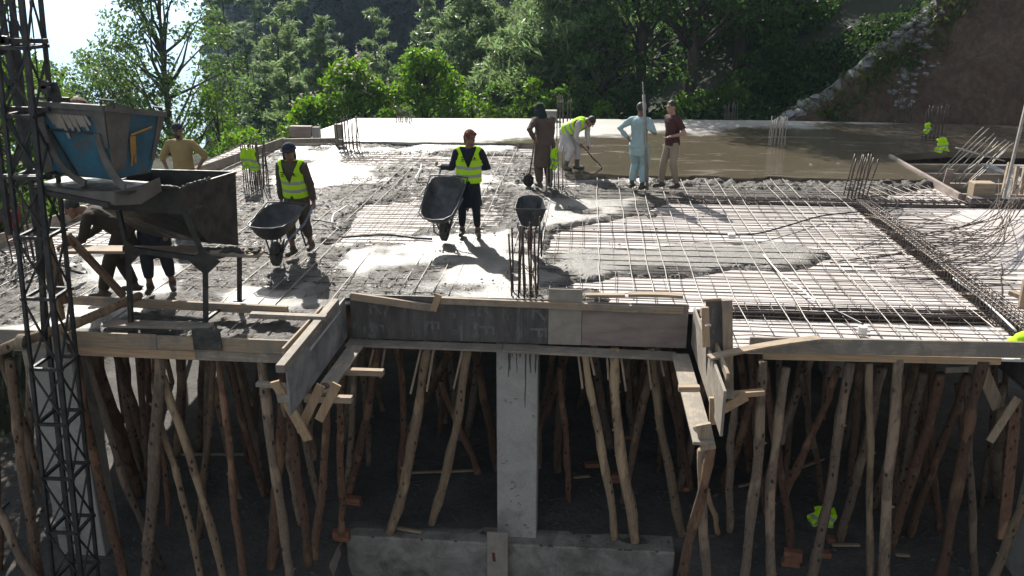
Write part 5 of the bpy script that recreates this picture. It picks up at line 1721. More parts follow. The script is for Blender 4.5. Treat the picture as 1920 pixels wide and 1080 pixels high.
for k in MP:
    mb = MB(); mb.beam(MP[k][0], MP[k][1], 0.055 if k in ('fr', 'rl') else 0.038, 0.04, up=(0, 1, 0)); mb.build('post', M['mast_steel'], mast)
levels = [4.3, 3.35, 2.6, 1.95, 1.35, 0.72, 0.38 - 0.05, -0.28, -0.8 + 0.02, -1.32, -1.95, -2.55, -3.15]
levels = [5.2, 4.3, 3.3, 2.62, 1.98, 1.32, 0.62, -0.08 - 0.15, -0.93, -1.65, -2.4, -3.1]
for i, z in enumerate(levels):
    mb = MB()
    for a_, b_ in (('fl', 'fr'), ('fr', 'rr'), ('rr', 'rl'), ('rl', 'fl')):
        pa, pb = mp(a_, z), mp(b_, z)
        d_ = (pb - pa).normalized() * 0.04
        mb.beam(pa - d_, pb + d_, 0.035, 0.035)
    mb.build('rung', M['mast_steel'], mast)
for i in range(len(levels) - 1):
    z0, z1 = levels[i] - 0.04, levels[i + 1] + 0.04
    for a_, b_ in (('fl', 'fr'), ('fr', 'rr')):
        mb = MB()
        mb.beam(mp(a_, z0), mp(b_, z1), 0.018, 0.02)
        mb.beam(mp(b_, z0) + Vector((0, 0.03, 0)), mp(a_, z1) + Vector((0, 0.03, 0)), 0.018, 0.02)
        mb.build('brace', M['mast_steel'], mast)
# outer guide frame of the upper half
for p0, p1, Y in (((-38, 0), (18, 440), 8.9), ((0, 0), (52, 330), 9.4)):
    a_ = AY(*p0, Y); b_ = AY(*p1, Y); d_ = b_ - a_
    mb = MB(); mb.beam(a_ - d_ * 0.3, b_, 0.05, 0.05, up=(0, 1, 0)); mb.build('guide_post', M['mast_steel'], mast)
for y in (75, 203, 330):
    mb = MB(); mb.beam(AY(-40, y, 8.82), AY(86 + y * 0.03, y + 2, 8.82), 0.05, 0.045); mb.build('cross_arm', M['mast_steel'], mast)
for p0, p1 in (((-30, 60), (20, 0)), ((-20, 90), (40, 205)), ((0, 205), (55, 90)), ((10, 205), (60, 325)), ((20, 325), (62, 215)), ((-10, 430), (40, 335))):
    mb = MB(); mb.beam(AY(*p0, 9.0), AY(*p1, 9.0), 0.035, 0.03); mb.build('brace', M['mast_steel'], mast)
for i, (p0, p1) in enumerate((((56, 0), (74, 170)), ((62, 0), (80, 78)), ((12, 0), (27, 130)), ((18, 40), (30, 135)))):
    mb = MB(); mb.tube([AY(*p0, 8.95), AY(*p1, 8.95)], 0.008, 5); mb.build('cable', M['black_steel'], mast)
for px, py in ((83, 158), (86, 168), (4, 75), (12, 76), (3, 95)):
    mb = MB(); c_ = AY(px, py, 8.8); mb.tube([c_ - Vector((0, 0.03, 0)), c_ + Vector((0, 0.03, 0))], 0.045, 12); mb.build('pulley', M['mast_steel'], mast, smooth=False)
mb = MB(); mb.beam(AY(97, 155, 8.9), AY(108, 190, 8.9), 0.05, 0.09); mb.build('bracket', M['mast_steel'], mast)

# poles and boards round the mast
mb = MB(); mb.tube([AY(-6, 660, 8.6), AY(40, 640, 8.75), AY(140, 608, 9.2), AY(245, 562, 9.9), AY(262, 553, 10.1)], [0.06, 0.062, 0.058, 0.05, 0.045], 10, jit=0.05)
tag(mb.build('tie_pole', M['bark_pale'], smooth=True), 'pale round pole lashed to the mast and running back over the slab edge', 'pole')
mb = MB()
for i in range(5):
    c_ = AY(36 + 3 * i, 641, 8.72); mb.tube([c_ + Vector((0.01 * math.sin(a), 0.085 * math.cos(a), 0.085 * math.sin(a))) for a in np.linspace(0, 6.28, 14)], 0.009, 5)
for i in range(3):
    mb.tube([AY(45 + i * 2, 660, 8.63), AY(48 + i * 3, 685, 8.62), AY(52 - i, 712, 8.64)], 0.008, 5)
tag(mb.build('rope_lashing', M['rope'], smooth=True), 'knotted rope tying the pale pole to the mast', 'rope')
plank('support_pole', 'stout round pole standing close behind the mast at the left', AY(78, 410, 9.4), AY(112, 600, 9.35), 0.1, 0.1, 'bark_pale', up=(0, 1, 0), cat='pole')
plank('brace_pole', 'dark wooden pole slanting down to the hopper legs behind the mast', AY(125, 440, 9.7), AY(232, 555, 10.0), 0.075, 0.075, 'bark_brown', up=(0, 1, 0), cat='pole')
plank('brace_pole', 'shorter brown pole leaning beside the mast', AY(86, 440, 9.5), AY(120, 570, 9.4), 0.085, 0.085, 'bark_red', up=(0, 1, 0), cat='pole')
mb = MB()
cl_ = [(AY(12 + 10 * i, 398 + (8 if i % 2 else 0), 9.0), AY(14 + 9 * i, 432 + 4 * (i % 2), 8.98)) for i in range(3)]
rg = []
for z_ in range(5):
    rg.append([AY(11 + k * 3.3 + (2 if z_ % 2 else 0), 392 + z_ * 10 + (4 if k % 2 else 0), 9.0 + 0.03 * math.sin(k * 1.7 + z_)) for k in range(8)])
mb.loft(rg, closed=False, caps=False)
o = mb.build('red_cloth', M['red_cloth'], smooth=True); o.modifiers.new('s', 'SOLIDIFY').thickness = 0.012
tag(o, 'crumpled red cloth hanging on the mast above the slab edge', 'cloth')

# ------------------------------------------------------------------ blue skip
SN = AY(196, 203, 8.72); SL = AY(57, 194, 8.95); SR = AY(309, 214, 9.55)
SB = SL + (SR - SN)
skip = thing('concrete_skip', 'battered blue concrete skip hanging on the mast above the black hopper', 'skip', (SN.x, SN.y + 0.3, 1.75))
bt = {'N': AY(212, 336, 8.86), 'L': AY(100, 322, 9.05), 'R': AY(283, 322, 9.5)}
bt['B'] = bt['L'] + (bt['R'] - bt['N'])
topr = {'N': SN, 'L': SL, 'R': SR, 'B': SB}
cen = (SN + SB) / 2


def quad_slab(mb, a_, b_, c_, d_, th, mi=0):
    """a thick plate through four corners"""
    n = (b_ - a_).cross(d_ - a_).normalized() * th
    vs = [a_, b_, c_, d_, a_ + n, b_ + n, c_ + n, d_ + n]
    mb.add(vs, [(0, 3, 2, 1), (4, 5, 6, 7), (0, 1, 5, 4), (1, 2, 6, 5), (2, 3, 7, 6), (3, 0, 4, 7)], mi)


def low(k, t): return topr[k].lerp(bt[k], t)


for nm, (a_, b_), mats in (('front_panel', ('L', 'N'), 'blue_paint'), ('side_panel', ('N', 'R'), 'blue_paint'), ('back_panel', ('B', 'L'), 'blue_paint'), ('side_panel', ('R', 'B'), 'blue_paint')):
    mb = MB(); quad_slab(mb, low(a_, 0.03), low(b_, 0.03), bt[b_], bt[a_], 0.012); mb.build(nm, M[mats], skip)
mb = MB(); quad_slab(mb, bt['L'], bt['N'], bt['R'], bt['B'], -0.012); mb.build('bottom_panel', M['black_steel'], skip)
out = Vector((-0.25, -0.95, 0)).normalized()
outr = Vector((0.8, -0.62, 0)).normalized()
mb = MB()
for a_, b_ in (('L', 'N'), ('N', 'R'), ('R', 'B'), ('B', 'L')):
    mb.beam(topr[a_], topr[b_], 0.06, 0.06)
mb.build('rim', M['caked'], skip)
# dried cement coats, seams and side rockers
fo = out * 0.012
mb = MB(); quad_slab(mb, low('L', 0.05) + fo, low('N', 0.05) + fo, low('N', 0.13) + fo, low('L', 0.11) + fo, 0.006); mb.build('cement_coat', M['caked'], skip)
mb = MB(); quad_slab(mb, low('L', 0.04) + fo * 1.4, low('L', 0.04).lerp(low('N', 0.04), 0.17) + fo * 1.4, low('L', 1.0).lerp(low('N', 1.0), 0.02) + fo * 1.4, low('L', 1.02) + fo * 1.4 - Vector((0.1, 0, 0)), 0.006); mb.build('cement_coat', M['caked'], skip)
mb = MB(); quad_slab(mb, low('L', 0.04).lerp(low('N', 0.04), 0.80) + fo * 1.4, low('N', 0.04) + fo * 1.4, low('N', 0.55) + fo * 1.4, low('L', 0.55).lerp(low('N', 0.55), 0.93) + fo * 1.4, 0.006); mb.build('cement_coat', M['caked'], skip)
ro = outr * 0.012
mb = MB(); quad_slab(mb, low('N', 0.03) + ro, low('N', 0.03).lerp(low('R', 0.03), 0.40) + ro, low('N', 0.85).lerp(low('R', 0.85), 0.30) + ro, low('N', 0.95) + ro, 0.006); mb.build('cement_coat', M['caked'], skip)
mb = MB(); quad_slab(mb, low('N', 0.03).lerp(low('R', 0.03), 0.88) + ro, low('R', 0.03) + ro, low('R', 0.8) + ro, low('N', 0.8).lerp(low('R', 0.8), 0.93) + ro, 0.006); mb.build('cement_coat', M['caked'], skip)

mb = MB()
for i in range(13):
    u = 0.22 + i * 0.043; L = random.uniform(0.12, 0.30) * (1.2 - abs(i - 5) * 0.07)
    a_ = low('L', 0.12).lerp(low('N', 0.12), u) + fo * 1.6; b_ = low('L', 0.12 + L).lerp(low('N', 0.12 + L), u + 0.06) + fo * 1.6
    mb.beam(a_, b_, 0.035, 0.006, up=out)
mb.build('cement_drips', M['cement_drips'], skip)
mb = MB()
mb.beam(low('L', 0.36).lerp(low('N', 0.36), 0.16) + fo * 1.5, low('L', 0.36).lerp(low('N', 0.36), 0.84) + fo * 1.5, 0.02, 0.02)
mb.beam(low('L', 0.3).lerp(low('N', 0.3), 0.15) + fo * 1.5, low('L', 1).lerp(low('N', 1), 0.42) + fo * 1.5, 0.03, 0.02, up=out)
mb.build('seam', M['black_steel'], skip)


def arc_plate(name, p0, pm, p1, wd, mat):
    mb = MB(); n_ = 12; rg = []
    for i in range(n_ + 1):
        u = i / n_
        p = p0.lerp(pm, u).lerp(pm.lerp(p1, u), u)
        d_ = ((pm - p0) * (1 - u) + (p1 - pm) * u).normalized()
        nrm = d_.cross(out).normalized()
        rg.append([p + nrm * wd / 2 - out * 0.005, p - nrm * wd / 2 - out * 0.005, p - nrm * wd / 2 + out * 0.03, p + nrm * wd / 2 + out * 0.03])
    mb.loft(rg); mb.build(name, M[mat], skip)


arc_plate('rocker', low('L', 0.25).lerp(low('N', 0.25), 0.12) + fo, low('L', 0.95).lerp(low('N', 0.95), 0.05) + fo, low('L', 1.12).lerp(low('N', 1.1), 0.55) + fo, 0.07, 'caked')
arc_plate('rocker', low('L', 0.35).lerp(low('N', 0.35), 0.88) + fo, low('L', 0.98).lerp(low('N', 0.98), 0.95) + fo, AY(237, 350, 8.8), 0.075, 'caked')
# the painted figure is left as a few plain ochre strokes
mb = MB()
for (u0, v0, u1, v1, wd) in ((0.42, 0.36, 0.80, 0.22, 0.02), (0.45, 0.38, 0.48, 0.66, 0.06), (0.46, 0.66, 0.45, 0.84, 0.02), (0.52, 0.66, 0.54, 0.80, 0.02)):
    mb.beam(low('N', v0).lerp(low('R', v0), u0) + ro * 1.3, low('N', v1).lerp(low('R', v1), u1) + ro * 1.3, wd, 0.006, up=outr)
mb.build('paint_mark', M['yellow_paint'], skip)
for px0, px1, y_ in ((62, 90, 182), (189, 213, 187), (287, 303, 200)):
    Yq = 8.95 if px0 < 100 else (8.75 if px0 < 200 else 9.5)
    mb = MB(); mb.tube([AY(px0, y_ + 14, Yq), AY(px0 + 1, y_, Yq), AY(px1, y_ + 2, Yq), AY(px1 + 1, y_ + 16, Yq)], 0.014, 6); mb.build('handle', M['mast_steel'], skip)
mb = MB(); mb.beam(AY(98, 188, 9.0), AY(130, 190, 9.0), 0.04, 0.08); mb.build('lug_plate', M['mast_steel'], skip)
mb = MB(); mb.ball(AY(146, 196, 9.2), (0.10, 0.12, 0.08), 12)
tag(mb.build('sand_bag', M['bark_red'], smooth=True), 'small reddish brown bag lying in the top of the blue skip', 'bag')

# tray under the skip
tr = thing('chute_tray', 'mud caked steel chute tray between the blue skip and the black hopper', 'chute', (AY(180, 360, 9.0).x, 9.0, 1.6))
mb = MB()
tA, tB, tC, tD = AY(64, 346, 8.8), AY(240, 362, 8.8), AY(300, 342, 9.5), AY(120, 330, 9.6)
quad_slab(mb, tA, tB, tC, tD, -0.02); mb.build('pan', M['black_steel'], tr)
mb = MB()
rg = []
for (px, py, Y, hgt) in ((64, 352, 8.78, 0.08), (150, 366, 8.78, 0.08), (215, 372, 8.78, 0.15), (262, 366, 9.0, 0.2), (300, 346, 9.4, 0.16)):
    p = AY(px, py, Y); rg.append([p + Vector((0, 0, hgt / 2)), p - Vector((0, 0, hgt / 2)), p + Vector((0, 0.02, -hgt / 2)), p + Vector((0, 0.02, hgt / 2))])
mb.loft(rg); mb.build('lip', M['caked'], tr)
mb = MB(); mb.beam(AY(66, 357, 8.76), AY(205, 384, 8.76), 0.05, 0.05); mb.build('edge_bar', M['black_steel'], tr)
mb = MB(); mb.beam(AY(72, 358, 8.8), AY(84, 640, 8.8), 0.05, 0.05, up=(0, 1, 0)); mb.build('leg', M['black_steel'], tr)

# ------------------------------------------------------------------ black hopper on legs
hp = thing('receiving_hopper', 'large black sheet steel hopper on a leg frame at the left front corner', 'hopper', (-4.75, 10.0, 0))
N_ = AY(338, 354, 9.62); BR_ = AY(442, 323, 10.5); BL_ = AY(283, 319, 10.6); NL_ = AY(190, 346, 9.7)
n2 = AY(343, 402, 9.62); nb_ = AY(392, 456, 10.0); br2 = AY(447, 460, 10.5); nl2 = AY(192, 392, 9.7); bl2 = AY(270, 440, 10.55)
mb = MB()
def tri_plate(mb, pts, th):
    nrm = (pts[1] - pts[0]).cross(pts[2] - pts[0]).normalized() * th
    k = len(pts)
    mb.add([*pts, *[p + nrm for p in pts]], [tuple(range(k - 1, -1, -1)), tuple(range(k, 2 * k))] + [(i, (i + 1) % k, k + (i + 1) % k, k + i) for i in range(k)])


tri_plate(mb, [N_, n2, nb_, br2, BR_], -0.012)
mb.build('side_plate', M['black_steel'], hp)
mb = MB(); tri_plate(mb, [NL_, nl2, n2, N_], -0.012); mb.build('front_plate', M['black_steel'], hp)
mb = MB(); tri_plate(mb, [BR_, br2, bl2, BL_], -0.012); mb.build('back_plate', M['black_steel'], hp)
mb = MB(); tri_plate(mb, [BL_, bl2, nl2, NL_], -0.012); mb.build('side_plate', M['black_steel'], hp)
mb = MB(); quad_slab(mb, nl2, n2, nb_, bl2, 0.012); quad_slab(mb, bl2, nb_, br2, bl2 + Vector((0.05, 0.02, 0)), 0.012); mb.build('sloping_floor', M['black_steel'], hp)
mb = MB()
for a_, b_ in ((N_, BR_), (BR_, BL_), (N_, NL_)):
    mb.beam(a_, b_, 0.03, 0.025)
mb.build('rim', M['black_steel'], hp)
random.seed(3)
for ea, eb in ((N_, N_.lerp(BR_, 0.55)), (NL_.lerp(N_, 0.4), N_)):
    rg = []; n_ = 22
    for i in range(n_ + 1):
        r_ = random.uniform(0.010, 0.032) * (0.3 if i in (0, n_) else 1)
        p = ea.lerp(eb, i / n_) + Vector((random.uniform(-0.012, 0.012), 0, 0.012))
        rg.append([p + Vector((0, math.cos(a) * r_, math.sin(a) * r_)) for a in np.linspace(0, 5.5, 8)])
    mb = MB(); mb.loft(rg); mb.build('cement_crust', M['rough_concrete'], hp, smooth=True)
FZ = 0.88
fA, fB, fC = AY(240, 470, 9.58), AY(385, 488, 9.62), AY(449, 470, 10.5)
for a_, f_ in ((fA, (246, 612)), (fB, (386, 612)), (fC, (449, 564))):
    mb = MB(); g_ = G(*f_); mb.beam(a_, g_, 0.05, 0.05, up=(0, 1, 0)); mb.box(g_ + Vector((0, 0, 0.01)), (0.12, 0.12, 0.015)); mb.build('leg', M['black_steel'], hp)
mb = MB(); mb.beam(AY(345, 395, 9.6), fB + Vector((0, 0, 0)), 0.05, 0.05, up=(0, 1, 0)); mb.build('strut', M['black_steel'], hp)
mb = MB(); mb.beam(AY(222, 395, 9.62), fA, 0.05, 0.05, up=(0, 1, 0)); mb.build('strut', M['black_steel'], hp)
mb = MB(); mb.beam(fA + Vector((-0.05, 0, 0.03)), fB + Vector((0.05, 0, 0)), 0.06, 0.06); mb.beam(fB, fC, 0.05, 0.05); mb.build('frame', M['black_steel'], hp)
mb = MB(); mb.beam(AY(250, 588, 9.55), AY(386, 600, 9.6), 0.04, 0.035); mb.beam(AY(386, 600, 9.6), AY(420, 575, 10.2), 0.035, 0.035); mb.build('lower_rail', M['black_steel'], hp)
for c_, sg in ((fA, 1), (fB, -1), (fB, 1)):
    mb = MB(); tri_plate(mb, [c_ + Vector((0, -0.03, 0.14)), c_ + Vector((0, -0.03, -0.18)), c_ + Vector((sg * 0.2, -0.03, 0.0))], 0.012); mb.build('gusset', M['black_steel'], hp)
plank('work_board', 'pale board laid across the frame of the black hopper', AY(122, 468, 9.95), AY(490, 476, 9.95), 0.26, 0.035, 'plank_x', bend=0.02, n=6)
mb = MB()
for i in range(60):
    p = AY(random.uniform(385, 486), 472, 9.95); r_ = random.uniform(0.01, 0.03); mb.ball(p + Vector((0, random.uniform(-0.1, 0.1), 0.02)), (r_ * 1.5, r_ * 1.5, r_), 7)
tag(mb.build('cement_lumps', M['rough_concrete'], smooth=True), 'lumps of wet cement on the right end of the hopper board', 'cement', kind='stuff')
plank('ground_plank', 'long brown plank lying along the slab in front of the hopper legs', AY(128, 562, 10.05), AY(540, 582, 10.05), 0.06, 0.11, 'plank_x')
plank('ground_plank', 'short grey plank near the left bracket, half buried in cement', AY(470, 590, 9.9), AY(612, 596, 9.9), 0.1, 0.06, 'plank_grey_x')
plank('ground_plank', 'dark plank lying between hopper and front edge', AY(200, 606, 9.5), AY(395, 612, 9.5), 0.2, 0.03, 'plank_grey_x')
mb = MB(); mb.box(AY(388, 637, 9.22), (0.34, 0.03, 0.26)); mb.box(AY(388, 620, 9.28), (0.34, 0.12, 0.02)); tag(mb.build('rubber_flap', M['rubber'], bevel=0.008), 'dark cement soaked flap hanging over the left edge plank', 'flap')

# ------------------------------------------------------------------ wheelbarrows
def barrow(label, px, py, yaw, pitch, sc=0.93, z0=0.0):
    c_ = G(px, py, z0)
    root = thing('wheelbarrow', label, 'wheelbarrow', c_, yaw, 'wheelbarrows')
    RP = Matrix.Translation((0, 0, 0.2)) @ Matrix.Rotation(pitch, 4, 'X') @ Matrix.Translation((0, 0, -0.2))

    def tr_(mb):
        mb.v = [tuple(RP @ Vector(p)) for p in mb.v]
        return mb

    # wheel
    wh = MB(); rg = []
    for i in range(25):
        a = 6.283 * i / 24
        rg.append([Vector((x_, math.cos(a) * r_, 0.2 + math.sin(a) * r_)) for x_, r_ in ((-0.045, 0.13), (-0.05, 0.17), (-0.035, 0.195), (0.035, 0.195), (0.05, 0.17), (0.045, 0.13))])
    wh.loft(rg, caps=False)
    wo = wh.build('wheel', M['rubber'], root, local=True, smooth=True)
    rm = MB(); rm.tube([(-0.03, 0, 0.2), (0.03, 0, 0.2)], 0.13, 18); rm.tube([(-0.06, 0, 0.2), (0.06, 0, 0.2)], 0.035, 10)
    rm.build('rim', M['black_steel'], wo, local=True)
    # handles: side tubes
    ends = []
    for s in (-1, 1):
        mb = MB(); mb.tube([(s * 0.09, 0.0, 0.2), (s * 0.13, 0.22, 0.33), (s * 0.25, 0.75, 0.40), (s * 0.29, 1.05, 0.52), (s * 0.29, 1.28, 0.60)], 0.02, 8)
        tr_(mb); mb.build('handle', M['barrow_blue'], root, local=True, smooth=True)
        mb = MB(); mb.tube([(s * 0.23, 0.62, 0.38), (s * 0.25, 0.68, 0.05), (s * 0.25, 0.82, 0.03), (s * 0.25, 0.9, 0.42)], 0.016, 7)
        tr_(mb); mb.build('leg', M['black_steel'], root, local=True, smooth=True)
        mb = MB(); mb.tube([(s * 0.10, 0, 0.2), (s * 0.16, 0.05, 0.45)], 0.014, 6); tr_(mb); mb.build('stay', M['black_steel'], root, local=True)
        ends.append(RP @ Vector((s * 0.29, 1.22, 0.58)))
    TZ = 0.07
    # tray: rounded nose, flaring sides
    def ring(z, k, fr, bk, hw, nw):
        out_ = []
        for (x_, y_) in ((-hw, bk), (-hw * 1.0, bk * 0.5), (-hw * 0.95, 0.10), (-nw, fr * 0.55), (-nw * 0.62, fr * 0.9), (0, fr), (nw * 0.62, fr * 0.9), (nw, fr * 0.55), (hw * 0.95, 0.10), (hw * 1.0, bk * 0.5), (hw, bk), (hw * 0.4, bk * 1.03), (-hw * 0.4, bk * 1.03)):
            zz = z + TZ + (0.10 * max(0, -y_ / 0.5) if k else 0)
            out_.append(Vector((x_, y_, zz)))
        return out_
    outer = [ring(0.40, 0, -0.12, 0.62, 0.19, 0.14), ring(0.52, 0, -0.30, 0.70, 0.27, 0.22), ring(0.68, 1, -0.42, 0.78, 0.345, 0.30)]
    inner = [[p + Vector((-p.x * 0.04, -(p.y - 0.2) * 0.035, 0.012)) for p in r_] for r_ in outer[::-1]]
    inner[0] = [p + Vector((0, 0, -0.012)) for p in inner[0]]
    mb = MB(); mb.loft(outer + inner); tr_(mb)
    ty = mb.build('tray', M['barrow_tray'], root, local=True, smooth=True)
    q_ = ty.modifiers.new('s', 'SUBSURF'); q_.levels = 1; q_.render_levels = 1
    mb = MB(); q = outer[2] + [outer[2][0]]; mb.tube(q, 0.012, 6, caps=False); tr_(mb); mb.build('rolled_edge', M['barrow_tray'], ty, local=True, smooth=True)
    # front guard hoop under the tray
    mb = MB(); mb.tube([(-0.16, -0.02, 0.42), (-0.12, -0.2, 0.33), (0, -0.26, 0.31), (0.12, -0.2, 0.33), (0.16, -0.02, 0.42)], 0.014, 6); tr_(mb); mb.build('nose_guard', M['black_steel'], root, local=True, smooth=True)
    Rz = Matrix.Rotation(yaw, 4, 'Z')
    root.scale = (sc, sc * 0.76, sc)
    return root, [Rz @ Vector((e.x * sc, e.y * sc * 0.76, e.z * sc)) + Vector(c_) for e in ends]


b1, e1 = barrow('wheelbarrow held level by the man in the dark head wrap', 520, 499, R(-9), R(13))
b2, e2 = barrow('wheelbarrow tipped forward by the man in the rust red head cloth', 834, 452, R(-13), R(33))
b3, e3 = barrow('wheelbarrow parked behind the rusty front starter bars', 994, 470, R(184), R(2))
b3.scale = (0.66, 0.62, 1.0)
for c_ in b3.children:
    if c_.name.startswith('tray'):
        c_.modifiers.clear(); c_.data = c_.data.copy(); c_.data.polygons.foreach_set('use_smooth', [False] * len(c_.data.polygons))

# ------------------------------------------------------------------ people
def ik(a_, c_, l1, l2, hint):
    a_ = Vector(a_); c_ = Vector(c_); d_ = c_ - a_
    L = min(d_.length, (l1 + l2) * 0.995)
    dn = d_.normalized()
    c2 = a_ + dn * L
    x_ = (l1 * l1 - l2 * l2 + L * L) / (2 * L)
    h2 = math.sqrt(max(0.0, l1 * l1 - x_ * x_))
    h = Vector(hint); h = h - dn * h.dot(dn)
    if h.length < 1e-4: h = Vector((0, -1, 0))
    return a_ + dn * x_ + h.normalized() * h2, c2


def hand(mb, wr, d_, nrm, curl, side):
    """palm, four jointed fingers, thumb from the side of the palm"""
    d_ = Vector(d_).normalized(); nrm = Vector(nrm); nrm = (nrm - d_ * nrm.dot(d_)).normalized()
    lat = d_.cross(nrm) * side
    rot = Matrix((lat, d_, nrm)).transposed()
    mb.ball(Vector(wr) + d_ * 0.05, (0.042, 0.055, 0.018), 10, rot=rot)
    mb.caps(wr, Vector(wr) + d_ * 0.05, 0.025, 0.026, 8)
    for k, (o_, L) in enumerate(((-0.03, 0.068), (-0.010, 0.078), (0.011, 0.072), (0.03, 0.056))):
        p = Vector(wr) + d_ * 0.092 + lat * o_
        dd = d_.copy()
        for sgm, fr_ in enumerate((0.45, 0.33, 0.24)):
            a = R(curl * (0.6, 1.0, 0.8)[sgm])
            ax_ = lat * side
            dd = (dd * math.cos(a) + nrm * math.sin(a)).normalized()
            q = p + dd * L * fr_
            mb.caps(p, q, 0.0105 - 0.001 * sgm, 0.0095 - 0.001 * sgm, 7)
            p = q
            nrm2 = nrm
    p = Vector(wr) + d_ * 0.03 - lat * 0.035
    q = p + (d_ * 0.6 - lat * 0.65 + nrm * 0.35).normalized() * 0.042
    mb.caps(p, q, 0.014, 0.012, 7)
    mb.caps(q, q + (d_ * 0.9 + nrm * 0.5 + lat * 0.1).normalized() * 0.032, 0.0115, 0.0095, 7)


def frame_of(fwd, up):
    f = Vector(fwd).normalized(); u = Vector(up); u = (u - f * u.dot(f)).normalized()
    return Matrix((f.cross(u), -f, u)).transposed()          # local -Y is the face


def person(label, loc, yaw, pel, chest, head, feet, hands_, outfit, face=(0, -1, -0.1), headup=(0, 0, 1), elbow=((-0.6, 0.6, -0.5), (0.6, 0.6, -0.5)), knee=((0, -1, 0), (0, -1, 0)),
           sh_w=0.185, hip_w=0.095, foot_dir=((-0.15, -1, 0), (0.15, -1, 0)), curl=(70, 70), lat=None, palm=((0.3, -0.2, -1), (-0.3, -0.2, -1)), fwd=None):
    """joint targets are in the person's own frame: face towards -Y, ground at z = 0"""
    root = thing('person', label, 'person', loc, yaw, 'workers on the slab')
    pel = Vector(pel); chest = Vector(chest); head = Vector(head)
    lat = Vector(lat).normalized() if lat else Vector((1, 0, 0))
    sp = (chest - pel).normalized()
    front = sp.cross(lat).normalized() * -1 if sp.cross(lat).y > 0 else sp.cross(lat).normalized()
    sh = [chest + lat * (s * sh_w) + sp * 0.0 for s in (-1, 1)]
    hp_ = [pel + lat * (s * hip_w) for s in (-1, 1)]
    neck = chest + sp * 0.07
    sk = M[outfit.get('skin', 'skin')]
    el = []; wr = []; kn = []; an = []
    for i in (0, 1):
        e_, w_ = ik(sh[i], hands_[i], 0.30, 0.265, elbow[i]); el.append(e_); wr.append(w_)
        k_, a_ = ik(hp_[i], Vector(feet[i]) + Vector((0, 0, 0.09)), 0.43, 0.415, knee[i]); kn.append(k_); an.append(a_)
    mb = MB()
    # trunk, limbs, neck
    mb.tube([pel - sp * 0.06, pel, pel.lerp(chest, 0.35), pel.lerp(chest, 0.75), chest, chest + sp * 0.05], [0.12, 0.15, 0.135, 0.155, 0.15, 0.07], 14, ry=[0.09, 0.11, 0.095, 0.105, 0.09, 0.06])
    mb.caps(chest, neck + sp * 0.05, 0.062, 0.055, 10)
    mb.caps(neck, head + (neck - head) * 0.35, 0.057, 0.055, 10)
    for i in (0, 1):
        mb.caps(chest + (sh[i] - chest) * 0.4, sh[i], 0.075, 0.062)
        mb.caps(sh[i], el[i], 0.055, 0.042); mb.caps(el[i], wr[i], 0.043, 0.027)
        mb.caps(hp_[i], kn[i], 0.085, 0.056); mb.caps(kn[i], an[i], 0.056, 0.038)
        fd = Vector(foot_dir[i]).normalized()
        mb.caps(an[i] + Vector((0, 0, -0.045)) - fd * 0.04, an[i] + Vector((0, 0, -0.06)) + fd * 0.13, 0.036, 0.028)
        fa = (wr[i] - el[i]).normalized()
        hand(mb, wr[i], fa, Vector(palm[i]), curl[i], 1 if i else -1)
    # head with face
    HF = frame_of(face, headup)
    def hpnt(x_, y_, z_): return head + HF @ Vector((x_, y_, z_))
    mb.ball(head + HF @ Vector((0, 0.012, 0.02)), (0.076, 0.096, 0.105), 16, rot=HF)
    mb.ball(head + HF @ Vector((0, -0.022, -0.055)), (0.056, 0.064, 0.06), 14, rot=HF)
    mb.caps(hpnt(0, -0.082, 0.018), hpnt(0, -0.108, -0.022), 0.010, 0.016, 8)       # nose
    mb.caps(hpnt(-0.028, -0.082, 0.034), hpnt(0.028, -0.082, 0.034), 0.012, 0.012, 8)  # brow
    mb.caps(hpnt(-0.02, -0.083, -0.058), hpnt(0.02, -0.083, -0.058), 0.008, 0.008, 8)   # lips
    mb.ball(hpnt(0, -0.07, -0.095), 0.022, 10)
    for s in (-1, 1):
        mb.ball(hpnt(s * 0.078, 0.012, -0.005), (0.014, 0.022, 0.034), 8, rot=HF)
    body = remeshed(mb, 'body', [sk], 0.0088, root, 3)
    mb = MB()
    for s in (-1, 1):
        mb = MB(); mb.ball(hpnt(s * 0.031, -0.083, 0.012), (0.013, 0.008, 0.007), 8, rot=HF); mb.build('eye', M['eye'], root, local=True, smooth=True)
    pass
    if outfit.get('beard'):
        mb = MB(); mb.ball(hpnt(0, -0.045, -0.085), (0.058, 0.056, 0.04), 12, rot=HF); mb.caps(hpnt(-0.03, -0.094, -0.043), hpnt(0.03, -0.094, -0.043), 0.009, 0.009, 8)
        remeshed(mb, 'beard', [M['hair']], 0.008, root, 2)
    # lower garment
    lw = outfit.get('leg_w', 1.0)
    mb = MB()
    mb.tube([pel - sp * 0.10, pel, pel + sp * 0.12], [0.16, 0.175, 0.15], 14, ry=[0.12, 0.13, 0.115])
    for i in (0, 1):
        en = an[i] + (kn[i] - an[i]) * outfit.get('leg_end', 0.06)
        mb.tube([hp_[i] + sp * 0.02, hp_[i].lerp(kn[i], 0.5) + Vector((0, 0.005, 0)), kn[i], kn[i].lerp(en, 0.5), en], [0.10 * lw, 0.095 * lw, 0.078 * lw, 0.075 * lw, 0.058 * lw], 12)
    remeshed(mb, 'trousers', [M[outfit['pants']]], 0.014, root, 4)
    # upper garment
    mb = MB()
    hem = outfit.get('hem', 0.0)                      # length of the shirt below the hips
    fl = outfit.get('flare', 0.03)
    gx_ = 1.0 * outfit.get('bulk', 1.0)
    path = [pel - sp * 0.04, pel + sp * 0.08, pel.lerp(chest, 0.5), chest - sp * 0.05, chest + sp * 0.03, chest + sp * 0.075]
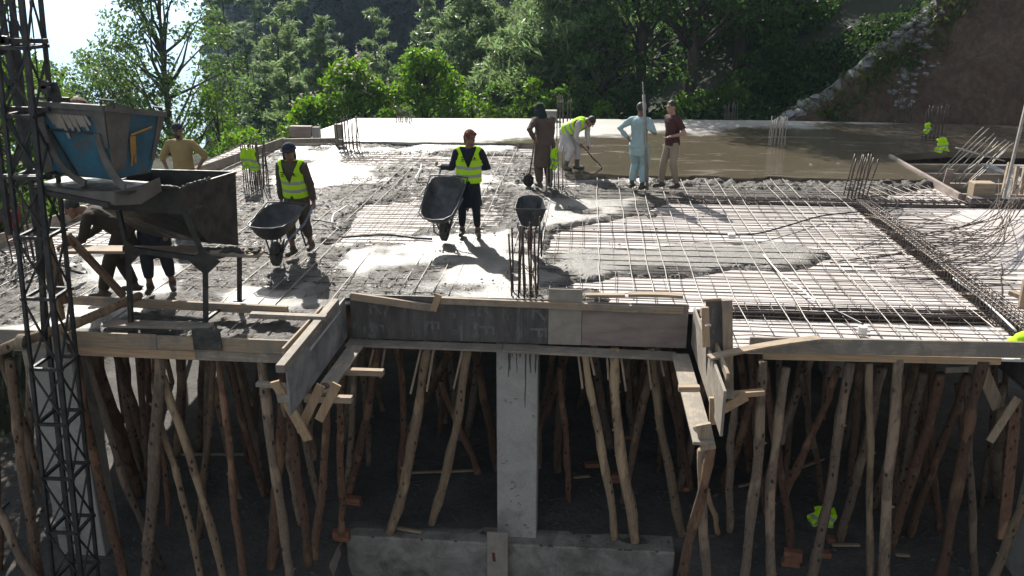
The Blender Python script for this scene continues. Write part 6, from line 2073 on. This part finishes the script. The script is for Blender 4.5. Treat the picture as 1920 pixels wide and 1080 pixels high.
    mb.tube(path, [0.178 * gx_, 0.172 * gx_, 0.165 * gx_, 0.185 * gx_, 0.16 * gx_, 0.075], 16, ry=[0.137 * gx_, 0.132 * gx_, 0.122 * gx_, 0.128 * gx_, 0.105 * gx_, 0.066])
    if hem > 0.02:
        hv_ = Vector(outfit.get('hang', (0, 0, -1))).normalized()
        k_ = [pel + sp * 0.06 + hv_ * (hem + 0.06) * u for u in (0, 0.33, 0.66, 1.0)]
        mb.tube(k_, [0.172 + fl * u for u in (0, 0.33, 0.66, 1.0)], 16, ry=[0.135 + fl * 0.7 * u for u in (0, 0.33, 0.66, 1.0)])
    for i in (0, 1):
        mb.caps(chest + (sh[i] - chest) * 0.3 + sp * 0.005, sh[i], 0.088, 0.078)
        if outfit.get('sleeve', 'long') == 'long':
            w2 = el[i].lerp(wr[i], 0.93)
            mb.tube([sh[i], sh[i].lerp(el[i], 0.5), el[i], el[i].lerp(w2, 0.5), w2], [0.076, 0.068, 0.062, 0.055, 0.046], 12)
        elif outfit['sleeve'] == 'rolled':
            w2 = el[i].lerp(wr[i], 0.25)
            mb.tube([sh[i], sh[i].lerp(el[i], 0.5), el[i], w2], [0.076, 0.068, 0.062, 0.055], 12)
        else:
            w2 = sh[i].lerp(el[i], 0.72)
            mb.tube([sh[i], sh[i].lerp(el[i], 0.4), w2], [0.078, 0.074, 0.07], 12)
    shirt = remeshed(mb, 'shirt', [M[outfit['shirt']]], 0.0125, root, 4)
    dt = shirt.modifiers.new('folds', 'DISPLACE')
    tx = bpy.data.textures.get('folds') or bpy.data.textures.new('folds', 'CLOUDS')
    tx.noise_scale = 0.09
    dt.texture = tx; dt.strength = 0.022; dt.mid_level = 0.55; dt.texture_coords = 'LOCAL'
    # vest
    if outfit.get('vest'):
        mb = MB()
        b0 = pel - sp * 0.0
        path = [b0, b0 + sp * 0.1, pel.lerp(chest, 0.5), chest - sp * 0.05, chest + sp * 0.03, chest + sp * 0.08]
        mb.tube(path, [0.215, 0.208, 0.205, 0.215, 0.185, 0.09], 18, ry=[0.172, 0.165, 0.158, 0.158, 0.132, 0.08])
        for i in (0, 1):
            mb.caps(chest + (sh[i] - chest) * 0.2, chest + (sh[i] - chest) * 0.75 + sp * 0.015, 0.095, 0.09)
        Lc = (chest - pel).length
        fr = front

        def face_mat(c):
            q = c - pel
            u = q.dot(sp) / Lc
            return 1 if (0.20 < u < 0.31 or 0.47 < u < 0.58) else 0

        def cut(c):
            q = c - pel
            u = q.dot(sp) / Lc; x_ = q.dot(lat); y_ = q.dot(fr)
            if y_ > 0.02 and u > 0.56 and abs(x_) < 0.012 + (u - 0.56) * 0.20: return True
            if y_ > 0.05 and abs(x_) < 0.004 + max(0, 0.12 - u) * 0.3 and u < 0.12: return True
            if u < 0.0 and u < -0.0: return True
            if (q - (chest - pel)).length < 0.092 and u > 1.04: return True
            for i in (0, 1):
                if (c - sh[i] - lat * (0.03 * (1 if i else -1)) + sp * 0.03).length < 0.105: return True
            return False
        vt = remeshed(mb, 'vest', [M['hivis'], M['reflect']], 0.0105, root, 3, face_mat, cut)
        s_ = vt.modifiers.new('s', 'SOLIDIFY'); s_.thickness = 0.006; s_.offset = 0
        if outfit.get('logo'):
            for s, kind in ((-1, 0), (1, 1)):
                c_ = pel + sp * (Lc * 0.84) + lat * (s * 0.095) + fr * 0.162
                mbl = MB()
                if kind == 0:
                    for q0, q1 in (((-0.02, 0.03), (0.02, 0.035)), ((0.02, 0.035), (0.022, 0.0)), ((-0.02, -0.006), (0.02, -0.006)), ((-0.02, -0.03), (0.02, -0.028))):
                        mbl.beam(c_ + lat * q0[0] + sp * q0[1], c_ + lat * q1[0] + sp * q1[1], 0.004, 0.012, up=sp + lat * 0.01)
                else:
                    tri_plate(mbl, [c_ + lat * -0.024 + sp * 0.0, c_ + lat * 0.024 + sp * 0.0, c_ + sp * 0.038], 0.004)
                    mbl.beam(c_ - lat * 0.045 - sp * 0.014, c_ + lat * 0.045 - sp * 0.014, 0.004, 0.008, up=sp)
                mbl.build('logo', M['eye'], vt, local=True)
    # shoes
    for i in (0, 1):
        fd = Vector(foot_dir[i]).normalized(); a_ = an[i]
        mb = MB()
        mb.caps(a_ + Vector((0, 0, -0.05)) - fd * 0.055, a_ + Vector((0, 0, -0.058)) + fd * 0.15, 0.047, 0.04, 12)
        mb.caps(a_ + Vector((0, 0, 0.02)), a_ + Vector((0, 0, -0.05)), 0.05, 0.05, 12)
        if outfit.get('shoes') == 'boot':
            mb.caps(a_ + (kn[i] - a_) * 0.62, a_, 0.072, 0.055, 12)
        remeshed(mb, 'shoe', [M['boot' if outfit.get('shoes') == 'boot' else 'shoe']], 0.012, root, 2)
    # head cover
    hd = outfit.get('head', 'hair')
    hm_ = M[outfit.get('head_mat', 'hair')]
    mb = MB()
    if hd == 'hair':
        mb.ball(hpnt(0, 0.022, 0.038), (0.083, 0.098, 0.098), 16, rot=HF)
        o = remeshed(mb, 'hair', [hm_], 0.009, root, 2, dele=lambda c: (HF.transposed() @ (c - head)).y < -0.055 and (HF.transposed() @ (c - head)).z < 0.075 or ((HF.transposed() @ (c - head)).z < -0.015 and (HF.transposed() @ (c - head)).y < 0.03))
    elif hd == 'cap':
        mb.ball(hpnt(0, 0.012, 0.055), (0.088, 0.104, 0.082), 16, rot=HF)
        mb.ball(hpnt(0, -0.10, 0.045), (0.062, 0.06, 0.012), 12, rot=HF)
        remeshed(mb, 'cap', [hm_], 0.009, root, 2, dele=lambda c: (HF.transposed() @ (c - head)).z < 0.032)
    elif hd == 'hat':
        mb.ball(hpnt(0, 0.01, 0.06), (0.098, 0.108, 0.088), 16, rot=HF)
        mb.ball(hpnt(0, 0.0, 0.045), (0.125, 0.135, 0.022), 16, rot=HF)
        mb.caps(hpnt(0.085, 0.05, 0.02), hpnt(0.10, 0.05, -0.14), 0.05, 0.055)
        mb.caps(hpnt(0.10, 0.05, -0.14), hpnt(0.13, -0.01, -0.27), 0.055, 0.045)
        mb.caps(hpnt(0.0, 0.085, 0.0), hpnt(0.02, 0.10, -0.13), 0.055, 0.06)
        remeshed(mb, 'head_wrap', [hm_], 0.0095, root, 3)
    elif hd == 'scarf':
        mb.ball(hpnt(0, 0.018, 0.04), (0.092, 0.106, 0.098), 16, rot=HF)
        mb.caps(hpnt(0, 0.075, 0.0), hpnt(-0.02, 0.095, -0.11), 0.075, 0.06)
        mb.caps(hpnt(-0.06, 0.05, -0.02), hpnt(-0.085, 0.06, -0.16), 0.045, 0.035)
        mb.caps(hpnt(0, 0.06, 0.06), hpnt(-0.04, 0.10, 0.01), 0.05, 0.05)
        mb.caps(hpnt(-0.08, -0.01, 0.05), hpnt(0.08, -0.02, 0.075), 0.035, 0.03)
        remeshed(mb, 'head_cloth', [hm_], 0.009, root, 3, dele=lambda c: (HF.transposed() @ (c - head)).y < -0.06 and (HF.transposed() @ (c - head)).z < 0.055)
    elif hd == 'hood':
        mb.ball(hpnt(0, 0.012, 0.03), (0.094, 0.112, 0.108), 16, rot=HF)
        mb.caps(hpnt(0, 0.05, -0.02), hpnt(0, 0.06, -0.16), 0.09, 0.11)
        mb.caps(hpnt(-0.05, -0.02, -0.05), hpnt(-0.09, -0.02, -0.26), 0.06, 0.055)
        mb.caps(hpnt(0.05, -0.01, -0.06), hpnt(0.07, 0.02, -0.2), 0.055, 0.07)
        remeshed(mb, 'head_scarf', [hm_], 0.0095, root, 3, dele=lambda c: (HF.transposed() @ (c - head)).y < -0.07 and abs((HF.transposed() @ (c - head)).z) < 0.06)
    return root


for nm, c_ in (('dusk', (0.05, 0.04, 0.03)), ('olive', (0.085, 0.07, 0.05)), ('navy', (0.018, 0.02, 0.03)), ('navy2', (0.03, 0.034, 0.05)), ('umber', (0.115, 0.085, 0.068)), ('rust', (0.17, 0.075, 0.05)), ('offwhite', (0.52, 0.50, 0.50)), ('pale_teal', (0.36, 0.49, 0.50)),
               ('maroon', (0.075, 0.03, 0.03)), ('khaki', (0.33, 0.27, 0.20)), ('ochre', (0.33, 0.25, 0.115)), ('drab', (0.11, 0.088, 0.062)), ('green_black', (0.016, 0.03, 0.028))):
    M[nm] = fabric('cloth_' + nm, c_)


def loc_of(world, base, yaw):
    return Matrix.Rotation(-yaw, 3, 'Z') @ (Vector(world) - Vector(base))


# man with the level wheelbarrow
B1 = G(562, 473); y1 = R(-8)
hl = [loc_of(e, B1, y1) for e in e1]
person('man in a yellow vest and dark head wrap pushing a wheelbarrow', B1, y1, (0.0, 0.06, 0.90), (0.0, -0.04, 1.36), (0.01, -0.11, 1.58), ((-0.05, -0.12, 0), (0.10, 0.22, 0)), hl,
       dict(shirt='olive', pants='drab', vest=True, logo=True, hem=0.30, flare=0.05, leg_w=1.1, leg_end=0.35, head='hat', head_mat='navy2'), face=(-0.08, -1, -0.22), elbow=((-1, 0.8, -0.1), (1, 0.8, -0.1)), palm=((0.3, 0, 1), (-0.3, 0, 1)), curl=(75, 75))
B2 = G(878, 441); y2 = R(6)
hl = [loc_of(e, B2, y2) for e in e2]
person('man in a yellow vest and rust red head cloth tipping a wheelbarrow', B2, y2, (0.02, 0.0, 0.90), (0.03, -0.01, 1.38), (0.06, -0.03, 1.62), ((-0.10, 0.04, 0), (0.16, -0.04, 0)), hl,
       dict(shirt='navy', pants='navy', vest=True, logo=True, hem=0.40, flare=0.05, leg_w=0.9, leg_end=0.2, head='scarf', head_mat='rust', shoes='shoe'), face=(0.62, -0.78, -0.08), elbow=((-0.4, 0.4, -1), (0.7, 0.3, -1)), palm=((0.3, 0, 1), (-0.3, 0, 1)), curl=(75, 75))
# man wrapped in brown, seen from behind, leaning on a shovel
B3 = G(1021, 350); y3 = R(205)
sh3 = loc_of(AY(1003, 262, 17.75), B3, y3)
person('man in a long brown robe with a dark wrapped head leaning on a shovel', B3, y3, (0.0, 0.02, 0.90), (0.02, -0.06, 1.36), (0.07, -0.15, 1.565), ((-0.11, 0.02, 0), (0.11, 0.0, 0)), ((-0.20, -0.22, 0.80), tuple(sh3)),
       dict(shirt='umber', pants='umber', hem=0.48, flare=0.035, bulk=1.12, leg_w=1.25, head='hood', head_mat='green_black'), face=(0.25, -1, -0.25), palm=((0, -1, -0.3), (-0.5, -0.5, 0)), curl=(50, 80))
# man bending with a shovel
B4 = G(1072, 317); y4 = R(62)
t4a = AY(1080, 261, 19.75); t4b = G(1126, 315) + Vector((0, 0, 0.02))
h4 = [loc_of(t4a.lerp(t4b, k), B4, y4) for k in (0.5, 0.16)]
person('man in a yellow vest and off white clothes bending over with a shovel', B4, y4, (0.0, 0.16, 0.86), (0.0, -0.26, 1.07), (0.0, -0.46, 1.10), ((-0.12, 0.10, 0), (0.12, -0.06, 0)), (tuple(h4[1]), tuple(h4[0])),
       dict(shirt='offwhite', pants='offwhite', vest=True, hem=0.42, flare=0.05, hang=(0, 0.12, -1), leg_w=1.15, leg_end=0.3, shoes='boot', head='hair', head_mat='hair', sleeve='long'), face=(0, -0.6, -0.85), headup=(0, -0.8, 0.6), palm=((0.5, 0.5, 0), (-0.5, 0.5, 0)), curl=(85, 85), elbow=((-0.4, 0.2, -0.3), (0.4, 0.2, -0.3)))
# man in pale blue holding the upright pole, back to the viewer
B5 = G(1194, 353); y5 = R(150)
pole5 = G(1214, 356)
h5 = loc_of(AY(1210, 236, pole5.y) + Vector((0.02, 0.05, 0)), B5, y5)
person('man in pale blue shirt and trousers seen from behind, one hand on an upright pole', B5, y5, (0.0, 0.0, 0.90), (0.0, -0.02, 1.38), (0.0, -0.05, 1.61), ((-0.13, 0.03, 0), (0.13, -0.02, 0)), (tuple(h5), (0.20, 0.09, 1.02)),
       dict(shirt='pale_teal', pants='pale_teal', hem=0.22, flare=0.015, bulk=1.08, leg_w=1.22, leg_end=0.12, head='hair', head_mat='hair', shoes='shoe', sleeve='long'), face=(-0.15, -1, 0.05), elbow=((-0.1, 0.4, -1), (1, 0.5, -0.1)), palm=((0.3, -0.8, 0), (-0.6, -0.3, 0)), curl=(65, 35))
# man in maroon polo shirt
B6 = G(1254, 351); y6 = R(-62)
person('man in a maroon polo shirt and beige trousers facing the man in pale blue', B6, y6, (0.0, 0.02, 0.92), (0.0, 0.0, 1.40), (0.0, -0.05, 1.635), ((-0.11, -0.12, 0), (0.12, 0.10, 0)), ((-0.24, 0.02, 0.86), (0.19, -0.13, 1.08)),
       dict(shirt='maroon', pants='khaki', hem=0.05, flare=0.0, bulk=1.06, leg_w=0.95, leg_end=0.02, head='hair', head_mat='hair', sleeve='short', skin='skin_light'), face=(0.1, -1, -0.15), elbow=((-0.4, 1, 0), (0.5, 1, -0.3)), palm=((1, 0, 0), (0, 0.2, 1)), curl=(25, 20))
# man in ochre shirt behind the hopper
B7 = G(357, 414)
person('man in an ochre shirt and dark cap standing behind the black hopper', B7, R(4), (0.0, 0.0, 0.90), (-0.01, -0.01, 1.36), (-0.02, -0.06, 1.59), ((-0.12, 0.02, 0), (0.12, 0.0, 0)), ((-0.26, -0.06, 0.90), (0.24, 0.0, 0.93)),
       dict(shirt='ochre', pants='drab', hem=0.16, flare=0.02, bulk=1.05, head='cap', head_mat='navy2', sleeve='rolled', beard=True), face=(-0.05, -1, -0.15), elbow=((-1, 0.5, 0.1), (1, 0.5, 0.1)), palm=((1, 0, 0), (-1, 0, 0)), curl=(30, 30))
# two workers under the skip
B8 = G(232, 552); y8 = R(-75)
person('stooping worker in olive clothes half hidden under the chute tray', B8, y8, (0.0, 0.14, 0.88), (0.0, -0.24, 1.12), (0.02, -0.46, 1.20), ((-0.14, 0.12, 0), (0.16, -0.22, 0)), ((-0.22, -0.5, 0.72), (0.22, -0.56, 0.78)),
       dict(shirt='dusk', pants='dusk', hem=0.3, flare=0.04, hang=(0, 0.15, -1), leg_w=1.2, head='hair', head_mat='hair'), face=(0, -0.9, -0.5), headup=(0, -0.5, 0.9), curl=(70, 70))
B9 = G(302, 545)
person('worker in dark blue clothes standing behind the hopper legs, only legs and a hand showing', B9, R(20), (0.0, 0.05, 0.90), (0.0, 0.0, 1.20), (0.0, -0.1, 1.38), ((-0.13, 0.0, 0), (0.15, 0.06, 0)), ((-0.36, -0.12, 0.82), (0.22, -0.15, 0.85)),
       dict(shirt='navy2', pants='navy2', hem=0.42, flare=0.05, leg_w=1.1, leg_end=0.3, head='cap', head_mat='navy'), curl=(45, 60))


# ------------------------------------------------------------------ tools, vests, small things
def shovel(label, top, tip, blade_dir):
    top = Vector(top); tip = Vector(tip)
    root = thing('shovel', label, 'shovel', tip, 0, 'shovels')
    d_ = (tip - top).normalized()
    mb = MB(); mb.tube([top, top.lerp(tip, 0.5) + Vector((0.01, 0, 0)), tip - d_ * 0.22], 0.017, 8); mb.build('shaft', M['bark_brown'], root, smooth=True)
    bd_ = Vector(blade_dir).normalized(); sd_ = d_.cross(bd_).normalized()
    rg = []
    for u, wd, dep in ((0, 0.02, 0.02), (0.06, 0.10, 0.012), (0.2, 0.115, 0.0), (0.27, 0.07, 0.0), (0.30, 0.01, 0.0)):
        c_ = tip - d_ * 0.26 + d_ * u
        rg.append([c_ + sd_ * (-wd) + bd_ * 0.025, c_ - bd_ * dep, c_ + sd_ * wd + bd_ * 0.025, c_ + sd_ * wd + bd_ * 0.03, c_ - bd_ * (dep - 0.006), c_ - sd_ * wd + bd_ * 0.03])
    mb = MB(); mb.loft(rg); mb.build('blade', M['black_steel'], root, smooth=True)


shovel('shovel under the hand of the man in the brown robe', AY(1004, 246, 17.7), G(990, 347), (0, -1, 0.2))
shovel('shovel worked by the bending man', t4a, t4b, (0.3, -0.2, 1))
shovel('shovel lying on the wet slab behind the hoist mast', AY(105, 494, 11.2), G(160, 519) + Vector((0, 0, 0.06)), (0, -0.3, 1))
pl0 = pole5
mb = MB(); mb.tube([pl0, AY(1210, 250, pl0.y), AY(1207, 178, pl0.y)], 0.03, 9); mb.tube([AY(1207, 186, pl0.y), AY(1205, 154, pl0.y)], 0.014, 7)
tag(mb.build('vibrator_pole', M['rebar_light'], smooth=True), 'tall upright pole held by the man in pale blue', 'pole')


def vest(label, c_, w_, h__, yaw, fold=0.05, group='vests hung up on the site', tilt=0.0, seed=0):
    """empty hi-vis vest draped over something: two hanging fronts with folds"""
    rr_ = random.Random(seed)
    root = thing('safety_vest', label, 'vest', c_, yaw, group)
    nx, ny = 26, 24
    V_ = []; F_ = []; mi_ = []
    for j in range(ny + 1):
        v_ = j / ny
        for i in range(nx + 1):
            u = i / nx
            wv = w_ * (0.8 + 0.2 * min(1, v_ * 2.2)) * (1 + 0.05 * math.sin(v_ * 5 + seed))
            x_ = (u - 0.5) * wv + tilt * v_ * w_ + 0.02 * math.sin(v_ * 9 + seed)
            ph = 10 * u + 2.2 * math.sin(v_ * 3 + seed)
            y_ = fold * 0.55 * math.sin(ph) * (0.3 + v_) + 0.012 * math.sin(u * 23 + seed * 2 + 3 * v_) - 0.06 * math.sin(math.pi * u) * (1 - v_)
            z_ = -v_ * h__ * (0.95 + 0.05 * math.cos(u * 7 + seed)) - 0.10 * abs(u - 0.5) * (1 - v_)
            V_.append((x_, y_, z_))
    for j in range(ny):
        for i in range(nx):
            u = (i + 0.5) / nx; v_ = (j + 0.5) / ny
            if abs(u - 0.5) < max(0, 0.22 - v_) * 0.25: continue
            if (u < 0.05 or u > 0.95) and 0.14 < v_ < 0.34: continue
            F_.append((j * (nx + 1) + i, j * (nx + 1) + i + 1, (j + 1) * (nx + 1) + i + 1, (j + 1) * (nx + 1) + i))
            mi_.append(1 if (0.52 < v_ < 0.62 or 0.78 < v_ < 0.88) else 0)
    me = bpy.data.meshes.new('fabric'); me.from_pydata(V_, [], F_)
    me.materials.append(M['hivis']); me.materials.append(M['reflect']); me.polygons.foreach_set('material_index', mi_)
    me.polygons.foreach_set('use_smooth', [True] * len(F_))
    o = link_mesh('fabric', me, root)
    q = o.modifiers.new('s', 'SOLIDIFY'); q.thickness = 0.006
    return root


vest('yellow vest hung on the close packed starter bars at the left edge', AY(463, 275, 17.4), 0.38, 0.50, R(-10), 0.06, seed=1, tilt=0.12)
vest('yellow vest hung on starter bars beside the man in the brown robe', AY(1040, 275, 17.75), 0.16, 0.48, R(10), 0.05, seed=2)
vest('small far vest hanging alone in the shade near the earth slope', AY(1741, 228, 22.2), 0.16, 0.30, R(0), 0.05, seed=3)
vest('crumpled yellow vest hung over the rear of the stair opening', AY(1768, 256, 20.2), 0.32, 0.36, R(15), 0.07, seed=4, tilt=0.1)
gv = G(1545, 985, FLOOR)
vest('yellow vest dropped on the dark ground among the right props', AY(1549, 945, gv.y), 0.36, 0.40, R(-12), 0.10, seed=5, tilt=-0.15)
mb = MB()
for (px, py, r_) in ((1908, 642, 0.12), (1922, 636, 0.13), (1895, 650, 0.07), (1916, 650, 0.11)):
    mb.ball(AY(px, py, 9.75), (r_, r_ * 0.8, r_ * 0.55), 12)
mb.v = [tuple(Vector(p) + Vector((1, 1, 1)) * 0.03 * mnoise.noise(Vector(p) * 9)) for p in mb.v]
tag(mb.build('safety_vest', M['hivis'], smooth=True), 'bundled yellow vest lying on the right front edge plank', 'vest', 'vests hung up on the site')

# conduits, box, pipes
def hose(label, px, r_=0.011, z=-0.02, mat='hose', cat='conduit', name='conduit'):
    pts = [G(a_, b_, z) for a_, b_ in px]
    sm_ = []
    for i in range(len(pts) - 1):
        p0 = pts[max(0, i - 1)]; p1 = pts[i]; p2 = pts[i + 1]; p3 = pts[min(len(pts) - 1, i + 2)]
        for k in range(6):
            u = k / 6
            sm_.append(0.5 * ((2 * p1) + (p2 - p0) * u + (2 * p0 - 5 * p1 + 4 * p2 - p3) * u * u + (3 * p1 - p0 - 3 * p2 + p3) * u ** 3))
    sm_.append(pts[-1])
    mb = MB(); mb.tube(sm_, r_, 7)
    return tag(mb.build(name, M[mat], smooth=True), label, cat, 'conduits laid on the reinforcement')


hose('black conduit snaking from the parked wheelbarrow across the bar grid to the right starter bars', ((1040, 432), (1130, 435), (1280, 436), (1400, 440), (1470, 425), (1540, 405), (1620, 396)), 0.014)
hose('second black conduit looping round the right starter bars', ((1600, 374), (1660, 366), (1684, 378), (1672, 395), (1640, 402)), 0.012)
hose('short black conduit end on the bare plywood', ((1650, 392), (1690, 390), (1720, 384)), 0.012)
hose('black conduit running to the white box near the front edge', ((1540, 578), (1565, 582), (1595, 596), (1618, 608)), 0.014)
hose('grey conduit beside the left wheelbarrow', ((640, 445), (720, 440), (780, 446), (810, 448)), 0.02, 0.0, 'mast_steel')
hose('bent white conduit stub in the rough concrete', ((622, 418), (626, 402), (640, 393), (650, 386)), 0.013, 0.03, 'white_plastic')
hose('straight white conduit crossing the grid toward the white box', ((1432, 478), (1465, 515), (1500, 540), (1530, 566)), 0.012, -0.02, 'white_plastic')
hose('pale conduit beside the slanting beam cage', ((1788, 522), (1840, 560), (1905, 620)), 0.014, -0.02, 'white_plastic')
hose('white conduit stub behind the left wheelbarrow handles', ((778, 335), (788, 318), (790, 308)), 0.014, 0.02, 'white_plastic')
hose('grey hose lying between the man with the head wrap and the grid', ((585, 412), (605, 414), (630, 420)), 0.014, 0.02)
c_ = G(1618, 612)
mb = MB(); mb.tube([c_ + Vector((0, 0, -0.1)), c_ + Vector((0, 0, 0.0))], 0.055, 14); mb.tube([c_ + Vector((0.03, 0, -0.06)), c_ + Vector((0.09, 0, -0.06))], 0.018, 8)
tag(mb.build('junction_box', M['white_plastic'], smooth=False), 'small white junction box on the deck near the right front edge', 'box')
hub = G(1372, 439)
mb = MB(); mb.box(hub + Vector((0, 0, -0.03)), (0.12, 0.12, 0.08)); tag(mb.build('junction_box', M['white_plastic'], bevel=0.01), 'pale junction box half way along the black conduit', 'box')
mb = MB()
random.seed(8)
p = G(1340, 560)
for k in range(3): mb.tube([AY(1322 + i * 2.2, 610 + 2.0 * math.sin(i * 1.1 + k), 9.3) for i in range(6)], 0.006, 5)
tag(mb.build('binding_wire', M['white_plastic'], smooth=True), 'pale binding wire on the tip of the right bracket board', 'wire')

# ------------------------------------------------------------------ haze
hm = bpy.data.materials.new('haze')
hm.use_nodes = True
ht = hm.node_tree
for n in list(ht.nodes): ht.nodes.remove(n)
ho = nd(ht, 'ShaderNodeOutputMaterial')
hv = nd(ht, 'ShaderNodeVolumePrincipled')
hv.inputs['Color'].default_value = (0.55, 0.78, 1.0, 1)
hv.inputs['Density'].default_value = HAZE
hv.inputs['Anisotropy'].default_value = 0.45
ht.links.new(hv.outputs[0], ho.inputs['Volume'])
mb = MB()
mb.box((0, 7900, -280.5), (24400, 16400, 841))
hz = mb.build('haze', hm, origin=(0, 7900, -280.5))
hz.display_type = 'WIRE'
tag(hz, 'pale bright air fading the wooded hillside and the valley', 'haze', kind='stuff')
